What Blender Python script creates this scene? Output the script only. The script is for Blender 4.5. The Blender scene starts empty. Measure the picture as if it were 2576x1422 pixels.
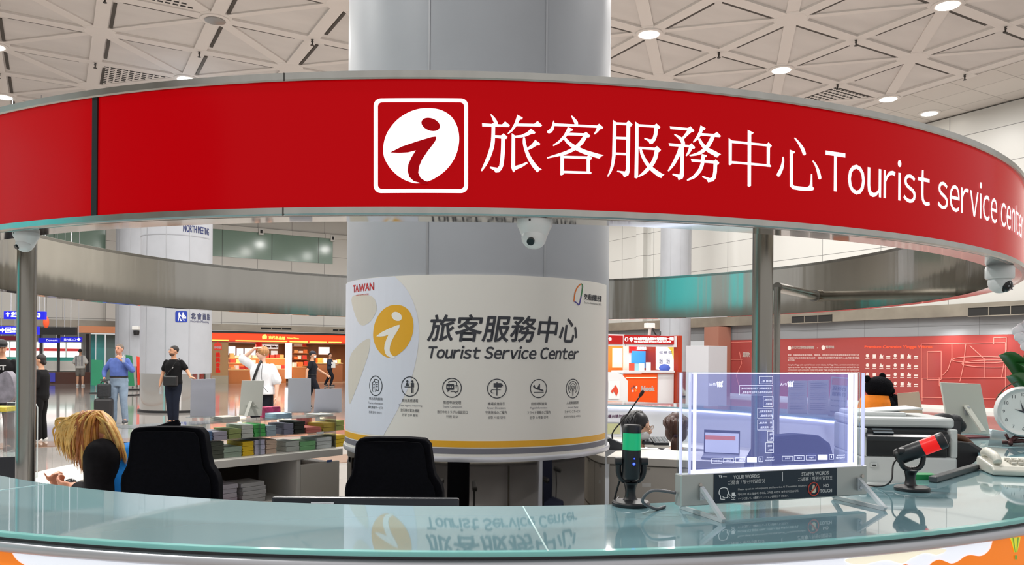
import bpy, bmesh, math, random
from mathutils import Vector, Matrix
from mathutils.geometry import tessellate_polygon
random.seed(7)
S = bpy.context.scene
COL = S.collection
PI = math.pi
# ---------------------------------------------------------------- camera, light, exposure
FP, PX, PY, ROLL, EYE = 2000.0, 1288.0, 901.0, .0084, 1.52
cd = bpy.data.cameras.new('camera'); cam = bpy.data.objects.new('camera', cd); COL.objects.link(cam)
cam.location = (0, 0, EYE); cam.rotation_euler = (PI/2, -ROLL, 0)
cd.sensor_width = 36; cd.lens = 36*FP/2576; cd.shift_y = (PY-711)/2576; cd.clip_end = 200; cd.clip_start = .05
S.camera = cam
vs = S.view_settings
vs.view_transform = 'Standard'; vs.look = 'None'; vs.gamma = 1; vs.use_curve_mapping = False; vs.exposure = 0.1
S.cycles.max_bounces = 9; S.cycles.diffuse_bounces = 3; S.cycles.glossy_bounces = 5; S.cycles.transmission_bounces = 8; S.cycles.transparent_max_bounces = 12
S.cycles.adaptive_threshold = .02; S.cycles.sample_clamp_indirect = 4; S.cycles.caustics_reflective = False; S.cycles.caustics_refractive = False
W = bpy.data.worlds.new('hall_daylight'); S.world = W; W.use_nodes = True
bg = W.node_tree.nodes['Background']; bg.inputs[0].default_value = (1, .985, .97, 1); bg.inputs[1].default_value = .6

def lamp(name, loc, power, size, color=(1, .98, .95), rot=(0, 0, 0), spread=180):
    l = bpy.data.lights.new(name, 'AREA'); l.shape = 'DISK'; l.size = size; l.energy = power; l.color = color; l.spread = math.radians(spread)
    o = bpy.data.objects.new(name, l); COL.objects.link(o); o.location = loc; o.rotation_euler = rot; return o

# ---------------------------------------------------------------- measuring helpers (photo pixel -> place in the hall)
CX, CY = -.225, 5.27                       # axis of the round desk
def ray(x, y):
    dx, dy = x-PX, y-PY; c, s = math.cos(ROLL), math.sin(ROLL)
    return Vector(((dx*c+dy*s)/FP, 1, -(-dx*s+dy*c)/FP))
def at(x, y, Y):
    d = ray(x, y)*Y; d.z += EYE; return d
def onz(x, y, z):
    d = ray(x, y); d = d*((z-EYE)/d.z); d.z += EYE; return d
def oncyl(x, y, R, near=True, c=None):
    cx, cy = c or (CX, CY); d = ray(x, y)
    a = d.x**2+1; b = -2*(d.x*cx+cy); k = cx*cx+cy*cy-R*R
    q = math.sqrt(max(0, b*b-4*a*k)); t = (-b-q)/2/a if near else (-b+q)/2/a
    d = d*t; d.z += EYE; return d
def ang(p, c=None):
    cx, cy = c or (CX, CY); return math.atan2(p.x-cx, cy-p.y)
def cp(a, R, z, c=None):
    cx, cy = c or (CX, CY); return Vector((cx+R*math.sin(a), cy-R*math.cos(a), z))
UV_U, UV_V = Vector((math.cos(PI/6), .5, 0)), Vector((-.5, math.cos(PI/6), 0))   # axes of the building
def uv(u, v, z=0): return UV_U*u+UV_V*v+Vector((0, 0, z))
def on_u(x, y, u):                        # pixel -> the wall plane u
    d = ray(x, y); t = u/d.dot(UV_U); d = d*t; d.z += EYE; return d
def on_v(x, y, v):
    d = ray(x, y); t = v/d.dot(UV_V); d = d*t; d.z += EYE; return d
def lin(r, g, b):
    f = lambda c: (c/255/12.92 if c < 10.3 else ((c/255+.055)/1.055)**2.4)
    return (f(r), f(g), f(b))

# ---------------------------------------------------------------- materials
MATS = {}
def mat(name, rgb, rough=.5, metal=0, emit=0, ecol=None, spec=.5, alpha=1, trans=0, coat=0, ior=1.5, aniso=0):
    if name in MATS: return MATS[name]
    m = bpy.data.materials.new(name); m.use_nodes = True; p = m.node_tree.nodes['Principled BSDF']
    c = lin(*rgb); i = p.inputs
    i['Base Color'].default_value = (*c, 1); i['Roughness'].default_value = rough; i['Metallic'].default_value = metal
    i['Specular IOR Level'].default_value = spec; i['IOR'].default_value = ior; i['Alpha'].default_value = alpha
    i['Transmission Weight'].default_value = trans; i['Coat Weight'].default_value = coat; i['Anisotropic'].default_value = aniso
    if emit:
        e = lin(*ecol) if ecol else c
        i['Emission Color'].default_value = (*e, 1); i['Emission Strength'].default_value = emit
    MATS[name] = m; return m
def noisy(m, scale=6, amount=.15, detail=4, stretch=(1, 1, 1), bump=0, rough_amount=0):
    """break up a material's colour (and bump) with noise in object space"""
    nt = m.node_tree; p = nt.nodes['Principled BSDF']; c = list(p.inputs['Base Color'].default_value)
    tc = nt.nodes.new('ShaderNodeTexCoord'); mp = nt.nodes.new('ShaderNodeMapping'); n = nt.nodes.new('ShaderNodeTexNoise')
    mp.inputs['Scale'].default_value = stretch; n.inputs['Scale'].default_value = scale; n.inputs['Detail'].default_value = detail
    nt.links.new(tc.outputs['Object'], mp.inputs[0]); nt.links.new(mp.outputs[0], n.inputs['Vector'])
    if amount:
        r = nt.nodes.new('ShaderNodeValToRGB'); r.color_ramp.elements[0].position = .3; r.color_ramp.elements[1].position = .7
        r.color_ramp.elements[0].color = [max(0, x*(1-amount)) for x in c[:3]]+[1]; r.color_ramp.elements[1].color = [min(1, x*(1+amount)) for x in c[:3]]+[1]
        nt.links.new(n.outputs['Fac'], r.inputs[0]); nt.links.new(r.outputs[0], p.inputs['Base Color'])
    if bump:
        b = nt.nodes.new('ShaderNodeBump'); b.inputs['Strength'].default_value = bump; b.inputs['Distance'].default_value = .01
        nt.links.new(n.outputs['Fac'], b.inputs['Height']); nt.links.new(b.outputs[0], p.inputs['Normal'])
    if rough_amount:
        mr = nt.nodes.new('ShaderNodeMapRange'); r0 = p.inputs['Roughness'].default_value
        mr.inputs[3].default_value = max(0, r0-rough_amount); mr.inputs[4].default_value = r0+rough_amount
        nt.links.new(n.outputs['Fac'], mr.inputs[0]); nt.links.new(mr.outputs[0], p.inputs['Roughness'])
    return m
WHITE = mat('white_laminate', (228, 228, 224), .35)
BLACK = mat('black_plastic', (22, 22, 24), .42)
SOFTBLACK = noisy(mat('black_fabric', (8, 9, 15), .9, spec=.1), 90, .3)
STEEL = noisy(mat('brushed_stainless', (186, 184, 178), .22, 1, aniso=.4), 14, .07, 3, (1, 1, .15), rough_amount=.06)
MIRROR = mat('polished_stainless', (190, 188, 184), .05, 1)
POST = noisy(mat('post_stainless', (150, 146, 138), .24, 1), 9, .08, 3, (1, 1, .2))
ALU = mat('satin_aluminium', (205, 206, 212), .35, .6)
GREYM = mat('grey_print', (118, 118, 128), .5)
DARKTXT = mat('charcoal_print', (58, 60, 68), .5)
WHITETXT = mat('white_print', (240, 240, 240), .5)
def clear_mat(name, tint, gloss=.1, white=0.0, rough=.03):
    """thin clear sheet: mostly see-through, a little mirror, a little white haze"""
    m = bpy.data.materials.new(name); m.use_nodes = True; nt = m.node_tree; nt.nodes.clear(); L = nt.links.new
    o = nt.nodes.new('ShaderNodeOutputMaterial'); t = nt.nodes.new('ShaderNodeBsdfTransparent'); t.inputs[0].default_value = (*lin(*tint), 1)
    g = nt.nodes.new('ShaderNodeBsdfGlossy'); g.inputs['Roughness'].default_value = rough; d = nt.nodes.new('ShaderNodeBsdfDiffuse'); d.inputs[0].default_value = (.85, .9, .92, 1)
    f = nt.nodes.new('ShaderNodeFresnel'); f.inputs[0].default_value = 1.4; x = nt.nodes.new('ShaderNodeMixShader'); y = nt.nodes.new('ShaderNodeMixShader')
    mul = nt.nodes.new('ShaderNodeMath'); mul.operation = 'MULTIPLY_ADD'; mul.inputs[1].default_value = .7; mul.inputs[2].default_value = gloss*.2; L(f.outputs[0], mul.inputs[0])
    y.inputs[0].default_value = white; L(t.outputs[0], y.inputs[1]); L(d.outputs[0], y.inputs[2]); L(mul.outputs[0], x.inputs[0]); L(y.outputs[0], x.inputs[1]); L(g.outputs[0], x.inputs[2]); L(x.outputs[0], o.inputs[0])
    MATS[name] = m; return m
GLASS = clear_mat('clear_acrylic', (245, 250, 252)); ACL = clear_mat('thin_acrylic', (243, 248, 248), white=.06)

# ---------------------------------------------------------------- mesh helpers
class B:
    """collects simple shapes into one mesh"""
    def __init__(s): s.v = []; s.f = []; s.mi = []; s.cur = 0
    def add(s, vs, fs):
        k = len(s.v); s.v += [tuple(v) for v in vs]; s.f += [tuple(i+k for i in f) for f in fs]; s.mi += [s.cur]*len(fs); return s
    def box(s, c, d, rz=0, m=None):
        x, y, z = d[0]/2, d[1]/2, d[2]/2; c = Vector(c); R = m or Matrix.Rotation(rz, 3, 'Z')
        vs = [R @ Vector((sx*x, sy*y, sz*z))+c for sz in (-1, 1) for sy in (-1, 1) for sx in (-1, 1)]
        return s.add(vs, [(0, 2, 3, 1), (4, 5, 7, 6), (0, 1, 5, 4), (2, 6, 7, 3), (0, 4, 6, 2), (1, 3, 7, 5)])
    def bar(s, a, b, w, h, up=(0, 0, 1)):
        a, b = Vector(a), Vector(b); d = (b-a); L = d.length; d.normalize(); u = Vector(up); x = d.cross(u)
        if x.length < 1e-4: x = d.cross(Vector((1, 0, 0)))
        x.normalize(); u = x.cross(d); m = Matrix((d, x, u)).transposed()
        return s.box((a+b)/2, (L, w, h), m=m)
    def tube(s, pts, r, n=10, caps=True, closed=False, sx=1.0):
        pts = [Vector(p) for p in pts]; rs = r if isinstance(r, (list, tuple)) else [r]*len(pts); N = len(pts)
        k0 = []; ref = None; vs = []
        for i, p in enumerate(pts):
            t = (pts[(i+1) % N]-pts[i-1]) if closed else (pts[min(i+1, N-1)]-pts[max(i-1, 0)]); t.normalize()
            if ref is None:
                ref = Vector((0, 0, 1)) if abs(t.z) < .9 else Vector((0, 1, 0))
            x = ref-t*ref.dot(t)
            if x.length < 1e-5: x = t.orthogonal()
            x.normalize(); ref = x; y = t.cross(x)
            for j in range(n):
                a = 2*PI*j/n; vs.append(p+(x*math.cos(a)*sx+y*math.sin(a))*rs[i])
        fs = []
        for i in range(N if closed else N-1):
            for j in range(n):
                a, b2 = i*n+j, i*n+(j+1) % n; c, d = ((i+1) % N)*n+(j+1) % n, ((i+1) % N)*n+j; fs.append((a, b2, c, d))
        if caps and not closed: fs += [tuple(reversed(range(n))), tuple((N-1)*n+j for j in range(n))]
        return s.add(vs, fs)
    def cyl(s, a, b, r, n=20, r2=None): return s.tube([a, b], [r, r if r2 is None else r2], n)
    def ball(s, c, r, n=14, m=8, sc=(1, 1, 1), M=None):
        c = Vector(c); vs = []; fs = []; Mx = M or Matrix.Identity(3)
        for i in range(m+1):
            t = PI*i/m
            for j in range(n):
                a = 2*PI*j/n; vs.append(c+Mx @ Vector((r*sc[0]*math.sin(t)*math.cos(a), r*sc[1]*math.sin(t)*math.sin(a), r*sc[2]*math.cos(t))))
        for i in range(m):
            for j in range(n): fs.append((i*n+j, (i+1)*n+j, (i+1)*n+(j+1) % n, i*n+(j+1) % n))
        return s.add(vs, fs)
    def lathe(s, prof, c=(0, 0, 0), n=24, M=None):
        """prof: (r, z) pairs from bottom to top"""
        c = Vector(c); Mx = M or Matrix.Identity(3); vs = []; fs = []
        for r, z in prof:
            for j in range(n): vs.append(c+Mx @ Vector((r*math.cos(2*PI*j/n), r*math.sin(2*PI*j/n), z)))
        for i in range(len(prof)-1):
            for j in range(n): fs.append((i*n+j, i*n+(j+1) % n, (i+1)*n+(j+1) % n, (i+1)*n+j))
        fs += [tuple(reversed(range(n))), tuple((len(prof)-1)*n+j for j in range(n))]
        return s.add(vs, fs)
    def ring(s, prof, a0, a1, n=96, c=None, closed=True):
        """sweep a closed (R, z) outline round the desk's axis"""
        vs = []; fs = []; m = len(prof); full = abs(a1-a0-2*PI) < 1e-6
        cnt = n if full else n+1
        for i in range(cnt):
            a = a0+(a1-a0)*i/n
            for R, z in prof: vs.append(cp(a, R, z, c))
        for i in range(n):
            i2 = (i+1) % cnt
            for j in range(m if closed else m-1):
                j2 = (j+1) % m; fs.append((i*m+j, i2*m+j, i2*m+j2, i*m+j2))
        if closed and not full: fs += [tuple(range(m)), tuple(reversed([n*m+j for j in range(m)]))]
        return s.add(vs, fs)
    def prism(s, poly, fn, h=None):
        """2D polygon -> 3D through fn(x, y, depth); with h a closed slab"""
        n = len(poly)
        tri = tessellate_polygon([[Vector((p[0], p[1], 0)) for p in poly]])
        if h is None: return s.add([fn(p[0], p[1], 0) for p in poly], tri)
        vs = [fn(p[0], p[1], 0) for p in poly]+[fn(p[0], p[1], h) for p in poly]
        fs = [tuple(t) for t in tri]+[tuple(i+n for i in reversed(t)) for t in tri]+[(i, (i+1) % n, n+(i+1) % n, n+i) for i in range(n)]
        return s.add(vs, fs)
    def build(s, name, m, parent=None, smooth=False, bevel=0, fix=True, sub=0, loc=None, sharp=40):
        me = bpy.data.meshes.new(name); me.from_pydata(s.v, [], s.f)
        ms = m if isinstance(m, (list, tuple)) else [m]
        for x in ms: me.materials.append(x)
        if len(ms) > 1: me.polygons.foreach_set('material_index', s.mi)
        if fix:
            bm = bmesh.new(); bm.from_mesh(me); bmesh.ops.recalc_face_normals(bm, faces=bm.faces); bm.to_mesh(me); bm.free()
        o = bpy.data.objects.new(name, me); COL.objects.link(o)
        if parent is not None:
            o.parent = parent
            o.matrix_parent_inverse = Matrix.Identity(4)
            if parent.get('_abs'): o.matrix_parent_inverse = world_of(parent).inverted()
        if loc is not None: o.location = loc
        if smooth:
            me.polygons.foreach_set('use_smooth', [True]*len(me.polygons))
            if smooth != 'all': me.set_sharp_from_angle(angle=math.radians(sharp))
        if bevel:
            b = o.modifiers.new('bevel', 'BEVEL'); b.width = bevel; b.segments = 2; b.limit_method = 'ANGLE'; b.angle_limit = math.radians(40)
        if sub:
            b = o.modifiers.new('sub', 'SUBSURF'); b.levels = sub; b.render_levels = sub
        return o
def world_of(o):
    m = o.matrix_basis.copy()
    while o.parent is not None:
        m = o.parent.matrix_basis @ o.matrix_parent_inverse @ m; o = o.parent
    return m
def tag(o, label, cat, group=None, kind=None):
    o['label'] = label; o['category'] = cat
    if group: o['group'] = group
    if kind: o['kind'] = kind
    return o
def thing(name, label, cat, loc=(0, 0, 0), rz=0, group=None, absolute=True):
    """an Empty at the thing's base; with absolute its parts are given in hall coordinates"""
    o = bpy.data.objects.new(name, None); COL.objects.link(o); o.location = loc; o.rotation_euler = (0, 0, rz); o.empty_display_size = .1
    if absolute: o['_abs'] = 1
    return tag(o, label, cat, group)
def structure(o):
    o['kind'] = 'structure'; return o
def dup(root, loc, rz, label, group=None):
    r = root.copy(); COL.objects.link(r); r.location = loc; r.rotation_euler = (0, 0, rz); r['label'] = label
    if group: r['group'] = group
    for ch in list(root.children):
        c = ch.copy(); COL.objects.link(c); c.parent = r
        for g in list(ch.children):
            d = g.copy(); COL.objects.link(d); d.parent = c
    return r
def smooth_line(pts, k=6):
    """Catmull-Rom through points of any dimension"""
    out = []; n = len(pts)
    for i in range(n-1):
        p0, p1, p2, p3 = pts[max(i-1, 0)], pts[i], pts[i+1], pts[min(i+2, n-1)]
        for j in range(k):
            t = j/k; out.append(tuple(.5*((2*b)+(c-a)*t+(2*a-5*b+4*c-d)*t*t+(-a+3*b-3*c+d)*t**3) for a, b, c, d in zip(p0, p1, p2, p3)))
    out.append(tuple(pts[-1])); return out
def smooth_loop(pts, k=6):
    n = len(pts); out = []
    for i in range(n):
        p0, p1, p2, p3 = pts[i-1], pts[i], pts[(i+1) % n], pts[(i+2) % n]
        for j in range(k):
            t = j/k; out.append(tuple(.5*((2*b)+(c-a)*t+(2*a-5*b+4*c-d)*t*t+(-a+3*b-3*c+d)*t**3) for a, b, c, d in zip(p0, p1, p2, p3)))
    return out
def ribbon(pts, k=6):
    """(x, y, half width) spine -> outline of a brush stroke with round ends"""
    p = smooth_line(pts, k) if len(pts) > 2 else [tuple(q) for q in pts]
    L, R = [], []
    for i, (x, y, w) in enumerate(p):
        a, b = p[max(i-1, 0)], p[min(i+1, len(p)-1)]; dx, dy = b[0]-a[0], b[1]-a[1]; d = math.hypot(dx, dy) or 1
        nx, ny = -dy/d, dx/d; L.append((x+nx*w, y+ny*w)); R.append((x-nx*w, y-ny*w))
    def cap(i, sgn):
        x, y, w = p[i]; a, b = (p[0], p[1]) if i == 0 else (p[-2], p[-1]); th = math.atan2(b[1]-a[1], b[0]-a[0])
        return [(x+w*math.cos(th+sgn*q), y+w*math.sin(th+sgn*q)) for q in (math.radians(z) for z in ((120, 150, 180, 210, 240) if i == 0 else (60, 30, 0, -30, -60)))]
    return L+cap(-1, 1)+R[::-1]+cap(0, -1)[::-1]
def flat(polys, fn, step=None, name='decal', m=None, parent=None):
    """fill 2D polygons, cut them every step so that they can follow a curve, map them with fn(x, y)"""
    bm = bmesh.new()
    for po in polys:
        vs = [bm.verts.new((q[0], q[1], 0)) for q in po]
        for t in tessellate_polygon([[Vector((q[0], q[1], 0)) for q in po]]):
            try: bm.faces.new([vs[i] for i in t])
            except ValueError: pass
    return finish(bm, fn, step, name, m, parent)
def finish(bm, fn, step, name, m, parent):
    if step:
        xs = [v.co.x for v in bm.verts]; x = math.ceil(min(xs)/step)*step
        while x < max(xs):
            bmesh.ops.bisect_plane(bm, geom=bm.verts[:]+bm.edges[:]+bm.faces[:], plane_co=(x, 0, 0), plane_no=(1, 0, 0)); x += step
    for v in bm.verts: v.co = fn(v.co.x, v.co.y)
    b = B(); bm.verts.index_update(); b.add([v.co[:] for v in bm.verts], [[v.index for v in f.verts] for f in bm.faces]); bm.free()
    if m is None: return b
    return b.build(name, m, parent)
# lettering: text turned to outlines once, then laid on any surface
TXC = {}
def glyphs(body):
    if body in TXC: return TXC[body]
    c = bpy.data.curves.new('lettering', 'FONT'); c.body = body; c.size = 1; c.resolution_u = 3; c.fill_mode = 'FRONT'
    o = bpy.data.objects.new('lettering', c); me = o.to_mesh()
    vs = [(v.co.x, v.co.y) for v in me.vertices]; fs = [tuple(p.vertices) for p in me.polygons]
    o.to_mesh_clear(); bpy.data.objects.remove(o); bpy.data.curves.remove(c)
    TXC[body] = (vs, fs); return vs, fs
def wide(body, gap=.09, space=.28):
    """latin letters from the wide sans face, spaced by their own widths"""
    vs, fs = [], []; x = 0
    for ch in body:
        if ch == ' ': x += space; continue
        g, gf = glyphs(chr(ord(ch)+0xFEE0)); x0 = min(v[0] for v in g); k = len(vs)
        vs += [(v[0]-x0+x, v[1]) for v in g]; fs += [tuple(i+k for i in f) for f in gf]; x += max(v[0] for v in g)-x0+gap
    return vs, fs
def text_bm(body, w=None, h=None, bold=0, shear=0, face=None, at0=(0, 0), align='c'):
    """a bmesh of the words scaled to width w (and height h) in the plane, anchored at at0"""
    vs, fs = face(body) if face else glyphs(body)
    if not vs: return bmesh.new()
    x0, x1 = min(v[0] for v in vs), max(v[0] for v in vs); y0, y1 = min(v[1] for v in vs), max(v[1] for v in vs)
    sx = w/(x1-x0) if w else None; sy = h/(y1-y0) if h else None; sx = sx or sy; sy = sy or sx
    ox = at0[0]-(sx*(x1-x0)/2 if align == 'c' else 0)
    bm = bmesh.new(); offs = [(0, 0)]
    if bold: offs = [(bold*math.cos(i*PI/4), bold*math.sin(i*PI/4)) for i in range(8)]
    for dx, dy in offs:
        q = [bm.verts.new((ox+(v[0]-x0)*sx+shear*(v[1]-y0)*sy+dx, at0[1]+(v[1]-y0)*sy+dy, 0)) for v in vs]
        for f in fs:
            try: bm.faces.new([q[i] for i in f])
            except ValueError: pass
    return bm
def merge(bms):
    a = bmesh.new()
    for b in bms:
        me = bpy.data.meshes.new('x'); b.to_mesh(me); a.from_mesh(me); bpy.data.meshes.remove(me); b.free()
    return a
def plane_fn(o, xd, yd, eps=.002):
    o, xd, yd = Vector(o), Vector(xd).normalized(), Vector(yd).normalized(); n = xd.cross(yd).normalized()
    return lambda x, y: o+xd*x+yd*y+n*eps
# ---------------------------------------------------------------- the hall: floor, ceiling, walls
def grid_mat(name, rgb, line, sx, sy, lw, axes='XY', off=(0, 0), rough=.5, metal=0, spec=.5, var=.05):
    if name in MATS: return MATS[name]
    m = mat(name, rgb, rough, metal, spec=spec); nt = m.node_tree; p = nt.nodes['Principled BSDF']; L = nt.links.new
    tc = nt.nodes.new('ShaderNodeTexCoord'); sp = nt.nodes.new('ShaderNodeSeparateXYZ'); L(tc.outputs['Object'], sp.inputs[0])
    def mth(op, a, b=None):
        n = nt.nodes.new('ShaderNodeMath'); n.operation = op
        for i, q in enumerate((a, b)):
            if q is None: continue
            if isinstance(q, (int, float)): n.inputs[i].default_value = q
            else: L(q, n.inputs[i])
        return n.outputs[0]
    parts = []; cells = []
    for ax, s, o in ((axes[0], sx, off[0]), (axes[1], sy, off[1])):
        q = mth('DIVIDE', mth('SUBTRACT', sp.outputs[ax], o), s); cells.append(mth('FLOOR', q))
        parts.append(mth('GREATER_THAN', mth('ABSOLUTE', mth('SUBTRACT', mth('FRACT', q), .5)), .5-lw/2/s))
    fac = mth('MAXIMUM', *parts)
    wn = nt.nodes.new('ShaderNodeTexWhiteNoise'); cb = nt.nodes.new('ShaderNodeCombineXYZ'); L(cells[0], cb.inputs[0]); L(cells[1], cb.inputs[1]); L(cb.outputs[0], wn.inputs[0])
    c = lin(*rgb); hs = nt.nodes.new('ShaderNodeMix'); hs.data_type = 'RGBA'
    hs.inputs[6].default_value = (*[x*(1-var) for x in c], 1); hs.inputs[7].default_value = (*[min(1, x*(1+var)) for x in c], 1); L(wn.outputs[0], hs.inputs[0])
    mx = nt.nodes.new('ShaderNodeMix'); mx.data_type = 'RGBA'; L(fac, mx.inputs[0]); L(hs.outputs[2], mx.inputs[6]); mx.inputs[7].default_value = (*lin(*line), 1)
    L(mx.outputs[2], p.inputs['Base Color']); return m
ZC, U0, V0, DU, DV = 9.3, 12.27, 14.84, 2.27, 2.28       # ceiling height and its coffer grid
RZ = PI/6
def in_uv(o): o.rotation_euler = (0, 0, RZ); return o
FLOOR = grid_mat('polished_stone', (160, 155, 150), (140, 136, 132), 1.2, 1.2, .01, rough=.07, spec=.6, var=.06)
structure(in_uv(B().box((0, 18, -.1), (110, 110, .2)).build('floor', FLOOR)))
BAND = mat('tan_stone', (150, 118, 98), .08, spec=.6)
b = B()
for v in (11.5, 15.5): b.box((-4, v, .004), (36, .9, .008))
for u in (-9.5, -1.5): b.box((u, 27, .003), (.9, 30, .006))
o = structure(in_uv(b.build('floor_trim', BAND)))
o.name = 'trim_1'
CEIL = noisy(mat('ceiling_plaster', (214, 209, 205), .8, spec=.2), .55, .06, 3, (1, 2.5, 1))
RIB = mat('ceiling_rib', (224, 218, 213), .7, spec=.2); GAP_SHADE = mat('ceiling_gap_shade', (92, 88, 84), .9, spec=.1)  # dark strips paint the shade of the gaps, on one side of each rib
b = B(); UE = 21.72
umin, umax, vmin, vmax = -22.0, UE, 0.0, 44.6
b.cur = 0; b.box(((umin+umax)/2, (vmin+vmax)/2, ZC+.12), (umax-umin, vmax-vmin, .12))
ks = range(-15, 5); ls = range(-6, 13)
for l in ls:
    v = V0+DV*l; b.cur = 1; b.box(((umin+umax)/2, v, ZC+.04), (umax-umin, .30, .07))
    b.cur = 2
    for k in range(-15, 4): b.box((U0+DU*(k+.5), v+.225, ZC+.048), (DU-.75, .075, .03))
for k in ks:
    u = U0+DU*k; b.cur = 1; b.box((u, (vmin+vmax)/2, ZC+.042), (.30, vmax-vmin, .07))
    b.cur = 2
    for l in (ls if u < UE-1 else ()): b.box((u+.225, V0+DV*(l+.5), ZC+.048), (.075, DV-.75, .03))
b.cur = 1
for s in (-1, 1):                                           # diagonal ribs through every second node
    for c in range(-40, 41, 2):
        pts = [(k, (k-c) if s > 0 else (c-k)) for k in range(-15, 5)]
        pts = [(k, l) for k, l in pts if -6 <= l <= 12]
        if len(pts) > 1:
            (k0, l0), (k1, l1) = pts[0], pts[-1]
            b.bar((U0+DU*k0, V0+DV*l0, ZC+.05), (U0+DU*k1, V0+DV*l1, ZC+.05), .28 if s > 0 else .17, .05)
for k in ks:
    for l in ls:
        if (k+l) % 2 == 0: b.lathe([(.34, ZC+.001), (.4, ZC+.02), (.4, ZC+.08)], (U0+DU*k, V0+DV*l, 0), 12)
structure(in_uv(b.build('ceiling', [CEIL, RIB, GAP_SHADE])))
TILE = grid_mat('ceiling_tile', (216, 210, 204), (176, 170, 164), 1.2, 1.2, .025, rough=.8, spec=.1)
structure(in_uv(B().box((24.3, 22.3, ZC+.2), (5.14, 44.6, .3)).build('ceiling_margin', TILE)))
UW, VW = 24.7, 44.5
WALLP = grid_mat('wall_panel', (208, 207, 202), (120, 120, 116), 2.4, 1.06, .02, 'YZ', (.6, 1.19), rough=.35, var=.03)
structure(in_uv(B().box((UW+.15, 22.3, 6.3), (.3, 44.6, 6.0)).build('wall_right', WALLP)))
WALLB = grid_mat('back_wall_panel', (222, 220, 214), (122, 120, 116), 1.85, 1.3, .02, 'XZ', (.4, 3.3), rough=.4, var=.03)
structure(in_uv(B().box((-4, VW+.25, 6.3), (58, .3, 6.2)).build('wall_back', WALLB)))
b = B()                                                     # downlights of the coffers
DIFF = mat('lamp_diffuser', (255, 252, 245), .5, emit=9, ecol=(255, 248, 238)); DIM = mat('lamp_reflector', (150, 146, 142), .3, .5)
lights = [(k, l) for k in range(-10, 5, 2) for l in range(-2, 9, 2)]
def ceiling_light(p, label, lit=True, r=.3):
    t = thing('ceiling_light', label, 'light', p, group='round ceiling downlights', absolute=False)
    B().lathe([(r*.8, -.03), (r, -.035), (r*1.1, -.02), (r*1.1, .01)], n=24).build('frame', RIB, t, smooth=True)
    B().lathe([(r*.78, -.04), (r*.5, -.06), (r*.1, -.065)][::-1], n=24).build('diffuser', DIFF if lit else DIM, t, smooth=True)
    return t
# ---------------------------------------------------------------- the round sign overhead
R0, RI, ZT, ZB, DT = 3.042, 2.945, EYE+.778, EYE+.4195, .0225
RED = mat('backlit_red', (100, 0, 6), .16, emit=.42, ecol=(232, 0, 10), spec=.08)
LIT = mat('backlit_white', (245, 243, 246), .3, emit=.75, ecol=(255, 250, 252))
sign = thing('overhead_sign_ring', 'round stainless sign ring with red lit band over the desk', 'sign', (CX, CY, ZB-DT))
B().ring([(R0-.03, ZB), (R0, ZB), (R0, ZT), (R0-.03, ZT)], 0, 2*PI, 160).build('red_band', RED, sign, smooth=True)
B().ring([(RI, ZT), (R0+.008, ZT), (R0+.012, ZT+.004), (R0+.012, ZT+DT), (RI, ZT+DT)], 0, 2*PI, 160).build('top_trim', STEEL, sign, smooth=True)
B().ring([(R0-.01, ZB-DT+.001), (R0+.008, ZB-DT+.001), (R0+.012, ZB-DT+.005), (R0+.012, ZB), (R0-.01, ZB)], 0, 2*PI, 160).build('bottom_trim', STEEL, sign, smooth=True)
B().ring([(RI, ZB-DT), (R0-.009, ZB-DT), (R0-.009, ZB-DT+.004), (RI, ZB-DT+.004)], 0, 2*PI, 160).build('soffit', MIRROR, sign, smooth=True)
INNER = noisy(mat('brushed_inner_steel', (182, 178, 170), .12, 1, aniso=.5), 4.2, .06, 3, (1, 1, .05), bump=.55, rough_amount=.04)
B().ring([(RI, ZB-DT+.002), (RI+.012, ZB-DT+.002), (RI+.012, ZT+DT-.002), (RI, ZT+DT-.002)], 0, 2*PI, 160).build('inner_face', INNER, sign, smooth=True)
def on_sign(x, y): p = oncyl(x, y, R0); return (R0*ang(p), p.z)
def sign_fn(eps=.003): return lambda s, z: cp(s/R0, R0+eps, z)
p0, p1 = on_sign(240.5, 300), on_sign(240.5, 500)
B().ring([(R0, ZB), (R0+.005, ZB), (R0+.005, ZT), (R0, ZT)], on_sign(234, 400)[0]/R0, on_sign(247, 400)[0]/R0, 2).build('divider', BLACK, sign)
DARKL = mat('dark_joint', (70, 68, 64), .5)
b = B()
for a in (on_sign(718, 300)[0]/R0,):
    for za, zb in ((ZT, ZT+DT), (ZB-DT, ZB)): b.ring([(R0+.01, za), (R0+.0128, za), (R0+.0128, zb), (R0+.01, zb)], a-.0006, a+.0006, 1)
b.build('trim_joint', DARKL, sign)
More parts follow.
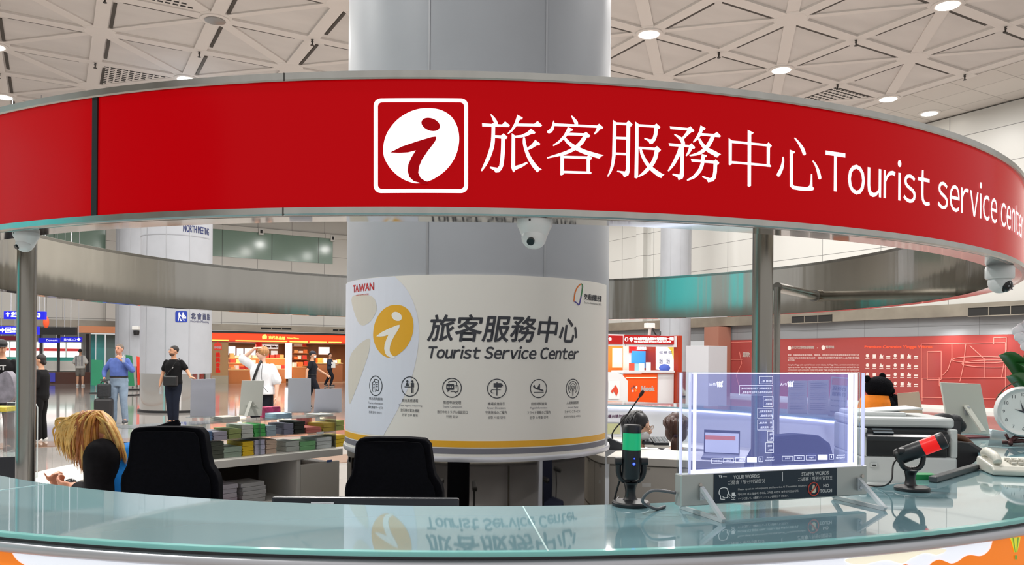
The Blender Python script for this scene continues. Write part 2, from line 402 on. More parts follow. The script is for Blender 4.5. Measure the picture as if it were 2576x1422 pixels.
# the emblem
def emb(x, y): return on_sign(900+x/3.22, 200+y/3.22)
def rrect(x0, y0, x1, y1, r, n=6):
    out = []
    for cx, cy, a in ((x1-r, y1-r, 0), (x0+r, y1-r, 90), (x0+r, y0+r, 180), (x1-r, y0+r, 270)):
        out += [(cx+r*math.cos(math.radians(a+90*i/n)), cy+r*math.sin(math.radians(a+90*i/n))) for i in range(n+1)]
    return out
oq, iq = [emb(*q) for q in rrect(131, 156, 894, 922, 58)], [emb(*q) for q in rrect(165, 188, 862, 890, 34)]
b = B(); n = len(oq); fn = sign_fn()
bm = bmesh.new(); vo = [bm.verts.new((*q, 0)) for q in oq]; vi = [bm.verts.new((*q, 0)) for q in iq]
for i in range(n): bm.faces.new((vo[i], vo[(i+1) % n], vi[(i+1) % n], vi[i]))
finish(bm, fn, .03, 'emblem_frame', LIT, sign)
DISC = [(585, 235), (680, 252), (760, 305), (808, 390), (822, 490), (805, 590), (765, 675), (700, 750), (620, 805), (565, 828), (500, 842), (440, 838), (360, 805), (290, 750), (240, 685), (212, 620), (208, 550), (225, 470), (260, 400), (320, 330), (400, 275), (490, 242)]
FIG = [(265, 595), (360, 547), (480, 506), (600, 470), (632, 466), (638, 476), (630, 500), (606, 535), (565, 588), (522, 652), (497, 712), (492, 760), (510, 800), (545, 824), (572, 832), (570, 850), (520, 850), (497, 838), (455, 826), (420, 792), (405, 742), (412, 690), (438, 632), (472, 578), (410, 594), (340, 599)]
DOT = [(592+78*math.cos(t)*.94-50*math.sin(t)*.34, 368+78*math.cos(t)*.34+50*math.sin(t)*.94) for t in (i*PI/12 for i in range(24))]
disc = flat([[emb(*q) for q in smooth_loop(DISC, 4)]], fn, .03, 'emblem_disc', LIT, sign)
REDM = mat('red_print', (110, 0, 8), .25, emit=.33, ecol=(220, 0, 12), spec=.08)
flat([[emb(*q) for q in FIG], [emb(*q) for q in DOT]], sign_fn(.0045), .03, 'emblem_figure', REDM, disc)
# the six big characters, stroke by stroke: ('r', spine with half widths) or ('p', outline)
K = 8.3647
CHARS = [
 ((1200, 280), [('r', (295, 80, 12), (355, 170, 32), (395, 250, 38), (395, 290, 34)), ('p', (105, 258), (360, 275), (525, 285), (590, 220), (690, 300), (670, 340), (110, 328)),
  ('r', (343, 290, 38), (340, 500, 38), (325, 700, 42), (270, 900, 42), (190, 1090, 36), (100, 1250, 16)), ('p', (375, 510), (505, 515), (555, 472), (640, 545), (615, 590), (375, 568)),
  ('r', (548, 540, 40), (545, 800, 42), (530, 1000, 42), (510, 1150, 42)), ('p', (270, 1170), (430, 1195), (470, 1150), (480, 1060), (555, 1060), (550, 1150), (520, 1230), (460, 1290), (390, 1298), (360, 1250), (275, 1205)),
  ('p', (845, 78), (960, 140), (950, 178), (900, 182), (860, 262), (830, 320), (740, 430), (655, 490), (640, 472), (720, 380), (790, 250), (825, 150)), ('p', (840, 262), (1200, 270), (1272, 210), (1368, 300), (1345, 332), (820, 320)),
  ('p', (1132, 372), (1228, 450), (1210, 480), (1150, 480), (1050, 530), (930, 560), (795, 568), (795, 520), (930, 505), (1050, 450)), ('p', (728, 468), (800, 520), (800, 1250), (775, 1290), (755, 1280), (712, 1180), (720, 1100)),
  ('p', (790, 1160), (920, 1125), (1050, 1070), (1062, 1105), (950, 1180), (790, 1250)), ('r', (988, 572, 23), (995, 680, 33), (1040, 850, 36), (1110, 1010, 42), (1200, 1150, 46)), ('p', (1170, 1185), (1235, 1115), (1290, 1180), (1365, 1235), (1310, 1250), (1265, 1295)),
  ('p', (1222, 608), (1330, 690), (1310, 725), (1260, 722), (1160, 785), (1055, 832), (1040, 790), (1150, 700))]),
 ((1365, 280), [('r', (612, 112, 14), (665, 190, 32), (700, 245, 38), (702, 290, 36)), ('p', (235, 258), (650, 280), (1140, 305), (1182, 268), (1272, 345), (1250, 380), (1205, 385), (1140, 355), (240, 318)), ('p', (1140, 340), (1205, 385), (1160, 440), (1095, 495), (1072, 485), (1110, 420)),
  ('p', (228, 198), (245, 240), (245, 330), (225, 400), (190, 450), (130, 475), (88, 455), (95, 420), (150, 380), (195, 310), (210, 240)), ('p', (525, 340), (635, 380), (620, 418), (580, 425), (520, 515), (440, 600), (330, 690), (225, 742), (208, 720), (330, 630), (440, 510), (495, 410)),
  ('p', (550, 458), (865, 470), (910, 438), (1000, 520), (975, 555), (940, 560), (860, 525), (520, 515)), ('r', (900, 525, 42), (820, 650, 45), (740, 730, 42), (650, 800, 40), (520, 865, 36), (400, 905, 32), (250, 945, 24), (100, 985, 14)),
  ('r', (460, 575, 30), (540, 670, 36), (640, 745, 42), (760, 810, 46), (900, 870, 46), (1050, 915, 46), (1150, 945, 46)), ('p', (1130, 893), (1285, 930), (1230, 955), (1190, 1002), (1110, 985)),
  ('p', (370, 925), (445, 940), (445, 1330), (390, 1355), (368, 1345)), ('p', (440, 942), (930, 955), (965, 925), (1035, 985), (1015, 1025), (920, 1010), (440, 992)), ('p', (920, 1000), (995, 1020), (995, 1275), (1028, 1300), (1010, 1325), (920, 1320)), ('p', (440, 1258), (995, 1275), (1000, 1325), (440, 1308))]),
 ((1520, 290), [('p', (175, 102), (250, 155), (245, 500), (238, 800), (225, 920), (195, 1080), (140, 1210), (75, 1300), (58, 1285), (110, 1160), (145, 1000), (160, 850), (168, 500)), ('p', (240, 155), (460, 165), (505, 115), (588, 195), (570, 235), (540, 245), (460, 218), (240, 208)),
  ('p', (460, 200), (540, 235), (535, 700), (528, 1000), (525, 1200), (500, 1270), (410, 1312), (380, 1250), (330, 1212), (260, 1195), (270, 1170), (430, 1190), (448, 1150), (452, 800)), ('p', (240, 458), (465, 465), (465, 520), (240, 508)), ('p', (230, 790), (465, 800), (465, 852), (228, 840)),
  ('p', (645, 138), (715, 190), (715, 600), (705, 1310), (670, 1335), (628, 1320), (640, 700)), ('p', (710, 195), (1045, 215), (1092, 180), (1175, 255), (1160, 285), (1128, 298), (1048, 268), (710, 248)), ('p', (1050, 250), (1128, 285), (1110, 420), (1075, 530), (1010, 605), (950, 612), (925, 560), (832, 505), (845, 482), (960, 515), (1005, 500), (1035, 400)),
  ('p', (705, 668), (1055, 690), (1102, 655), (1185, 735), (1170, 765), (1135, 785), (1060, 742), (705, 718)), ('r', (1097, 735, 40), (1080, 850, 44), (1040, 960, 44), (980, 1060, 42), (900, 1150, 40), (820, 1225, 32), (722, 1290, 14)), ('r', (758, 715, 22), (785, 820, 32), (840, 940, 36), (920, 1060, 40), (1010, 1150, 44), (1100, 1220, 48), (1160, 1255, 44)),
  ('p', (1130, 1195), (1258, 1255), (1215, 1285), (1190, 1328), (1100, 1285)), ]),
 ((1670, 300), [('p', (115, 155), (495, 190), (550, 155), (632, 245), (615, 275), (570, 280), (480, 360), (400, 440), (365, 405), (430, 320), (482, 242), (130, 215)), ('r', (222, 332, 14), (310, 390, 30), (370, 450, 40), (395, 510, 40), (395, 560, 36)), ('p', (90, 508), (525, 548), (572, 512), (650, 595), (635, 625), (590, 632), (515, 600), (110, 570)),
  ('p', (525, 580), (590, 632), (530, 730), (470, 785), (448, 775), (490, 690)), ('r', (350, 570, 42), (320, 690, 45), (260, 820, 40), (190, 950, 34), (92, 1085, 18)), ('p', (325, 560), (412, 560), (410, 1190), (390, 1250), (300, 1290), (280, 1230), (168, 1175), (180, 1148), (320, 1170), (332, 1100), (340, 760)),
  ('p', (762, 135), (868, 195), (850, 235), (810, 240), (770, 350), (700, 440), (615, 500), (600, 480), (670, 380), (730, 260)), ('p', (775, 298), (1045, 318), (1108, 272), (1192, 360), (1170, 388), (1060, 378), (755, 350)), ('r', (1022, 365, 40), (980, 460, 44), (920, 560, 42), (850, 640, 40), (770, 700, 36), (680, 740, 28), (545, 770, 16)),
  ('r', (735, 425, 26), (780, 510, 34), (850, 600, 40), (950, 670, 46), (1050, 720, 48), (1110, 750, 44)), ('p', (1075, 695), (1195, 742), (1140, 770), (1112, 812), (1040, 780)), ('p', (785, 735), (895, 765), (885, 800), (852, 805), (845, 900), (770, 900), (778, 800)),
  ('r', (808, 880, 36), (795, 960, 38), (750, 1070, 40), (690, 1150, 38), (620, 1220, 32), (490, 1285, 16)), ('p', (558, 842), (1045, 880), (1082, 850), (1155, 915), (1145, 955), (1115, 965), (1035, 938), (575, 900)), ('p', (1035, 915), (1112, 955), (1105, 1120), (1080, 1250), (1030, 1310), (920, 1335), (895, 1280), (792, 1220), (805, 1195), (960, 1245), (1010, 1220), (1030, 1100))]),
 ((1810, 320), [('p', (580, 62), (705, 120), (690, 150), (655, 160), (650, 1240), (610, 1262), (578, 1245)), ('p', (180, 232), (250, 285), (245, 790), (205, 808), (182, 795)), ('p', (245, 285), (985, 362), (1018, 322), (1088, 395), (1070, 430), (1045, 440), (980, 412), (245, 340)), ('p', (980, 400), (1048, 430), (1045, 790), (1080, 825), (1065, 845), (980, 838)), ('p', (240, 718), (985, 785), (1010, 838), (240, 768))]),
 ((1940, 330), [('r', (240, 560, 18), (235, 660, 26), (205, 790, 36), (142, 922, 40)), ('p', (375, 395), (488, 440), (475, 470), (445, 480), (445, 1120), (470, 1155), (740, 1185), (790, 1150), (815, 1040), (820, 905), (850, 905), (855, 1170), (888, 1205), (870, 1245), (800, 1262), (600, 1255), (440, 1225), (378, 1160)), ('r', (484, 155, 14), (560, 245, 24), (640, 370, 36), (682, 480, 36)), ('r', (870, 640, 15), (925, 725, 22), (975, 850, 32), (1005, 985, 36))]),
]
for (ox, oy), st in CHARS:
    polys = []
    for s in st:
        pts = [tuple(q) for q in s[1:]]; out = ribbon(pts) if s[0] == 'r' else pts
        polys.append([on_sign(ox+q[0]/K, oy+q[1]/K) for q in out])
    flat(polys, sign_fn(.003), .05, 'lettering', LIT, sign)
# "Tourist service center" runs on round the band
sT, zT = on_sign(2075, 381); se, _ = on_sign(2337, 500); zb_ = on_sign(2102, 484)[1]
wl = wide('Tourist'); full = wide('Tourist service center')
sc = (se-sT)/max(v[0] for v in wl[0])
hcap = zT-zb_
bm = text_bm('Tourist service center', w=sc*max(v[0] for v in full[0]), h=None, bold=.0, face=wide, at0=(sT, zb_), align='l')
ys = [v.co.y for v in bm.verts]; T0 = wide('T'); capu = max(v[1] for v in T0[0])-min(v[1] for v in T0[0])
ky = hcap/(capu*sc)
for v in bm.verts: v.co.y = zb_+(v.co.y-zb_)*ky
finish(bm, sign_fn(.003), .05, 'lettering', LIT, sign)
# ---------------------------------------------------------------- the column in the middle
RC = .856
CMET = noisy(mat('column_enamel', (172, 175, 181), .4, spec=.35), 3, .03)
column = thing('central_column', 'thick grey metal column rising through the round desk', 'column', (CX, CY, 0))
B().ring([(RC-.1, .97), (RC, .97), (RC, ZC+.1), (RC-.1, ZC+.1)], 0, 2*PI, 96).build('shaft', CMET, column, smooth=True)
b = B()
for x in (1080, 1375):
    a = ang(oncyl(x, 60, RC)); b.ring([(RC, 1.0), (RC+.004, 1.0), (RC+.004, ZC), (RC, ZC)], a-.006, a+.006, 1)
b.build('seam_strip', mat('seam', (176, 178, 182), .3, .5), column)
b = B(); b.ring([(RC-.1, .02), (RC-.012, .02), (RC-.012, .945), (RC-.1, .945)], 0, 2*PI, 96)
b.build('mirror_base', mat('mirror_base', (150, 146, 140), .045, 1), column, smooth=True)
B().ring([(RC-.02, .94), (RC+.012, .94), (RC+.016, .955), (RC+.012, .968), (RC-.02, .968)], 0, 2*PI, 96).build('base_trim', ALU, column, smooth=True)
a = ang(oncyl(1360, 1200, RC)); B().ring([(RC-.015, .02), (RC+.004, .02), (RC+.004, .95), (RC-.015, .95)], a-.011, a+.011, 2).build('cover_strip', ALU, column)
RB = .862
CREAM = mat('poster_cream', (235, 232, 225), .42); PALE = mat('poster_pale', (226, 230, 242), .42); YEL = mat('poster_yellow', (236, 176, 40), .42)
a0, a1 = ang(oncyl(871, 900, RB))-.06, ang(oncyl(1519, 900, RB))+.06
zc = lambda y: EYE-(y-900.2)*(CY-RC)/2000
ZP0, ZP1 = zc(1151), zc(691)
poster = B().ring([(RC+.001, ZP0), (RB, ZP0), (RB, ZP1), (RC+.001, ZP1)], a0, a1, 72).build('graphic_wrap', CREAM, column, smooth=True)
poster['label'] = 'cream printed wrap with yellow emblem and service icons'
def on_col(x, y): p = oncyl(x, y, RB); return (RB*ang(p), p.z)
def col_fn(eps=.0012): return lambda s, z: cp(s/RB, RB+eps, z)
def p5(x, y): return on_col(860+x/2.293, 540+y/2.293)
b = B()
def band(y0, y1, m, nm):
    B().ring([(RB, zc(y1)), (RB+.001, zc(y1)), (RB+.001, zc(y0)), (RB, zc(y0))], a0, a1, 72).build(nm, m, poster)
band(1110, 1126, YEL, 'yellow_stripe'); band(1129, 1143, GREYM, 'grey_stripe')
edge = smooth_line([(300, 352), (380, 440), (430, 560), (445, 680), (430, 830), (390, 980), (320, 1130), (240, 1275)], 5)
def left(z): return (a0*RB+.002, z)
pale = [p5(*q) for q in edge]
pale = [left(ZP1-.002), (pale[0][0], ZP1-.002)]+pale+[left(pale[-1][1])]
flat([pale], col_fn(.0008), .06, 'pale_field', PALE, poster)
flat([[p5(*q) for q in smooth_loop(s, 5)] for s in ([(60, 475), (170, 470), (202, 540), (170, 610), (120, 640), (85, 600)], [(155, 715), (162, 760), (140, 850), (70, 1040), (42, 1080), (42, 850), (85, 765)])], col_fn(.0012), .06, 'beige_figure', mat('poster_beige', (218, 212, 200), .42), poster)
# emblem on the wrap: the same figure as on the sign, 0.3 m tall
ec, ez = on_col(985, 834); es = .30/607
def e2(x, y): return (ec+(x-515)*es, ez-(y-540)*es)
dsc = flat([[e2(*q) for q in smooth_loop(DISC, 4)]], col_fn(.0014), .04, 'emblem_disc', YEL, poster)
flat([[e2(*q) for q in FIG], [e2(*q) for q in DOT]], col_fn(.002), .04, 'emblem_figure', mat('emblem_white', (246, 244, 238), .45), poster)
def ctext(body, x0, x1, y, h, m=DARKTXT, bold=0, shear=0, face=None, nm='lettering', parent=None):
    """words on the wrap between photo columns x0 and x1, baseline y, height h in pixels"""
    s0, z0 = on_col(x0, y); s1, z1 = on_col(x1, y); sm = on_col((x0+x1)/2, y)
    hz = on_col((x0+x1)/2, y-h)[1]-sm[1]
    return finish(text_bm(body, s1-s0-shear*hz, hz, bold, shear, face, ((s0+s1)/2-shear*hz/2, (z0+z1)/2)), col_fn(.0016), .05, nm, m, parent or poster)
ctext('旅客服務中心', 1075, 1456, 861, 66, bold=.0028, shear=.16)
ctext('Tourist Service Center', 1074, 1456, 903, 31, bold=.0022, shear=.2, face=wide)
TRED = mat('poster_red', (200, 36, 40), .45)
ctext('TAIWAN', 889, 941, 733, 18, TRED, bold=.002); ctext('WAVES OF WONDER', 896, 928, 744, 4, TRED)
for i, (cx_, r) in enumerate(((945, 26), (1031, 26), (1137, 25), (1250, 25), (1355, 24.5), (1441, 25))):
    cy_ = 971+[0, 2, 5, 7, 7, 7][i]; s, z = on_col(cx_, cy_); rr = r*4.42/2000*(1.0 if 0 < i < 5 else 1.04)
    bm = bmesh.new(); N = 36
    vo = [bm.verts.new((s+rr*math.cos(t), z+rr*math.sin(t), 0)) for t in (2*PI*j/N for j in range(N))]; vi = [bm.verts.new((s+.91*rr*math.cos(t), z+.91*rr*math.sin(t), 0)) for t in (2*PI*j/N for j in range(N))]
    for j in range(N): bm.faces.new((vo[j], vo[(j+1) % N], vi[(j+1) % N], vi[j]))
    ic = finish(bm, col_fn(.0016), None, 'icon_ring', DARKTXT, poster)
    q = lambda x, y: (s+x*rr, z+y*rr)
    bx = lambda x0, y0, x1, y1: [q(x0, y0), q(x1, y0), q(x1, y1), q(x0, y1)]
    ln = lambda pts, w: [q(*p) for p in ribbon([(a, b_, w) for a, b_ in pts])]
    arc = lambda r_, w, a_, b_: ln([(r_*math.cos(math.radians(a_+(b_-a_)*j/10)), .08+r_*math.sin(math.radians(a_+(b_-a_)*j/10))) for j in range(11)], w)
    if i == 0: pl = [ln([(-.45, -.55), (-.45, .3), (.0, .3), (0, -.55), (-.45, -.55)], .04), ln([(-.15, .38), (-.15, .6), (.25, .6), (.45, .4), (.45, -.4), (.1, -.4)], .04)]+[bx(-.36, y, -.1, y+.06) for y in (.1, -.05, -.2, -.35)]+[bx(.08, y, .36, y+.06) for y in (.3, .1, -.1)]
    elif i == 1: pl = [bx(-.6, -.08, .1, 0), [q(-.28+.13*math.cos(t), .5+.13*math.sin(t)) for t in (j*PI/6 for j in range(12))], [q(-.5, .05), q(-.06, .05), q(-.18, .36), q(-.38, .36)], [q(.3+.13*math.cos(t), .5+.13*math.sin(t)) for t in (j*PI/6 for j in range(12))], bx(.12, -.05, .48, .36), bx(.18, -.62, .28, -.05), bx(.33, -.62, .43, -.05)]
    elif i == 2: pl = [[q(*p) for p in rrect(-.58, -.22, .22, .38, .1)], [q(-.45, -.2), q(-.2, -.2), q(-.45, -.45)], ln([(-.3, .45), (-.3, .62), (.42, .62), (.42, -.02)], .04), ln([(.3, .2), (.6, .2), (.6, -.38), (.42, -.38), (.42, -.55), (.25, -.38), (-.1, -.38)], .04)]
    elif i == 3: pl = [bx(-.05, -.72, .05, .68), [q(-.35, .12), q(.42, .12), q(.64, .33), q(.42, .55), q(-.35, .55)], ln([(.38, -.1), (-.4, -.1), (-.6, -.28), (-.4, -.46), (.38, -.46), (.38, -.1)], .04)]
    elif i == 4: pl = [bx(-.55, -.42, .6, -.35), ln([(-.6, .22), (-.3, .02), (.1, -.1), (.5, -.2)], .07), [q(-.2, .02), q(.05, .5), q(.15, .5), q(.15, -.1)], [q(-.62, .22), q(-.55, .4), q(-.48, .38), q(-.42, .12)]]
    else: pl = [arc(.2, .035, -40, 220), arc(.42, .035, -45, 225), arc(.64, .035, -50, 230), [q(.09*math.cos(t), .05+.09*math.sin(t)) for t in (j*PI/6 for j in range(12))], bx(-.1, -.3, .1, -.05), bx(-.06, -.72, .06, -.3)]
    flat(pl, col_fn(.0018), None, 'pictogram', DARKTXT, ic)
    if i == 2: flat([[q(x+.06*math.cos(t), .08+.06*math.sin(t)) for t in (j*PI/6 for j in range(12))] for x in (-.4, -.18, .04)], col_fn(.0024), None, 'pictogram_dots', CREAM, ic)
for lines in (((929, 963, 1007, 7, '觀光諮詢服務'), (927, 963, 1017, 5, 'Tourist Information'), (927, 963, 1029, 7, '観光情報サービス'), (928, 961, 1041, 6, '관광 문의 서비스')),
              ((1012, 1052, 1012, 8, '觀光業務通報'), (1003, 1062, 1024, 6, 'Travel Agency Reporting'), (1008, 1055, 1037, 8, '旅行時の緊急通報'), (1012, 1051, 1048, 7, '관광 업무 통보')),
              ((1115, 1160, 1017, 8, '旅遊申訴受理'), (1114, 1163, 1028, 7, 'Travel Complaints'), (1100, 1176, 1041, 8, '旅行中のトラブル相談窓口'), (1123, 1153, 1052, 7, '민원 접수')),
              ((1227, 1270, 1020, 8, '機場設施指引'), (1224, 1272, 1031, 7, 'Airport Directions'), (1221, 1275, 1042, 8, '空港施設のご案内'), (1227, 1271, 1054, 7, '공항 시설 안내')),
              ((1336, 1375, 1020, 8, '航班時刻査詢'), (1334, 1376, 1030, 6, 'Flight Information'), (1326, 1384, 1042, 8, 'フライト情報のご案内'), (1333, 1378, 1054, 7, '운항 스케줄 검색')),
              ((1425, 1455, 1017, 7, '入境廣播服務'), (1427, 1454, 1028, 5, 'Arrivals Paging'), (1420, 1459, 1039, 7, 'アナウンスサービス'), (1418, 1460, 1051, 6, '입국 안내방송 서비스'))):
    for j, (x0, x1, y, h, s) in enumerate(lines): ctext(s, x0, x1, y, h, GREYM if j == 1 else DARKTXT)
ctext('交通部觀光署', 1469, 1513, 757, 15, bold=.001); ctext('Tourism Administration, MOTC', 1469, 1513, 767, 5)
isl = [(1338, 500), (1345, 450), (1362, 415), (1380, 400), (1388, 415), (1380, 470), (1368, 520), (1355, 510)]
for seg, c, nm in ((isl[0:4], (226, 120, 40), 'orange'), (isl[3:6], (60, 130, 80), 'green'), (isl[5:8]+isl[:1], (80, 70, 150), 'violet')):
    flat([[p5(x, y) for x, y in ribbon([(a_, b_, 3.2) for a_, b_ in seg])]], col_fn(.0016), None, 'island_outline', mat('ink_'+nm, c, .5), poster)
# ---------------------------------------------------------------- the round reception desk
RO_, RIN, ZT_ = 3.439, 2.865, EYE-.45
A0, A1 = math.radians(-56), math.radians(176)
TEAL = mat('teal_glass', (122, 158, 166), .03, spec=.75, ior=1.5, coat=.5)
TEDGE = mat('glass_edge', (128, 196, 192), .12, spec=.6)
desk = thing('reception_desk', 'curved reception desk with teal glass top under the red sign ring', 'desk', (CX, CY, 0))
top = B().ring([(RIN, ZT_-.012), (RO_-.004, ZT_-.012), (RO_-.004, ZT_), (RIN, ZT_)], A0, A1, 150).build('glass_top', TEAL, desk, smooth=True)
B().ring([(RO_-.02, ZT_-.011), (RO_, ZT_-.010), (RO_, ZT_-.002), (RO_-.002, ZT_+.0004), (RO_-.02, ZT_+.0004)], A0, A1, 150).build('glass_edge', TEDGE, top, smooth=True)
b = B()
for (x, y) in ((1355, 1345), (60, 1226), (2395, 1120)):
    q = onz(x, y, ZT_); a = ang(q); b.bar(cp(a, RIN+.005, ZT_+.0006), cp(a, RO_-.006, ZT_+.0006), .004, .001)
b.build('glass_joint', mat('joint_seal', (196, 222, 222), .3), top)
B().ring([(RIN+.02, ZT_-.02), (RO_-.012, ZT_-.02), (RO_-.012, ZT_-.012), (RIN+.02, ZT_-.012)], A0, A1, 150).build('shadow_gap', mat('dark_channel', (52, 54, 60), .5), desk)
prof = [(RO_-.016+.016*math.cos(t), ZT_-.036+.016*math.sin(t)) for t in (i*PI/8-PI/2 for i in range(9))]+[(RO_-.03, ZT_-.02), (RO_-.03, ZT_-.052)]
B().ring(prof, A0, A1, 150).build('rim', ALU, desk, smooth=True)
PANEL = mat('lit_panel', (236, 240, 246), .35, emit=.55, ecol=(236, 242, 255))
RP = RO_-.018
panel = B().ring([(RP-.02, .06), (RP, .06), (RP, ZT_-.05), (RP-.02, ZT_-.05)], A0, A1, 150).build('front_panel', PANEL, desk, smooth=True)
def on_pan(x, y): p = oncyl(x, y, RP); return (RP*ang(p), p.z)
pan_fn = lambda s, z: cp(s/RP, RP+.0015, z)
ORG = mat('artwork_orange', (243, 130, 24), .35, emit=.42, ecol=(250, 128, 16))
def z6(x, y): return on_pan(2100+x/5.227, 1150+y/5.227)
def z5(x, y): return on_pan(x/3.68, 1150+y/3.68)
lowl, lowr = (A0*RP+.02), on_pan(2700, 1330)[0]
wave = smooth_line([(-300, 3400), (300, 2500), (700, 1700), (860, 1440), (980, 1425), (1080, 1500), (1160, 1490), (1240, 1422), (1290, 1377), (1370, 1350), (1450, 1375), (1530, 1402), (1620, 1370), (1700, 1310), (1780, 1290), (1900, 1302), (1980, 1270), (2040, 1200), (2066, 1110)], 4)
wv = [z6(*q) for q in wave]; zt = ZT_-.052
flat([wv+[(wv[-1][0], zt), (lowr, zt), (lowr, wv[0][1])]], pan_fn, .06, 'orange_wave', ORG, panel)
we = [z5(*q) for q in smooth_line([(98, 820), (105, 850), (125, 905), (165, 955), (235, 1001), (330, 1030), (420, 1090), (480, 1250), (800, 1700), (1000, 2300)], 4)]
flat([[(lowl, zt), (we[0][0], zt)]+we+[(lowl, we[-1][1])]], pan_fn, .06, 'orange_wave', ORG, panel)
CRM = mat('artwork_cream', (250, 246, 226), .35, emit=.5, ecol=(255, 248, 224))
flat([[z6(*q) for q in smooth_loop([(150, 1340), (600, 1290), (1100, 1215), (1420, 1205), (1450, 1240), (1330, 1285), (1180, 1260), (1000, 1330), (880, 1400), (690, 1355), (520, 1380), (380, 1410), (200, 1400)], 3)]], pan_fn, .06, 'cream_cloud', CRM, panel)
BAL = mat('artwork_lime', (226, 226, 60), .35, emit=.35, ecol=(228, 230, 60)); GRN = mat('artwork_green', (120, 170, 60), .35, emit=.25)
pf2 = lambda s, z: cp(s/RP, RP+.003, z)
bal = flat([[z6(*q) for q in ((2290, 1065), (2430, 1048), (2418, 1120), (2385, 1250), (2345, 1252), (2312, 1120))]], pf2, None, 'balloon_print', BAL, panel)
flat([[z6(*q) for q in s] for s in (((2318, 1062), (2335, 1060), (2358, 1250), (2350, 1250)), ((2385, 1054), (2402, 1052), (2380, 1250), (2372, 1250)), ((2350, 1292), (2378, 1290), (2374, 1345), (2352, 1347)))], lambda s, z: cp(s/RP, RP+.004, z), None, 'balloon_stripe', GRN, bal)
LAM = mat('desk_laminate', (214, 210, 202), .4); LEDW = mat('under_glass_light', (235, 240, 255), .4, emit=2.2, ecol=(225, 232, 255))
B().ring([(RIN+.005, .05), (RIN+.025, .05), (RIN+.025, ZT_-.014), (RIN+.005, ZT_-.014)], A0, A1, 150).build('staff_side_panel', mat('staff_panel', (226, 227, 234), .4), desk, smooth=True)
B().ring([(RIN-.012, ZT_-.035), (RIN+.004, ZT_-.035), (RIN+.004, ZT_-.02), (RIN-.012, ZT_-.02)], math.radians(100), math.radians(174), 60).build('light_strip', LEDW, desk)
B().ring([(2.44, .72), (RIN+.004, .72), (RIN+.004, .75), (2.44, .75)], math.radians(-112), A1, 150).build('worktop', LAM, desk, smooth=True)
B().ring([(RIN, .719), (2.48, .719), (2.48, .69), (RIN, .69)][::-1], math.radians(-112), A1, 120).build('worktop_rail', GREYM, desk)
B().ring([(RP-.05, 0), (RP-.03, 0), (RP-.03, .07), (RP-.05, .07)], A0, A1, 120).build('plinth', STEEL, desk)
# ---------------------------------------------------------------- posts that carry the ring
def post(x, y0, label):
    p = None
    d = ray(x, y0); a, b_, k = d.x**2+1, -2*(d.x*CX+CY), CX*CX+CY*CY-2.69**2
    t = (-b_-math.sqrt(b_*b_-4*a*k))/2/a; X, Y = d.x*t, t
    o = thing('ring_post', label, 'post', (X, Y, 0), group='steel posts of the sign ring', absolute=False)
    r = .0355; zt = ZB-DT
    B().cyl((0, 0, 0), (0, 0, ZT), r, 28).build('tube', POST, o, smooth=True)
    B().lathe([(.09, 0), (.09, .008), (.05, .012), (r, .012)], n=28).build('floor_flange', POST, o, smooth=True)
    d = (Vector((X-CX, Y-CY, 0))).normalized()
    B().bar((0, 0, zt+.2), tuple(d*.26+Vector((0, 0, zt+.2))), .06, .03).build('bracket', DARKL, o)
    return o
post(66, 900, 'steel post left of the blonde woman, carrying the sign ring')
post(1917, 900, 'steel post behind the translation screen, carrying the sign ring')
q = at(1955, 740, 5.72)
po = thing('ring_post', 'steel post with a side arm, half hidden behind the screen post', 'post', (q.x, q.y, 0), group='steel posts of the sign ring')
zp = at(2000, 726, 5.8).z
B().cyl((q.x, q.y, 0), (q.x, q.y, zp), .024, 20).build('tube', POST, po, smooth=True)
dr = Vector((q.x-CX, q.y-CY, 0)).normalized(); e = oncyl(2052, 728, RI-.0, False); e.z = zp
B().cyl((q.x, q.y, zp), e, .036, 20).build('arm', POST, po, smooth=True)
dd = (e-Vector((q.x, q.y, zp))).normalized(); B().cyl(e-dd*.05, e-dd*.001, .048, 20).build('flange', POST, po, smooth=True)
# ---------------------------------------------------------------- the see-through translation screen on the desk
def onplane(x, y, P, n):
    d = ray(x, y); o = Vector((0, 0, EYE)); r = Vector((d.x, 1, d.z)); t = (P-o).dot(n)/r.dot(n); return o+r*t
SC, SE = Vector((.52, 2.285, 0)), Vector((.939, .345, 0)).normalized()
SN = Vector((SE.y, -SE.x, 0))                              # towards the visitor
def sp(s, z, d=0): return SC+SE*s+SN*d+Vector((0, 0, z))
def onscr(x, y, d=0): p = onplane(x, y, SC+SN*d, SN); return ((p-SC).dot(SE), p.z)
scr = thing('translation_screen', 'see-through translation screen on a grey base with NO TOUCH plate', 'screen', sp(.3, ZT_))
SILV = mat('silver_base', (186, 188, 184), .38, .5)
def slab(b, s0, s1, z0, z1, d0, d1):
    return b.box(sp((s0+s1)/2, (z0+z1)/2, (d0+d1)/2), (s1-s0, d1-d0, z1-z0), m=Matrix((SE, SN, Vector((0, 0, 1)))).transposed())
zb0, zb1, zt1 = 1.098, 1.190, 1.482
base = slab(B(), -.035, .642, zb0, zb1, -.035, .0).build('base', SILV, scr, bevel=.003)
gm = bpy.data.materials.new('display_glow'); gm.use_nodes = True; nt = gm.node_tree; nt.nodes.clear()
out = nt.nodes.new('ShaderNodeOutputMaterial'); ad = nt.nodes.new('ShaderNodeAddShader'); tr = nt.nodes.new('ShaderNodeBsdfTransparent'); em = nt.nodes.new('ShaderNodeEmission')
tr.inputs[0].default_value = (.74, .74, .84, 1); em.inputs[0].default_value = (.36, .42, 1, 1); em.inputs[1].default_value = .13
nt.links.new(tr.outputs[0], ad.inputs[0]); nt.links.new(em.outputs[0], ad.inputs[1]); nt.links.new(ad.outputs[0], out.inputs[0])
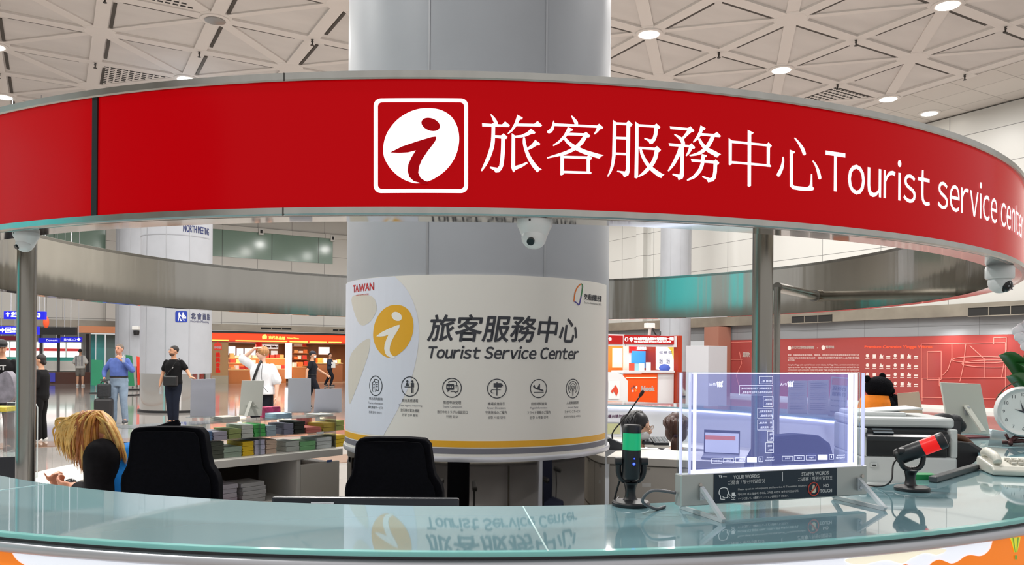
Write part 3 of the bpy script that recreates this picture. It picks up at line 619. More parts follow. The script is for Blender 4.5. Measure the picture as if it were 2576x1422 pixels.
gl = slab(B(), 0, .603, zb1+.004, zt1, -.014, -.008).build('display_panel', gm, scr)
slab(B(), -.033, .636, zb1, zt1+.002, -.03, -.026).build('cover_sheet', GLASS, scr)
EDGE = mat('lit_acrylic_edge', (230, 232, 255), .2, emit=1.5, ecol=(226, 228, 255)); EDGE2 = mat('faint_acrylic_edge', (210, 214, 245), .2, emit=.55, ecol=(200, 206, 250))
for s0, s1, z0, z1, m in ((0, .603, zb1, zb1+.010, EDGE), (.012, .017, zb1, zt1, EDGE), (-.003, 0, zb1, zt1, EDGE2), (-.034, -.03, zb1, zt1, EDGE2), (.578, .59, zb1, zt1, EDGE), (.603, .607, zb1, zt1, EDGE), (.632, .636, zb1, zt1, EDGE2), (0, .603, zt1-.0025, zt1, EDGE)):
    slab(B(), s0, s1, z0, z1, -.016, -.006).build('lit_edge', m, scr)
LTXT = mat('display_text', (225, 230, 255), .5, emit=.95, ecol=(226, 230, 255))
def z7(x, y): return onscr(1500+x/3.554, 940+y/3.554, -.006)
scr_fn = lambda d: (lambda s, z: sp(s, z, d))
def frame_poly(x0, y0, x1, y1, fn, d, nm, m, par, w=.0013):
    bm = bmesh.new(); a = [fn(x0, y0), fn(x1, y0), fn(x1, y1), fn(x0, y1)]
    i = [(p[0]+(w if k in (0, 3) else -w), p[1]+(-w if k in (0, 1) else w)) for k, p in enumerate(a)]
    va = [bm.verts.new((*p, 0)) for p in a]; vi = [bm.verts.new((*p, 0)) for p in i]
    for k in range(4): bm.faces.new((va[k], va[(k+1) % 4], vi[(k+1) % 4], vi[k]))
    return finish(bm, scr_fn(d), None, nm, m, par)
def stext(body, x0, x1, y0, y1, fn, d, m, par, mirror=False, bold=0, nm='lettering', face=None):
    """y0 top, y1 baseline, both at the middle of the words"""
    xm = (x0+x1)/2; a, b_, c = fn(x0, y1), fn(x1, y1), fn(xm, y0); w = b_[0]-a[0]; h = c[1]-fn(xm, y1)[1]
    bm = text_bm(body, w, h, bold, 0, face, ((a[0]+b_[0])/2, fn(xm, y1)[1]))
    if mirror:
        for v in bm.verts: v.co.x = a[0]+b_[0]-v.co.x
    return finish(bm, scr_fn(d), None, nm, m, par)
for (x0, y0, x1, y1, t1, t2) in ((1455, 25, 1577, 95, None, '嗯 嗯 嗯。'), (1278, 105, 1580, 195, '就是高雄照片下面的那張孔的嗎。', '因為後面都是小方塊在那邊漂浮。'), (1490, 205, 1582, 298, '對對對。', '是的是的。'), (1440, 310, 1582, 402, '好像常常滿溢。', '就在最後面。'), (1440, 412, 1585, 507, '好，高見鳳。', '好，高風亮節。'), (1528, 515, 1585, 607, '嗨。', '嗯。'), (1512, 618, 1585, 710, '你好。', '您好。')):
    fr = frame_poly(x0, y0, x1, y1, z7, -.0055, 'message_frame', LTXT, gl)
    if t1: stext(t1, x0+12, x1-14, y0+20, y0+38, z7, -.0055, LTXT, fr, True)
    stext(t2, x0+22, x1-10, y1-36, y1-16, z7, -.0055, LTXT, fr, True)
for dx, dy, lab in ((0, 0, ('Speak', 'Language')), (632, -22, ('Subtitle', 'Language'))):
    for i, (x0, x1) in enumerate(((1028, 1125), (1135, 1230), (1243, 1338), (1347, 1443), (1450, 1503))):
        x0, x1 = x0+dx*(1-.0), x1+dx-i*3; y0, y1 = 760-i*4+dy, 805-i*3.5+dy
        if i == 3: flat([[z7(x0, y0), z7(x1, y0), z7(x1, y1), z7(x0, y1)]], scr_fn(-.0055), None, 'language_button', LTXT, gl)
        else:
            fr = frame_poly(x0, y0, x1, y1, z7, -.0055, 'language_button', LTXT, gl)
            if i < 3: stext(('한국어', '日本語', 'English')[i], x0+28, x1-24, y0+14, y1-15, z7, -.0055, LTXT, fr, True)
            else: frame_poly(x0+18, y0+13, x1-18, y1-14, z7, -.0055, 'button_icon', LTXT, fr)
    stext(lab[0], 1520+dx, 1588+dx, 745+dy, 760+dy, z7, -.0055, LTXT, gl, True); stext(lab[1], 1510+dx, 1588+dx, 766+dy, 784+dy, z7, -.0055, LTXT, gl, True)
    x = 1010+dx; yy = 0 if dx == 0 else -2
    stext('iM-Ai', x, x+58, 84, 110, z7, -.0055, LTXT, gl, True)
    flat([[z7(x+64+k, 78+yy), z7(x+76+k, 70+yy), z7(x+86+k, 118+yy), z7(x+72+k, 124+yy)] for k in (0, 17, 34)]+[[z7(x+118, 66), z7(x+124, 66), z7(x+108, 118), z7(x+100, 120)]], scr_fn(-.0055), None, 'logo', LTXT, gl)
NAVY = mat('navy_plate', (14, 38, 54), .35)
def z8(x, y): return onscr(1780+x/6.779, 1160+y/6.779, .003)
pl = slab(B(), .0735, .521, zb0+.004, zb1-.002, 0, .002).build('label_plate', NAVY, scr)
PT = mat('plate_print', (250, 250, 250), .5); PD = .0028
stext('YOUR WORDS', 443, 882, 240, 297, z8, PD, PT, pl, bold=.0006, face=wide); stext('ご発言 / 당신이말한것', 345, 978, 322, 388, z8, PD, PT, pl, bold=.0003)
stext("STAFF'S WORDS".replace("'", '’'), 1607, 2065, 186, 243, z8, PD, PT, pl, bold=.0006); stext('ご返事 / 직원이말한것', 1545, 2125, 268, 334, z8, PD, PT, pl, bold=.0003)
for s, x0, x1, y0, y1 in (('Please speak to microphone and have the AI Translation solution.', 520, 1690, 438, 476, ), ('마이크에 대고 말씀해 주세요, 그러면 AI 번역 솔루션이 있습니다.', 520, 1555, 522, 562), ('マイクに話して、AI翻訳ソリューションを利用してください。', 520, 1380, 600, 640)):
    a, b_ = z8(x0, y1+20), z8(x1, y1-24); stext(s, x0, x1, y0, y1, z8, PD, PT, pl, bold=.0002)
stext('NO', 1975, 2068, 396, 446, z8, PD, PT, pl, bold=.0006, face=wide); stext('TOUCH', 1917, 2120, 482, 536, z8, PD, PT, pl, bold=.0006, face=wide)
flat([[z8(1270, 186), z8(1283, 184), z8(1283, 350), z8(1272, 352)], [z8(190, 245), z8(208, 243), z8(222, 285), z8(208, 292)], [z8(222, 243), z8(234, 242), z8(250, 290), z8(236, 296)]], scr_fn(PD), None, 'plate_marks', PT, pl)
stext('MINIS', 262, 328, 258, 278, z8, PD, PT, pl)
def zrib(pts, w): return [z8(*q) for q in ribbon([(a, b_, w) for a, b_ in pts])]
flat([zrib([(290, 655), (225, 650), (220, 600), (196, 550), (215, 480), (270, 458), (330, 470), (350, 520), (362, 555), (340, 575), (340, 620), (300, 632), (262, 615)], 7), zrib([(362, 580), (378, 566)], 4), zrib([(366, 598), (388, 596)], 4), zrib([(362, 614), (376, 626)], 4),
      [z8(415, 540), z8(468, 536), z8(470, 590), z8(440, 608), z8(413, 592)], zrib([(402, 590), (415, 620), (440, 630), (465, 616), (480, 588)], 4), zrib([(440, 630), (440, 655)], 4), zrib([(408, 660), (472, 655)], 4)], scr_fn(PD), None, 'speaker_pictogram', PT, pl)
cx_, cy_ = 1808, 480; N = 40
bm = bmesh.new(); vo = [bm.verts.new((*z8(cx_+98*math.cos(t), cy_+118*math.sin(t)), 0)) for t in (2*PI*j/N for j in range(N))]; vi = [bm.verts.new((*z8(cx_+82*math.cos(t), cy_+100*math.sin(t)), 0)) for t in (2*PI*j/N for j in range(N))]
for j in range(N): bm.faces.new((vo[j], vo[(j+1) % N], vi[(j+1) % N], vi[j]))
PR = mat('plate_red', (206, 66, 48), .5)
finish(bm, scr_fn(PD+.0006), None, 'ban_ring', PR, pl)
flat([zrib([(1745, 560), (1872, 400)], 9)], scr_fn(PD+.0012), None, 'ban_bar', PR, pl)
flat([[z8(1782, 480), z8(1850, 470), z8(1850, 520), z8(1825, 552), z8(1795, 545), z8(1760, 512), z8(1768, 500), z8(1785, 512)], zrib([(1790, 485), (1787, 425)], 6), zrib([(1806, 480), (1804, 410)], 6), zrib([(1822, 478), (1822, 415)], 6), zrib([(1840, 475), (1842, 435)], 6)], scr_fn(PD), None, 'hand_pictogram', mat('plate_cream', (226, 216, 190), .5), pl)
ACR = clear_mat('frosted_acrylic', (246, 250, 252), white=.55, rough=.1)
for s in (.03, .604):                                     # clear A-shaped feet
    b = B()
    for d0, d1 in (((.0, 1.150), (.112, ZT_+.006)), ((-.03, 1.15), (-.105, ZT_+.006)), ((.105, ZT_+.006), (-.1, ZT_+.006))):
        b.bar(sp(s, d0[1], d0[0]+.004), sp(s, d1[1], d1[0]), .012 if d0[1] > 1.1 else .01, .011)
    b.bar(sp(s, 1.152, .006), sp(s, 1.115, .006), .014, .012)
    f = b.build('acrylic_foot', ACR, scr)
    B().cyl(sp(s+(.0 if s < .3 else 0), 1.125, -.001), sp(s, 1.125, .016), .005, 12).build('screw', ALU, f)
for s in (.018, .612): B().cyl(sp(s+.01, 1.158, -.001), sp(s+.01, 1.158, .004), .0055, 14).build('screw', MIRROR, base)
tag(B().tube(smooth_line([tuple(sp(-.04, 1.135, -.02)), tuple(sp(-.10, 1.14, -.05)), tuple(sp(-.115, 1.105, -.08)), tuple(sp(-.06, ZT_+.006, -.1)), tuple(sp(-.01, ZT_+.005, -.13))], 8), .0045, 8).build('power_cable', mat('grey_cable', (92, 92, 96), .5), smooth='all'), 'grey cable plugged into the left end of the translation screen', 'cable')

# ---------------------------------------------------------------- desk microphones
def mic(base, label, light, tilt, scale=1):
    t = thing('desk_microphone', label, 'microphone', base, absolute=False)
    MB = mat('microphone_black', (26, 28, 32), .38)
    B().lathe([(.056, 0), (.058, .003), (.058, .010), (.054, .014), (.02, .016), (.0, .016)], n=36).build('base', MB, t, smooth=True)
    st = B(); st.tube(smooth_line([(0, .012, .012), (0, .012, .03), (0, .012, .055), (0, .008, .075)], 4), [.03, .024, .02, .018, .0165, .016, .016, .017, .018, .02, .022, .024, .024][:13], 16, sx=1.0)
    st.build('stem', MB, t, smooth=True)
    pv = Vector((0, .0, .135))
    for s in (-1, 1):
        b = B(); b.tube(smooth_line([(s*.004, .006, .072), (s*.026, .004, .078), (s*.038, .002, .1), (s*.0385, 0, .135)], 5), .009, 10)
        y = b.build('yoke_arm', MB, t, smooth=True)
        B().cyl((s*.03, 0, .135), (s*.05, 0, .135), .0125, 20).build('pivot_knob', MB, y, smooth=True)
    X = tilt.normalized(); up = Vector((1, 0, 0)) if abs(X.x) < .9 else Vector((0, 1, 0)); yv = X.cross(up).normalized(); xv = yv.cross(X)
    M = Matrix((xv, yv, X)).transposed(); r = .0285; z0 = -.055
    B().lathe([(.015, z0-.004), (.024, z0), (r, z0+.006), (r, .036)], pv, 32, M).build('body', MB, t, smooth=True)
    lb = B().lathe([(r-.001, .036), (r-.001, .05), (r-.001, .088)], pv, 32, M).build('light_band', light, t, smooth=True)
    B().lathe([(r, .088), (r, .108), (r-.004, .113), (.006, .1135)], pv, 32, M).build('head_cap', MB, t, smooth=True)
    return t, pv, M
bandm = bpy.data.materials.new('green_light'); bandm.use_nodes = True; p_ = bandm.node_tree.nodes['Principled BSDF']
p_.inputs['Base Color'].default_value = (.01, .12, .06, 1); p_.inputs['Emission Color'].default_value = (.0, .42, .16, 1); p_.inputs['Emission Strength'].default_value = .7; p_.inputs['Roughness'].default_value = .3
q = onz(1587, 1272, ZT_)
t, pv, M = mic((q.x, q.y, ZT_), 'black desk microphone standing upright, glowing green', bandm, Vector((.02, .02, 1)))
b = B().ball(pv+Vector((.004, -.0285, -.004)), .0042, 12, 8); led = b.build('led', mat('blue_led', (40, 50, 255), .3, emit=6, ecol=(40, 60, 255)), t, smooth='all')
B().ball(pv+Vector((.005, -.0282, .012)), .002, 10, 6).build('led', mat('blue_led', (40, 50, 255)), t, smooth='all')
q = onz(2294, 1234, ZT_)
t, pv, M = mic((q.x, q.y, ZT_), 'black desk microphone tipped on its side, glowing red', mat('red_light', (150, 6, 8), .3, emit=.6, ecol=(255, 22, 18)), Vector((.76, -.42, .42)))
B().ball(pv+M @ Vector((0, 0, .1138)), .009, 14, 6, (1, 1, .1), M).build('cap_mark', ALU, t)
def cable(pts, r, name, label, m=BLACK, parent=None, k=8):
    o = B().tube(smooth_line([tuple(p) for p in pts], k), r, 8).build(name, m, parent, smooth='all')
    if parent is None: tag(o, label, 'cable')
    return o
z = ZT_+.004
cable([Vector((q.x-.012, q.y+.04, ZT_+.115)), Vector((q.x-.05, q.y+.03, ZT_+.09)), Vector((q.x-.075, q.y+.0, ZT_+.03)), Vector((q.x-.1, q.y+.06, z)), Vector((q.x-.15, q.y+.22, z))], .003, 'microphone_cable', 'thin black cable looping down from the red-lit microphone')
q = onz(1587, 1272, ZT_)
cable([Vector((q.x-.03, q.y+.02, ZT_+.08)), Vector((q.x-.04, q.y+.03, ZT_+.04)), Vector((q.x-.045, q.y+.045, z)), Vector((q.x-.02, q.y+.13, z))], .003, 'microphone_cable', 'thin black cable behind the green-lit microphone')
# ---------------------------------------------------------------- cameras under the ring
def dome(q, name, label, kind, s=1.0, rz=0):
    WH = mat('camera_white', (226, 228, 228), .3); t = thing(name, label, 'security camera', q, rz, absolute=False)
    if kind == 'dome':
        B().lathe([(.030, -.062), (.046, -.024), (.049, -.02), (.052, -.012), (.052, 0)][::1], n=32).build('housing', WH, t, smooth=True)
        B().ball((0, -.006, -.05), .036, 24, 12, (1, 1, .95)).build('eyeball', WH, t, smooth='all')
        B().cyl((.0, -.034, -.062), (.0, -.043, -.068), .011, 16).build('lens', mat('lens_black', (18, 18, 20), .12), t, smooth=True)
        B().box((.0, -.05, -.006), (.006, .004, .006)).build('screw_cover', BLACK, t)
    else:
        B().lathe([(.05, -.055), (.054, -.05), (.054, -.012), (.048, 0)], n=32).build('housing', WH, t, smooth=True)
        e = B().ball((0, 0, -.07), .044, 24, 12).build('eyeball', WH, t, smooth='all')
        B().ball((0, -.02, -.082), .03, 20, 10, (1, 1, .95)).build('lens', mat('lens_black', (18, 18, 20), .12), t, smooth='all')
        for i in range(6):
            a = i*PI/3; B().ball((.016*math.cos(a), -.046, -.088+.014*math.sin(a)), .003, 8, 5).build('infrared_led', ALU, e)
    return t
RM = (RI+R0)/2
q = oncyl(1345, 562, RM); dome((q.x, q.y, ZB-DT), 'dome_camera', 'white dome camera under the sign ring before the column', 'dome', rz=-.3)
q = oncyl(2515, 690, RM); dome((q.x, q.y, ZB-DT), 'ball_camera', 'white ball camera with dark lens under the right end of the ring', 'ball', rz=.5)
q = oncyl(66, 610, RM); dome((q.x, q.y, ZB-DT), 'dome_camera', 'white dome camera above the left post', 'dome', rz=-.6).scale = (.75,)*3
# ---------------------------------------------------------------- staff side: monitors, chairs
def rbox(name, c, d, m, parent=None, rz=0, bevel=.004, M=None):
    return B().box(c, d, rz, M).build(name, m, parent, bevel=bevel)
DK = mat('monitor_back', (24, 28, 36), .35)
def monitor(c, ztop, w, rz, label, sticker=False, h=.30, m=DK):
    t = thing('computer_monitor', label, 'monitor', (c[0], c[1], .75), rz, absolute=False); zt = ztop-.75
    rbox('screen_housing', (0, 0, zt-h/2), (w, .022, h), m, t, bevel=.006)
    rbox('stand_neck', (0, .03, (zt-h/2)/2), (.05, .02, zt-h/2), m, t); rbox('stand_foot', (0, .02, .006), (.2, .16, .012), m, t)
    if sticker:
        st = rbox('barcode_sticker', (-.135, -.0118, zt-.024), (.072, .001, .018), mat('sticker_white', (225, 228, 232), .5), t, bevel=0)
        b = B(); x = -.165
        while x < -.108: w_ = random.choice((.0008, .0014, .002)); b.box((x, -.0127, zt-.024), (w_, .0006, .009)); x += w_+random.choice((.0012, .002))
        b.build('bars', DARKTXT, st)
    return t
a_, b_ = at(686, 1249, 2.52), at(1155, 1253, 2.52)
monitor(((a_.x+b_.x)/2, 2.52), (a_.z+b_.z)/2, b_.x-a_.x, 0, 'black computer monitor seen from behind, its top just over the desk edge', True)
a_, b_ = onz(2346, 1214, ZT_+.001), onz(2455, 1181, ZT_+.001)
tag(B().bar(a_+Vector((0, 0, .011)), b_+Vector((0, 0, .011)), .03, .022).build('bar', mat('bar_grey', (66, 70, 74), .4), bevel=.003), 'long dark grey bar lying on the inner desk edge beside the red-lit microphone', 'bar').name = 'desk_edge_bar'
a_ = at(10, 1150, 3.9)
monitor((a_.x, 3.9), a_.z, .22, .5, 'black monitor at the left end of the staff worktop', h=.22)
def chair(c, ztop, w, label, rz=0, m=SOFTBLACK, head=True, lean=.08):
    """high-backed office chair, seen from behind; z measured from the floor"""
    t = thing('office_chair', label, 'chair', (c[0], c[1], 0), rz, absolute=False)
    zs = .47; hb = ztop-zs+.05; W2 = w/2
    out = [(-W2*.9, 0), (W2*.9, 0), (W2, .12), (W2, hb*.68), (W2*.97, hb*.725), (W2*.85, hb*.78), (W2*.81, hb*.83), (W2*.775, hb-.07), (W2*.75, hb-.03), (W2*.66, hb-.006), (W2*.3, hb), (-W2*.3, hb), (-W2*.66, hb-.006), (-W2*.75, hb-.03), (-W2*.775, hb-.07), (-W2*.81, hb*.83), (-W2*.85, hb*.78), (-W2*.97, hb*.725), (-W2, hb*.68), (-W2, .12)]
    if not head: out = [(-W2*.85, 0), (W2*.85, 0), (W2, .14), (W2, hb*.62), (W2*.93, hb*.82), (W2*.78, hb*.93), (W2*.5, hb*.985), (0, hb), (-W2*.5, hb*.985), (-W2*.78, hb*.93), (-W2*.93, hb*.82), (-W2, hb*.62), (-W2, .14)]
    fn = lambda x, y, d: Vector((x, d+lean*.0-lean*(y/hb)*.6+.10*(x/W2)**2*.35, zs-.05+y))
    k = B().prism(out, fn, .075).build('backrest', m, t, smooth=True, bevel=.018)
    sh = B().prism([(x*.86, y*.96+.015) for x, y in out], lambda x, y, d: fn(x, y, d-.008), .012).build('back_shell', SOFTBLACK, k, smooth=True)
    so = rrect(-.25, .05, .25, .53, .1)
    B().prism(so, lambda x, y, d: Vector((x, y, zs-.07+d)), .08).build('seat', m, t, smooth=True, bevel=.02)
    B().cyl((0, .28, .09), (0, .28, zs-.06), .028, 16).build('gas_column', BLACK, t, smooth=True)
    for i in range(5):
        a = 2*PI*i/5+.3; e = Vector((.3*math.cos(a), .28+.3*math.sin(a), .07))
        l = B().tube([(0, .28, .1), tuple(e)], [.028, .018], 10).build('base_leg', BLACK, t, smooth=True)
        B().cyl(e+Vector((-.012, 0, -.04)), e+Vector((.012, 0, -.04)), .028, 14).build('caster', BLACK, l, smooth=True)
    for s in (-1, 1):
        B().tube([(s*.27, .22, zs-.03), (s*.3, .22, zs+.1), (s*.3, .2, zs+.2)], .016, 10).build('arm_post', BLACK, t, smooth=True)
        rbox('arm_pad', (s*.3, .25, zs+.215), (.075, .26, .03), BLACK, t, bevel=.012)
    return t
chair((at(426, 1072, 3.5).x, 3.5), at(426, 1073, 3.5).z, .425, 'black high-backed office chair beside the blonde woman', .05)
chair((at(990, 1100, 3.45).x, 3.45), at(990, 1101, 3.42).z, .43, 'black high-backed office chair before the column and its cream wrap', -.05)
chair((at(1996, 1090, 3.9).x, 3.9), at(1996, 1090, 3.9).z, .5, 'dark blue office chair seen through the translation screen', .25, noisy(mat('navy_fabric', (30, 36, 58), .85, spec=.2), 90, .25), head=False)
q = at(2425, 1170, 3.95); tbag = thing('tote_bag', 'black bag with brown top standing behind the dark bar, right of the printer', 'bag', (q.x, q.y, .75)); zt_ = at(2420, 1110, 3.95).z-.75
ol = [(-.17, 0), (.13, 0), (.15, zt_*.72), (.12, zt_*.86), (.05, zt_*.97), (-.05, zt_), (-.17, zt_*.95)]
B().prism(ol, lambda x, y, d: Vector((q.x+x, q.y+d, .751+y)), .18).build('body', mat('leather_black', (28, 28, 30), .4), tbag, smooth=True, bevel=.03)
B().tube(smooth_line([(q.x-.12, q.y+.09, .75+zt_*.9), (q.x-.06, q.y+.09, .75+zt_+.012), (q.x+.04, q.y+.09, .75+zt_+.004), (q.x+.10, q.y+.09, .75+zt_*.88)], 5), .018, 10).build('brown_top', mat('leather_brown', (92, 56, 34), .5), tbag, smooth='all')
# ---------------------------------------------------------------- left cabinet, fridge, leaflet racks
CA, CB = onz(860, 1128, .85), onz(540, 1160, .85)
CE = (CB-CA); CL = CE.length; CE.normalize(); CN = Vector((CE.y, -CE.x, 0)); CN = CN if CN.y < 0 else -CN       # CN to the front
MC = Matrix((CE, CN, Vector((0, 0, 1)))).transposed()
def cpnt(s, d, z): return Vector((CA.x, CA.y, 0))+CE*s+CN*d+Vector((0, 0, z))
def cs(x, y, d=0): p = onplane(x, y, CA+CN*d, CN); return (p-CA).dot(CE), p.z
def cbox(s0, s1, d0, d1, z0, z1, name, m, parent, bevel=.003):
    return B().box(cpnt((s0+s1)/2, (d0+d1)/2, (z0+z1)/2), (s1-s0, abs(d1-d0), z1-z0), m=MC).build(name, m, parent, bevel=bevel)
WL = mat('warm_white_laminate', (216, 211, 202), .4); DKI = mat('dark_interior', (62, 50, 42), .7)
cab = thing('low_cabinet', 'white low cabinet with open shelf bay and leaflet racks on top', 'cabinet', cpnt(.6, -.25, 0))
sF0, sF1 = cs(858, 1200)[0], cs(756, 1200)[0]; sD = cs(747, 1200)[0]; sE = cs(547, 1200)[0]; SX = CL+.55
cbox(-.0, SX, -.5, .012, .80, .85, 'top', WL, cab)
cbox(sD-.03, sD, -.5, 0, 0, .8, 'divider', WL, cab); cbox(sE, sE+.02, -.5, 0, 0, .8, 'divider', WL, cab); cbox(SX-.02, SX, -.5, 0, 0, .8, 'side_panel', WL, cab)
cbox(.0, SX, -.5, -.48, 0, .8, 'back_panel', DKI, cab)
zsh = cs(640, 1240)[1]-.0
shf = cbox(sD+.02, sE, -.47, .0, zsh-.1, zsh-.075, 'shelf', WL, cab); cbox(sD+.03, sE, -.47, -.02, 0, .04, 'plinth', WL, cab)
zsh -= .075
fr = thing('mini_fridge', 'small off-white fridge with blue badge under the cabinet top', 'fridge', cpnt(sF1/2, -.25, 0))
cbox(max(sF0, .012), sF1, -.46, -.03, .0, .745, 'body', BLACK, fr); zf = cs(800, 1165)[1]  # black above the door stands in for the shaded gap under the top
d_ = cbox(max(sF0, .012)+.004, sF1-.004, -.029, -.003, .03, zf, 'door', mat('fridge_door', (204, 198, 186), .4), fr, .006)
a_ = cs(829, 1160); cbox(a_[0]-.022, a_[0]+.022, -.003, .0, a_[1]-.009, a_[1]+.007, 'badge', mat('badge_blue', (60, 92, 150), .4), d_, .002)
def wobble(): return random.uniform(-1, 1)
def stack(name, s0, s1, d, w, z0, h, rgb, label, group, spread=.5):
    """a pile of leaflets: one mesh of bundles a little askew"""
    key = 'paper_%d_%d_%d' % rgb; m = mat(key, rgb, .6); t = B(); n = max(2, int(h/.026)); z = z0
    for i in range(n):
        hh = h/n; o = (wobble()*.004*spread, wobble()*.006*spread); L = 5
        for j in range(L):
            t.box(cpnt((s0+s1)/2+o[0]+wobble()*.0012, d+o[1], z+hh*(j+.5)/L*.94), ((s1-s0)*.97, w, hh*.94/L*.9), m=MC @ Matrix.Rotation(wobble()*.02, 3, 'Z'))
        z += hh
    o = t.build(name, m); return tag(o, label, 'leaflets', group)
rk = thing('leaflet_rack', 'clear acrylic rack of two tiers full of leaflet stacks', 'rack', cpnt(.75, -.25, .85))
zt1_, zt2_ = .972, 1.085; D0, D1 = -.30, -.06; sR0, sR1 = .03, SX-.02
for z in (zt1_, zt2_): cbox(sR0, sR1, D0, D1, z-.004, z, 'tier', ACL, rk, 0)
for x in (858, 668, 530, 440): s_ = cs(x, 1090)[0]; cbox(s_-.003, s_+.003, D0, D1, .852, zt2_-.004, 'upright', ACL, rk, 0)
s_ = cs(818, 1083)[0]; cbox(s_-.03, s_+.03, D1, D1+.002, zt1_-.012, zt1_+.004, 'price_tag', WHITE, rk, 0)
LO = [(520, 552, 46, (70, 74, 62), 'dark green leaflets'), (550, 596, 26, (150, 166, 148), 'grey-green leaflets with curled edges'), (598, 626, 36, (226, 186, 30), 'yellow leaflets beside lavender ones'), (628, 654, 38, (190, 186, 206), 'lavender leaflets'), (657, 683, 36, (206, 178, 156), 'peach leaflets'), (706, 740, 27, (186, 190, 182), 'grey-white leaflets'), (742, 782, 23, (126, 186, 128), 'pale green leaflets'), (784, 822, 30, (196, 200, 198), 'white leaflets'), (830, 856, 32, (230, 192, 40), 'yellow leaflets beside the column')]
for x0, x1, hp, c, lb in LO:
    s0, s1 = sorted((cs(x0, 1120, -.14)[0], cs(x1, 1120, -.14)[0])); stack('leaflet_stack', s0, s1, -.18, .2, .851, min(.112, hp*5.4/2000), c, 'stack of '+lb+' on the lower tier', 'leaflet stacks on the lower tier')
UP = [(450, 494, 22, (228, 196, 60), 'yellow leaflets at the left end'), (496, 522, 22, (96, 122, 158), 'blue leaflets'), (525, 560, 20, (176, 168, 180), 'mauve-grey leaflets'), (563, 594, 24, (150, 160, 96), 'olive and yellow leaflets'), (596, 625, 32, (206, 206, 196), 'white leaflets beside green ones'), (628, 656, 31, (86, 186, 96), 'bright green leaflets'), (658, 682, 26, (166, 182, 190), 'pale blue-grey leaflets'), (702, 726, 28, (140, 138, 156), 'violet-grey leaflets'), (728, 754, 32, (34, 36, 26), 'black leaflets'), (757, 796, 14, (226, 128, 116), 'coral leaflets'), (800, 831, 22, (196, 166, 66), 'mustard leaflets'), (833, 853, 28, (150, 156, 80), 'olive leaflets beside the column')]
for x0, x1, hp, c, lb in UP:
    s0, s1 = sorted((cs(x0, 1080, -.14)[0], cs(x1, 1080, -.14)[0])); stack('leaflet_stack', s0, s1, -.18, .2, zt1_+.0005, hp*5.5/2000, c, 'stack of '+lb+' on the upper tier', 'leaflet stacks on the upper tier')
for x0, x1, hp, c, lb in ((548, 592, 12, (206, 202, 190), 'cream leaflets'), (682, 722, 13, (176, 206, 224), 'pale blue leaflets'), (790, 826, 5, (224, 224, 214), 'white sheets')):
    s0, s1 = sorted((cs(x0, 1040, -.14)[0], cs(x1, 1040, -.14)[0])); stack('leaflet_stack', s0, s1, -.16, .16, zt2_+.0005, hp*5.5/2000, c, 'stack of '+lb+' on top of the clear rack', 'leaflet stacks on top of the rack')
s0, s1 = sorted((cs(660, 1020, -.25)[0], cs(700, 1020, -.25)[0]))
tag(cbox(s0, s1, -.28, -.22, zt2_+.001, zt2_+.075, 'leaflet_box', noisy(mat('magenta_box', (176, 40, 90), .5), 30, .5), None), 'magenta printed box on top of the clear rack', 'box')
s0, s1 = sorted((cs(758, 1060, -.22)[0], cs(796, 1060, -.22)[0]))
tag(cbox(s0, s1, -.285, -.275, zt1_+.001, zt1_+.105, 'leaflet_box', noisy(mat('pink_flyer', (226, 150, 160), .5), 40, .3), None), 'pink flowered flyer standing behind the coral leaflets', 'flyer')
for x0, x1, yb, hp, c, lb in ((551, 591, 1232, 45, (204, 198, 206), 'white leaflets, three bundles high'), (600, 660, 1233, 50, (200, 198, 196), 'larger white booklets')):
    s0, s1 = sorted((cs(x0, 1220, -.1)[0], cs(x1, 1220, -.1)[0])); stack('booklet_stack', s0, s1, -.16, .2, zsh+.022 if x0 < 560 else zsh+.001, hp*5.3/2000, c, 'stack of '+lb+' on the cabinet shelf', 'stacks on the cabinet shelf', 1.5)
s0, s1 = sorted((cs(549, 1245, -.05)[0], cs(610, 1245, -.05)[0]))
stack('booklet_stack', s0, s1, -.14, .23, zsh+.0005, .02, (206, 112, 128), 'pink booklets at the bottom of the cabinet shelf', 'stacks on the cabinet shelf')
SHEET = mat('sheet_back', (196, 196, 204), .55); BOARD = mat('board_back', (206, 206, 196), .5)
def sheet(px, Y, label, easel=False, thick=.004, m=SHEET, foot=.07, name='notice_holder'):
    """px: four photo corners TL TR BR BL; stands on its foot"""
    c = [at(*p, Y) for p in px]
    t = thing(name, label, 'notice', ((c[2]+c[3])/2))
    n = (c[1]-c[0]).cross(c[3]-c[0]).normalized()
    if n.y > 0: n = -n
    b = B(); b.add([p for p in c]+[p-n*thick for p in c], [(0, 1, 2, 3), (7, 6, 5, 4), (0, 4, 5, 1), (1, 5, 6, 2), (2, 6, 7, 3), (3, 7, 4, 0)]); b.build('sheet', m, t, bevel=.0012)
    mid = (c[2]+c[3])/2; e = (c[2]-c[3]).normalized(); L = (c[2]-c[3]).length
    if easel:
        up = ((c[0]+c[1])/2-mid); st = B(); st.bar(mid+up*.42+n*.004, mid+n*foot*1.2+Vector((0, 0, .004)), .022, .006); st.bar(mid+up*.3-e*.035+n*.006, mid+up*.3+e*.035+n*.006, .012, .006); st.build('easel_leg', m, t)
    else: B().bar(c[3]+n*foot/2, c[2]+n*foot/2, foot, .004).build('foot', ACL, t)
    return t
sheet(((480, 955), (541, 953), (541, 1048), (478, 1049)), 5.15, 'grey notice back in a holder, leftmost of those on the rack', m=noisy(mat('sheet_wavy', (188, 188, 200), .5), 5, .06, 1, (.6, 1, 3)))
sheet(((608, 958), (663, 958), (657, 1047), (601, 1046)), 5.35, 'off-white board with easel leg on the leaflet rack', True, .012, BOARD)
sheet(((725, 952), (782, 952), (782, 1036), (723, 1037)), 5.6, 'tall grey notice back before the walking guard', m=SHEET)
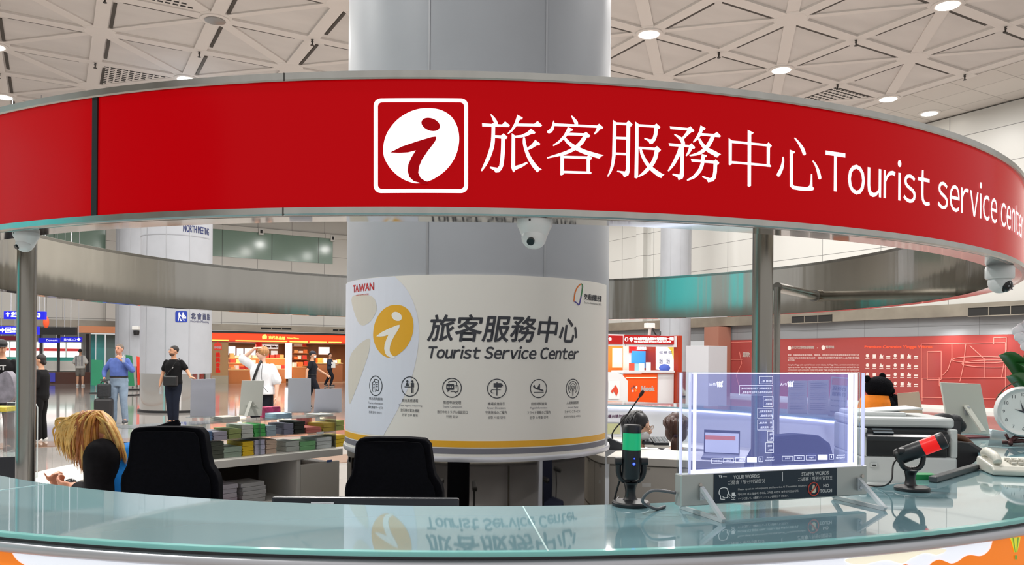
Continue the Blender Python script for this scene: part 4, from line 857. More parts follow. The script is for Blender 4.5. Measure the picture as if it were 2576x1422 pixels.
sheet(((793, 979), (859, 978), (859, 1037), (789, 1038)), 5.75, 'low grey notice back beside the column', m=SHEET)
tb = thing('tablet', 'black tablet leaning behind the left office chair', 'tablet', at(408, 1080, 4.55)); c = [at(*p, 4.55) for p in ((372, 1078), (446, 1056), (452, 1066), (450, 1078))]
B().add([*c, *[p+Vector((0, .02, 0)) for p in c]], [(0, 1, 2, 3), (7, 6, 5, 4), (0, 4, 5, 1), (1, 5, 6, 2), (2, 6, 7, 3), (3, 7, 4, 0)]).build('case', SOFTBLACK, tb, bevel=.003)
B().bar(c[3]-Vector((.05, -.03, 0)), Vector((c[3].x-.05, 4.72, .852)), .02, .012).build('stand', BLACK, tb)
# ---------------------------------------------------------------- right cabinet and what stands on it
RA, RBp = Vector((.66, 5.46, 0)), Vector((1.56, 5.18, 0)); RE = (RBp-RA).normalized(); RN = Vector((RE.y, -RE.x, 0))
if RN.y > 0: RN = -RN
MR = Matrix((RE, RN, Vector((0, 0, 1)))).transposed()
def rpnt(s, d, z): return RA+RE*s+RN*d+Vector((0, 0, z))
def rb(s0, s1, d0, d1, z0, z1, name, m, parent, bevel=.003): return B().box(rpnt((s0+s1)/2, (d0+d1)/2, (z0+z1)/2), (s1-s0, d1-d0, z1-z0), m=MR).build(name, m, parent, bevel=bevel)
FR = mat('drawer_front', (204, 198, 188), .42)
dc = thing('drawer_cabinet', 'beige drawer cabinet with white top right of the column', 'cabinet', rpnt(.5, -.3, 0)); RL = 1.02
rb(.0, RL, -.54, .015, .80, .85, 'top', WL, dc); rb(.012, RL-.01, -.52, -.02, 0, .8, 'carcass', FR, dc)
for i, (s0, s1) in enumerate(((.014, .475), (.485, RL-.012))):
    for z0, z1 in ((.47, .79), (.24, .455), (.02, .225)):
        dr = rb(s0, s1, -.019, 0, z0, z1, 'drawer', FR, dc); rb((s0+s1)/2-.05, (s0+s1)/2+.05, 0, .008, z1-.018, z1-.006, 'pull', mat('pull_grey', (150, 146, 138), .4), dr, .002)
        if i == 0 and z1 > .7: rb(.24, .30, .0, .001, .655, .68, 'label_strip', WHITE, dr, 0)
def rz_(x, y, d=0): p = onplane(x, y, RA+RN*d, RN); return (p-RA).dot(RE), p.z
ps = thing('paging_microphone', 'black gooseneck paging microphone on the drawer cabinet', 'microphone', at(1550, 1125, 5.45))
q = onz(1550, 1133, .85); B().prism([(-.075, 0), (.085, 0), (.085, .03), (-.045, .085), (-.075, .08)], lambda x, y, d: Vector((q.x+x, q.y+d, .851+y)), .13).build('console', mat('console_black', (34, 40, 48), .45), ps, bevel=.004)
g0, g1 = Vector((q.x-.02, q.y+.06, .92)), at(1608, 1000, q.y+.02)
B().tube(smooth_line([tuple(g0), tuple(g0+Vector((.005, 0, .06))), tuple(g0.lerp(g1, .55)+Vector((-.01, 0, 0))), tuple(g1)], 8), .0055, 10).build('gooseneck', BLACK, ps, smooth='all')
d_ = (g1-g0).normalized(); h_ = B().tube([g1, g1+d_*.02, g1+d_*.045, g1+d_*.06], [.007, .013, .014, .009], 14).build('microphone_head', mat('foam_brown', (60, 44, 40), .8), ps, smooth='all')
for i, (x0, x1, y) in enumerate(((1612, 1638, 1116), (1640, 1678, 1118))):
    q = onz((x0+x1)/2, y, .85); w = (x1-x0)*q.y/2000
    kp = thing('button_panel', ('narrow' if i == 0 else 'wide')+' black paging button panel on the drawer cabinet', 'panel', (q.x, q.y, .85))
    B().prism([(0, 0), (.2, 0), (.2, .05), (0, .022)], lambda x, y_, d: Vector((q.x-w/2+d, q.y-.1+x, .851+y_)), w).build('housing', mat('console_black', (34, 40, 48)), kp, bevel=.003)
    b = B()
    for r in range(7):
        for c_ in range(3 if i else 2):
            yy = .025+r*.025; b.box((q.x-w/2+w*(c_+.7)/(3.4 if i else 2.4), q.y-.1+yy, .851+.022+.028*yy/.2+.002), (w*.17, .012, .006))
    b.build('buttons', mat('button_white', (196, 200, 204), .5), kp)
q = onz(1630, 1130, .85); tag(B().box((q.x, q.y, .853), (.14, .1, .002), -.3).build('paper_note', WHITE), 'white paper lying before the paging buttons', 'paper')
lp = thing('laptop', 'open laptop with orange and white page on screen, seen through the display', 'laptop', rpnt(.93, -.3, .85))
q0 = onplane(1815, 1123, rpnt(.9, -.28, .85), RN); w = 88*q0.y/2000
s_ = (q0-RA).dot(RE); zl = .852
rb(s_-w/2, s_+w/2, -.29, -.06, zl, zl+.014, 'keyboard_deck', mat('laptop_grey', (120, 122, 130), .4, .4), lp)
def lid(s0, s1, t0, t1, d, nm, m, par): return B().add([rpnt(s, -.292-t*.25+d, zl+.014+t*.95) for s, t in ((s0, t0), (s1, t0), (s1, t1), (s0, t1))]+[rpnt(s, -.300-t*.25, zl+.014+t*.95) for s, t in ((s0, t0), (s1, t0), (s1, t1), (s0, t1))], [(0, 1, 2, 3), (7, 6, 5, 4), (0, 4, 5, 1), (1, 5, 6, 2), (2, 6, 7, 3), (3, 7, 4, 0)]).build(nm, m, par)
ld = lid(s_-w/2, s_+w/2, 0, .17, 0, 'lid', BLACK, lp)
pg = lid(s_-w/2+.008, s_+w/2-.008, .008, .15, .001, 'screen', mat('page_white', (225, 225, 235), .4, emit=.7), ld); 
lid(s_-w/2+.008, s_+w/2-.03, .1, .13, .002, 'page_banner', mat('page_orange', (240, 120, 50), .4, emit=.6), ld)
# ---------------------------------------------------------------- printer, boards, clock, phone on the right
pq = at(2287, 1100, 3.5); pr = thing('office_printer', 'white multifunction printer with black control panel', 'printer', (pq.x, 3.5, .75), -.10, absolute=False)
PW = mat('printer_white', (206, 210, 210), .42); PBK = mat('printer_black', (20, 22, 25), .25)
zT = at(2287, 1043, 3.5).z-.75
W2 = .205
rbox('lower_body', (0, .2, .175), (W2*2, .4, .35), PW, pr, bevel=.012)
rbox('paper_tray', (0, -.006, .16), (.36, .02, .15), PW, pr, bevel=.006); rbox('tray_grip', (.06, -.018, .215), (.1, .004, .014), mat('grip_grey', (110, 114, 116), .4), pr)
rbox('output_cavity', (-.012, .18, .408), (.345, .36, .115), PBK, pr)
for s in (-1, 1): rbox('side_pillar', (s*(W2-.014)-(.0 if s > 0 else -.002), .2, .41), (.028, .4, .125), PW, pr, bevel=.006)
b = B().prism([(-.03, 0), (.05, .045), (.05, .06), (-.03, .018)], lambda x, y, d: Vector((-.185+d, x, .42+y)), .345); cpn = b.build('control_panel', mat('panel_dark', (34, 38, 42), .25), pr, bevel=.003)
rbox('display', (-.11, .004, .461), (.085, .035, .003), mat('display_grey', (92, 104, 112), .15), cpn, M=Matrix.Rotation(.5, 3, 'X'), bevel=0)
rbox('scanner_body', (.0, .215, .497), (W2*2, .37, .044), PW, pr, bevel=.012)
rbox('feeder_lid', (-.08, .24, .527), (.22, .28, .026), PW, pr, bevel=.02)
B().prism([(-.12, 0), (.12, .016), (.12, .024), (-.12, .008)], lambda x, y, d: Vector((-.0+x*.9, .12+d, .535+y)), .2).build('document_tray', PW, pr, bevel=.004)
rbox('usb_port', (-.15, -.004, .31), (.03, .006, .02), PW, pr, bevel=.002); rbox('usb_slot', (-.15, -.0085, .31), (.014, .003, .005), BLACK, pr, bevel=0)
q = at(2318, 1212, 3.05); 
tag(B().box((q.x, q.y, .75+.17), (.1, .05, .34)).build('green_box', mat('green_box', (40, 150, 84), .45), bevel=.003), 'green and white box standing behind the red-lit microphone', 'box')
# plush toy seen from behind
q = at(2212, 1035, 5.75); bz = ZT_
tb = thing('plush_toy', 'black plush bear toy wrapped in orange cloth on the far desk', 'plush toy', (q.x, q.y, bz))
PL = noisy(mat('black_plush', (16, 16, 20), .95, spec=.1), 120, .4, bump=.6); OP = noisy(mat('orange_cloth', (240, 132, 20), .8), 14, .14, bump=.5)
b = B().ball((q.x+.03, q.y, bz+.10), .115, 20, 12, (1.05, .9, 1)); b.ball((q.x+.125, q.y-.02, bz+.06), .05, 12, 8, (1.3, 1, .8)); b.ball((q.x+.09, q.y-.04, bz+.14), .05, 12, 8, (.8, .8, 1.5)); b.build('body', PL, tb, smooth='all')
hd = B(); hd.ball((q.x-.005, q.y, bz+.26), .09, 20, 12, (1.12, .95, .9)); hd.ball((q.x+.075, q.y-.01, bz+.235), .03, 12, 8); hd = hd.build('head', PL, tb, smooth='all')
for s in (-.09, .02): B().ball((q.x+s, q.y, bz+.325+(.015 if s > 0 else -.005)), .025, 10, 7, (1, .6, 1.1)).build('ear', PL, hd, smooth='all')
b = B(); b.lathe([(.15, 0), (.15, .02), (.125, .09), (.11, .15), (.09, .2), (.05, .205)], (q.x-.035, q.y-.01, bz), 24); b.tube(smooth_line([(q.x-.16, q.y-.02, bz+.02), (q.x, q.y-.15, bz+.02), (q.x+.16, q.y-.06, bz+.025)], 6), .035, 10); b.build('wrap', OP, tb, smooth='all')
sheet(((2258, 990), (2312, 986), (2325, 1060), (2262, 1060)), 5.4, 'orange-printed sheet in a clear holder beside the plush toy', m=noisy(mat('sheet_orange', (196, 168, 146), .5), 3, .2, 1))
q = at(2372, 1058, 4.3); bgm = B()
for p, r_, s_ in (((0, 0, .0), .05, (1.3, .9, .8)), ((.06, 0, -.005), .045, (1, .9, .85)), ((-.07, .0, -.02), .035, (1.5, .8, .6)), ((.09, 0, -.03), .035, (1, .8, 1))): bgm.ball(Vector((q.x, q.y, q.z))+Vector(p), r_, 14, 9, s_)
bgm.box((q.x, q.y+.02, (q.z+.75)/2), (.15, .12, q.z-.75))
tag(bgm.build('black_bag', noisy(mat('bag_nylon', (30, 32, 36), .6), 22, .5, bump=.6), smooth='all'), 'black crumpled bag behind the printer', 'bag')
# leaning white board
def quad_slab(px, Ys, th, m, nm, par):
    c = [at(*p, Y) for p, Y in zip(px, Ys)]; n = (c[1]-c[0]).cross(c[3]-c[0]).normalized(); n = n if n.y < 0 else -n
    return B().add([*c, *[p-n*th for p in c]], [(0, 1, 2, 3), (7, 6, 5, 4), (0, 4, 5, 1), (1, 5, 6, 2), (2, 6, 7, 3), (3, 7, 4, 0)]).build(nm, m, par, bevel=.003), c, n
wb = thing('display_board', 'white sign board seen from behind with a small easel foot, before the clock', 'sign board', onz(2432, 1097, ZT_))
zb_q = onz(2432, 1097, ZT_).y
bd, c, n = quad_slab(((2367, 962), (2467, 966), (2491, 1093), (2389, 1090)), (zb_q-.02, zb_q+.1, zb_q+.06, zb_q-.06), .012, BOARD, 'board', wb)
mid = (c[2]+c[3])/2; up = (c[0]+c[1])/2-mid
b = B(); b.bar(mid+up*.55+n*.006, mid+up*.02+n*.09, .045, .008); b.build('easel_leg', BOARD, wb); B().box(mid+up*.45+n*.008, (.03, .012, .05)).build('hinge', ALU, wb)
tag(B().box(onz(2432, 1099, ZT_+.006), (.22, .12, .01), .3).build('leaflet_bundle', mat('maroon_print', (120, 52, 58), .5)), 'flat maroon leaflets under the white sign board', 'leaflets')
# clock
cy_ = 4.30; cq = at(2573, 1036, cy_); r_ = 63*cy_/2000
ck = thing('table_clock', 'round white table clock on a dark wooden stand', 'clock', (cq.x, cq.y, ZT_), absolute=False)
M = Matrix.Rotation(PI/2, 3, 'X') @ Matrix.Identity(3); cz = cq.z-ZT_; rzM = Matrix.Rotation(-.35, 3, 'Z') @ M
CW = mat('clock_white', (214, 216, 214), .35)
B().lathe([(r_*.96, -.02), (r_, -.015), (r_, .018), (r_*.93, .03), (r_*.86, .024), (r_*.85, .0)], (0, 0, cz), 48, rzM).build('rim', CW, ck, smooth=True)
fc = B().lathe([(r_*.86, .010), (r_*.86, .014)], (0, 0, cz), 48, rzM).build('face', mat('clock_face', (236, 236, 232), .5), ck)
cfn = lambda d: (lambda x, y: Vector((0, 0, cz))+rzM @ Vector((x, y, d)))
bms = []
for h in range(1, 13):
    a = PI/2-h*PI/6; bms.append(text_bm(str(h), None, .0165, at0=(r_*.68*math.cos(a), r_*.68*math.sin(a)-.008)))
finish(merge(bms), cfn(.0148), None, 'numerals', DARKTXT, fc)
b = B(); 
for ang_, L, w in ((PI/2+.25, .5, .004), (PI-.3, .34, .005), (PI/2-.12, .6, .003)): b.add([cfn(.018)(*p) for p in ((-w*math.sin(ang_), w*math.cos(ang_)), (w*math.sin(ang_), -w*math.cos(ang_)), (r_*L*math.cos(ang_), r_*L*math.sin(ang_)))], [(0, 1, 2)])
b.ball(cfn(.018)(0, 0), .006, 10, 6); b.build('hands', DARKTXT, ck)
st = B(); st.tube(smooth_line([(-.09, -.04, .012), (-.06, 0, .03), (0, .01, cz-r_+.004), (.06, 0, .03), (.09, -.04, .012)], 5), .012, 10); st.tube([(-.08, .05, .012), (0, .0, .025), (.08, .05, .012)], .011, 10); st.tube([(-.07, .01, .03), (-.085, .012, .06)], .008, 8); st.build('stand', mat('rosewood', (66, 26, 26), .35), ck, smooth='all')
# desk telephone
q = onz(2535, 1196, ZT_); ph = thing('desk_phone', 'cream desk telephone at the right end of the desk', 'telephone', (q.x+.06, q.y+.05, ZT_), -.25, absolute=False); PC = mat('phone_cream', (214, 212, 200), .4)
B().prism([(-.1, 0), (.1, 0), (.11, .035), (.1, .055), (-.085, .035), (-.105, .02)], lambda x, y, d: Vector((-.11+d, x, y+.002)), .24).build('base', PC, ph, bevel=.006)
hs = B(); hs.tube(smooth_line([(-.085, -.075, .05), (-.085, -.05, .068), (-.085, .02, .078), (-.085, .07, .078), (-.085, .09, .066)], 5), .016, 12, sx=1.15); hs.build('handset', PC, ph, smooth='all')
b = B()
for i in range(4):
    for j in range(3): b.box((-.02+j*.026, -.05+i*.026, .047+i*.0027), (.018, .016, .008))
for i in range(8): b.box((.085, -.07+i*.018, .04+i*.002), (.03, .01, .006))
b.build('keypad', mat('keypad_grey', (196, 194, 184), .5), ph)
# orchid
q = at(2618, 1050, 4.62); orc = thing('potted_orchid', 'white orchid with broad green leaves behind the clock', 'plant', (q.x, q.y, ZT_))
LEAF = noisy(mat('orchid_leaf', (46, 108, 52), .35), 8, .25); PET = mat('orchid_petal', (240, 238, 242), .5)
B().lathe([(.06, 0), (.075, .01), (.085, .12), (.09, .13), (.08, .13)], (q.x, q.y, ZT_), 24).build('pot', WHITE, orc, smooth=True)
def leaf(p0, p1, p2, w, nm='leaf', m=LEAF):
    p0, p1, p2 = map(Vector, (p0, p1, p2)); L = []; n = 12
    for i in range(n+1):
        t = i/n; p = p0*(1-t)**2+p1*2*t*(1-t)+p2*t*t; d = ((p1-p0)*(1-t)+(p2-p1)*t).normalized(); sd = d.cross(Vector((0, .5, 1))).normalized(); ww = w*math.sin(PI*min(1, (t*.92+.08)))**.6
        L += [p-sd*ww+Vector((0, 0, ww*.25)), p, p+sd*ww+Vector((0, 0, ww*.25))]
    f = []
    for i in range(n):
        for j in range(2): k = i*3+j; f.append((k, k+1, k+4, k+3))
    o = B().add(L, f).build(nm, m, orc, smooth='all'); s = o.modifiers.new('solid', 'SOLIDIFY'); s.thickness = .003; return o
def lp_(x, y, Y=4.5): return at(x, y, Y)
root = Vector((q.x, q.y, ZT_+.14))
for a_, b_, w in (((2545, 880), (2516, 893), .05), ((2560, 940), (2540, 945), .055), ((2545, 985), (2512, 992), .045), ((2590, 900), (2600, 860), .05), ((2530, 960), (2535, 1012), .03), ((2570, 1010), (2508, 1062), .035), ((2556, 870), (2586, 930), .05)): leaf(root+Vector((0, 0, .05)), lp_(*a_, 4.55), lp_(*b_, 4.45), w)
B().tube(smooth_line([tuple(root), tuple(lp_(2610, 950)), tuple(lp_(2606, 870)), tuple(lp_(2575, 830))], 6), .004, 8).build('flower_stem', LEAF, orc, smooth='all')
B().tube(smooth_line([tuple(lp_(2560, 960, 4.45)), tuple(lp_(2530, 975, 4.45)), tuple(lp_(2505, 1005, 4.45))], 6), .003, 8).build('aerial_root', mat('root_brown', (74, 66, 50), .7), orc, smooth='all')
for x, y in ((2566, 838), (2582, 862), (2590, 822)):
    c = lp_(x, y, 4.42); fl = B()
    for i in range(5):
        a = 2*PI*i/5+.3; fl.ball(c+Vector((.028*math.cos(a), -.004*i, .028*math.sin(a))), .026, 12, 8, (1, .35, 1))
    fl.ball(c+Vector((0, -.015, -.004)), .01, 8, 6); fl.build('blossom', PET, orc, smooth='all')
# far desk: notices, purple sign
for px, lb in ((((1985, 958), (2032, 958), (2030, 1040), (1980, 1040)), 'grey printed notice in a holder on the far desk, left one'), (((2034, 958), (2085, 956), (2085, 1042), (2031, 1041)), 'grey printed notice in a holder on the far desk, middle one'), (((2092, 948), (2135, 951), (2128, 1050), (2083, 1047)), 'tilted notice with orange head on the far desk')):
    t = sheet(px, 6.3, lb, m=mat('notice_paper', (212, 210, 206), .55)); c = [at(*p, 6.297) for p in px]
    def qp(u, v, d=.003): return (c[0]*(1-u)+c[1]*u)*(1-v)+(c[3]*(1-u)+c[2]*u)*v+Vector((0, -d, 0))
    b = B()
    if 'tilted' in lb:
        bb = B(); bb.add([qp(.05, .03), qp(.95, .03), qp(.95, .2), qp(.05, .2)], [(0, 1, 2, 3)]); bb.build('notice_head', mat('notice_orange', (226, 138, 104), .5), t)
        for i, s in enumerate(('服務台', '服務台', 'For passenger service', 'Sorry for any', 'inconvenience')):
            v = .34+i*.14; bm = text_bm(s, .8, None, 0, at0=(.5, 0)); hh = max(v_.co.y for v_ in bm.verts); k = (.1 if i < 2 else .05)/hh
            finish(bm, lambda x, y, v=v, k=k: qp(x, v-y*k), None, 'lettering', DARKTXT, t)
    else:
        for i in range(14):
            v = .08+i*.06
            if i not in (4, 9): b.add([qp(.1, v), qp(.1+.8*random.uniform(.6, 1), v), qp(.9, v+.012), qp(.1, v+.012)], [(0, 1, 2, 3)])
        b.build('text_lines', GREYM, t)
def on_in(x, y, R=RIN): p = oncyl(x, y, R, False); return p
def isign(px, m, nm, par=None):
    c = [on_in(*p, RIN-.002) for p in px]; return B().add(c, [(0, 1, 2, 3)]).build(nm, m, par)
nt_ = thing('wall_notice', 'white notice with purple lettering inside the far desk', 'notice', on_in(1550, 1060)); isign(((1516, 1036), (1584, 1036), (1584, 1062), (1516, 1062)), mat('notice_white', (224, 224, 232), .5), 'sheet', nt_)
p0_, p1_ = on_in(1521, 1052, RIN-.006), on_in(1582, 1052, RIN-.006); e_ = (p1_-p0_)
finish(text_bm('本櫃台請勿任意', e_.length, None, .0006, at0=(0, 0), align='l'), lambda x, y: p0_+e_.normalized()*x+Vector((0, 0, y)), None, 'lettering', mat('purple_print', (120, 60, 110), .5), nt_)
tag(isign(((1518, 1066), (1560, 1066), (1560, 1092), (1518, 1092)), mat('sticky_olive', (196, 196, 150), .6), 'paper_note'), 'olive paper taped below the purple-lettered notice', 'paper')
# ---------------------------------------------------------------- the hall behind: right wall, back wall, columns
def ubox(u0, u1, v0, v1, z0, z1, b=None):
    return (b or B()).box(((u0+u1)/2, (v0+v1)/2, (z0+z1)/2), (u1-u0, v1-v0, z1-z0))
UVM = Matrix((UV_U, UV_V, Vector((0, 0, 1)))).transposed()
def wbox(u0, u1, v0, v1, z0, z1, name, m, parent=None, bevel=0):
    return B().box(uv((u0+u1)/2, (v0+v1)/2, (z0+z1)/2), (u1-u0, v1-v0, z1-z0), m=UVM).build(name, m, parent, bevel=bevel)
def UVc(p): return p.dot(UV_U), p.dot(UV_V)
def ptext(body, p0, p1, h, m, parent, bold=0, face=None, nm='lettering', out=None, eps=.004, mid=None):
    """words from point p0 to p1 (baseline), height h in metres, standing upright"""
    p0, p1 = Vector(p0), Vector(p1); d = p1-p0; L = d.length; d.normalize(); n = Vector((d.y, -d.x, 0)).normalized()
    if n.y > 0: n = -n
    return finish(text_bm(body, L, h, bold, 0, face, (0, 0), 'l'), lambda x, y: p0+d*x+Vector((0, 0, y))+n*eps, None, nm, m, parent)
def ppoly(polys, fn, m, parent, nm, eps=.004, nrm=None):
    b = B()
    for po in polys:
        pts = [fn(*q)+(nrm or Vector((0, -1, 0)))*eps for q in po]; b.add(pts, tessellate_polygon([pts]))
    return b.build(nm, m, parent)
FRZ = grid_mat('grey_frieze', (150, 153, 156), (104, 106, 108), 2.0, .33, .012, 'YZ', (0, .02), rough=.45, var=.02)
SOFF = noisy(mat('soffit_panel', (168, 160, 146), .18, .55), 1.2, .16)
structure(in_uv(ubox(UW-.02, UW+.3, 2, 40, 2.35, 2.93).build('wall_right_frieze', FRZ)))
structure(in_uv(ubox(UW-.35, UW+.3, 2, 40, 2.93, 3.32).build('wall_right_soffit', SOFF)))
def vent(px, label, plane='u', P=UW-.36, dz=0):
    f = (lambda x, y: on_u(x, y, P)) if plane == 'u' else (lambda x, y: on_v(x, y, P))
    a, c = f(*px[0]), f(*px[1]); t = thing('air_vent', label, 'vent', (a+c)/2)
    ua, va = UVc(a); uc, vc = UVc(c); z0, z1 = sorted((a.z, c.z))
    if plane == 'u': q = (P-.01, P+.0, min(va, vc), max(va, vc))
    else: q = (min(ua, uc), max(ua, uc), P-.01, P)
    wbox(*q, z0, z1, 'opening', mat('vent_black', (28, 27, 25), .7), t)
    w = .03; e = (-.004, -.0) if plane == 'u' else (0, 0)
    for zz in (z0, z1): wbox(q[0]-(.02 if plane == 'u' else 0), q[1], q[2]-(.02 if plane == 'v' else 0), q[3], zz-w/2, zz+w/2, 'frame', SOFF, t)
    k = 3; b = B()
    for i in range(1, k):
        if plane == 'u': v = q[2]+(q[3]-q[2])*i/k; b.box(uv(P-.015, v, (z0+z1)/2), (.01, .03, z1-z0), m=UVM)
        else: u = q[0]+(q[1]-q[0])*i/k; b.box(uv(u, P-.015, (z0+z1)/2), (.03, .01, z1-z0), m=UVM)
    b.build('slats', SOFF, t); return t
vent(((1992, 796), (2093, 810)), 'dark slotted air vent right of the steel posts')
vent(((2436, 774), (2600, 790)), 'dark slotted air vent at the right edge above the red wall')
# red exhibition wall behind glass
EXR = mat('exhibition_red', (160, 68, 64), .1, spec=.6); RW = UW-.06
va, vb = UVc(on_u(1806, 900, RW))[1], 2.0
ex = thing('exhibition_wall', 'long red exhibition wall with white print behind the right desk', 'exhibition wall', uv(RW, (va+vb)/2, 0))
wbox(RW, UW-.022, vb, va, .0, 2.345, 'red_panel', EXR, ex)
wbox(RW-.05, RW, vb, va, 0, .12, 'plinth', WHITE, ex)
EXW = mat('exhibition_white', (236, 214, 206), .5); EXO = mat('exhibition_orange', (240, 100, 66), .5, emit=.35)  # glow added to the orange print to brighten it; no lamp there
NU = -UV_U
def ru(x, y): return on_u(x, y, RW-.006)
def rtext(body, x0, x1, y, h, m=EXW, bold=0): return ptext(body, ru(x0, y), ru(x1, y+.0), abs(ru(x0, y-h).z-ru(x0, y).z), m, ex, bold, eps=0)
def lines(rows, x0, x1, h, m):
    b = B()
    for y, xe in rows:
        x = x0
        while x < xe:
            w = random.uniform(1.5, 5); b.add([ru(x, y-h), ru(min(x+w, xe), y-h), ru(min(x+w, xe), y), ru(x, y)], [(0, 1, 2, 3)]); x += w+random.uniform(.8, 1.6)
    b.build('paragraph', m, ex)
rtext('新北市立鶯歌陶瓷博物館', 1993, 2048, 878, 7, bold=.004); rtext('鶯歌燒', 2077, 2098, 877, 7, bold=.004); rtext('x', 2055, 2058, 877, 3)
rtext('Premium Ceramics Yingge Wares', 2175, 2345, 878, 8, EXO, bold=.006); rtext('鶯歌', 1868, 1886, 898, 11, bold=.01)
ppoly([[(1986+4.6*math.cos(t), 876+5.2*math.sin(t)) for t in (i*PI/8 for i in range(16))], [(2071+4.6*math.cos(t), 875+6*math.sin(t)) for t in (i*PI/8 for i in range(16))]], ru, EXW, ex, 'round_marks', 0)
rtext('鶯歌，為臺灣陶瓷產業的重鎮。鶯歌燒，由鶯歌在地的窯廠與陶瓷藝術家共同打造', 1982, 2162, 896, 4.5); rtext('代表臺灣陶瓷精緻工藝的品牌，匯聚在地窯場與陶藝家的心血與創意結晶', 1982, 2162, 903, 4.5); rtext('展示於此處。', 1982, 2000, 909, 4.5)
for i, s in enumerate(('Hailing from Yingge as the capital of Taiwan’s ceramic industry, the Yingge Ware, a premium ceramic brand, put', 'together by the New Taipei City Yingge Ceramics Museum, members of the ceramic community and local kilns that', 'promote ceramic works produced or created in the greater Yingge area. By launching the brand, it is hoped to bring', 'out more energy, diversity and creativity from the ceramic artists of Yingge and showcase what they do best')): rtext(s, 1982, 2162, 921+i*6.3, 4.5)
b = B()
for r, y in enumerate((898, 922, 945, 968)):                # white kiln marks in a grid
    for c in range(8):
        x = 2182+c*17.5; k = (r*8+c) % 4
        if k == 0: po = [(x+4*math.cos(t), y-3+4.5*math.sin(t)) for t in (i*PI/6 for i in range(12))]
        elif k == 1: po = [(x-4, y-6), (x+4, y-6), (x+4, y+2), (x-4, y+2)]
        elif k == 2: po = [(x-5, y+1), (x-1, y-8), (x+2, y-2), (x+5, y-5), (x+4, y+3)]
        else: po = [(x-5, y-2), (x+5, y-2), (x+5, y+1), (x-5, y+1)]
        pts = [ru(*q) for q in po]; b.add(pts, tessellate_polygon([pts]))
        pts = [ru(*q) for q in ((x-5, y+4), (x+5, y+4), (x+5, y+5.4), (x-5, y+5.4))]; b.add(pts, [(0, 1, 2, 3)])
b.build('kiln_marks', EXW, ex)
EXL = mat('exhibition_line', (228, 134, 122), .5); b = B()
for pts in ([(2318, 866), (2530, 862), (2530, 1004), (2318, 1000), (2318, 866)], [(2333, 885), (2368, 884), (2368, 955), (2333, 955), (2333, 885)], [(2320, 1010), (2320, 952), (2560, 950)], [(2440, 870), (2478, 905), (2478, 950)], [(2395, 866), (2395, 900), (2385, 930), (2372, 944)], [(2500, 866), (2500, 850), (2532, 849), (2532, 880), (2520, 950)], [(2430, 866), (2424, 920), (2415, 960)], [(2363, 950), (2363, 970), (2375, 985), (2420, 985)], [(1815, 862), (1900, 860)], [(1860, 885), (1866, 915), (1852, 945), (1860, 975)], [(1895, 890), (1895, 980)], [(1830, 905), (1868, 905)]):
    for a, c in zip(pts, pts[1:]): b.bar(ru(*a), ru(*c), .02, .02)
for cx_, cy_, rx, ry in ((2470, 905, 75, 8), (2500, 915, 80, 9)):
    pts = [ru(cx_+rx*math.cos(t), cy_+ry*math.sin(t)) for t in (i*PI/16 for i in range(33))]
    for a, c in zip(pts, pts[1:]): b.bar(a, c, .02, .02)
b.build('line_drawing', EXL, ex)
for x in (2395, 2515): 
    p = ru(x, 850); lamp('exhibition_spot', tuple(p+NU*.5+Vector((0, 0, .3))), 14, .1, rot=(0, 0, 0))
# hall columns
def hall_column(px, Y, r, label, mirror=1.03, top=8.3):
    p = at(px, 900, Y); t = thing('hall_column', label, 'column', (p.x, p.y, 0)); c = (p.x, p.y)
    B().ring([(r-.06, mirror), (r, mirror), (r, top), (0, top), (0, top-.1), (r-.06, top-.1)], 0, 2*PI, 64, c).build('shaft', CMET, t, smooth=True)
    B().ring([(r-.06, .03), (r-.004, .03), (r-.004, mirror), (r-.06, mirror)], 0, 2*PI, 64, c).build('mirror_base', mat('column_mirror', (196, 192, 186), .07, 1), t, smooth=True)
    B().ring([(r-.06, 0), (r+.05, 0), (r+.05, .06), (r-.06, .06)], 0, 2*PI, 64, c).build('kick_ring', BLACK, t, smooth=True)
    b = B()
    for a in (-.55, .1, .75): b.ring([(r, mirror), (r+.006, mirror), (r+.006, top), (r, top)], a-.008, a+.008, 1, c)
    b.build('seam_strip', mat('seam', (176, 178, 182)), t); return t, c
hc, c1 = hall_column(443.5, 21.7, .905, 'grey hall column with blue meeting point sign behind the left desk')
R1 = .905
def on_hc(x, y): p = oncyl(x, y, R1, True, c1); return (R1*ang(p, c1), p.z)
hfn = lambda eps: (lambda s, z: cp(s/R1, R1+eps, z, c1))
BLUE = mat('sign_blue', (24, 52, 150), .35, emit=.1); 
sgn = flat([[on_hc(*q) for q in rrect(441, 783, 471, 811, 4)]], hfn(.006), .05, 'pictogram_plate', BLUE, hc)
def fig(cx_, lean): 
    q = lambda x, y: (cx_+x+lean*y*.12, 797+y); c = q(0, -9)
    return [[(c[0]+2.2*math.cos(t), c[1]+2.2*math.sin(t)) for t in (i*PI/5 for i in range(10))], [q(-2.2, -6), q(2.2, -6), q(1.8, 2), q(-1.8, 2)], [q(-1.8, 1), q(0, 1), q(-2.5, 11), q(-4.5, 11)], [q(0, 1), q(1.8, 1), q(4.2, 11), q(2.2, 11)], [q(2, -5.5), q(7, -1), q(6, .8), q(1.5, -3.2)]]
flat([[on_hc(*p) for p in po] for po in fig(451, .4)+fig(460, -.4)+[[(463, 797), (468, 797), (468, 802), (463, 802)]]], hfn(.009), None, 'pictogram', WHITETXT, sgn)
NAVT = mat('navy_print', (40, 52, 110), .5)
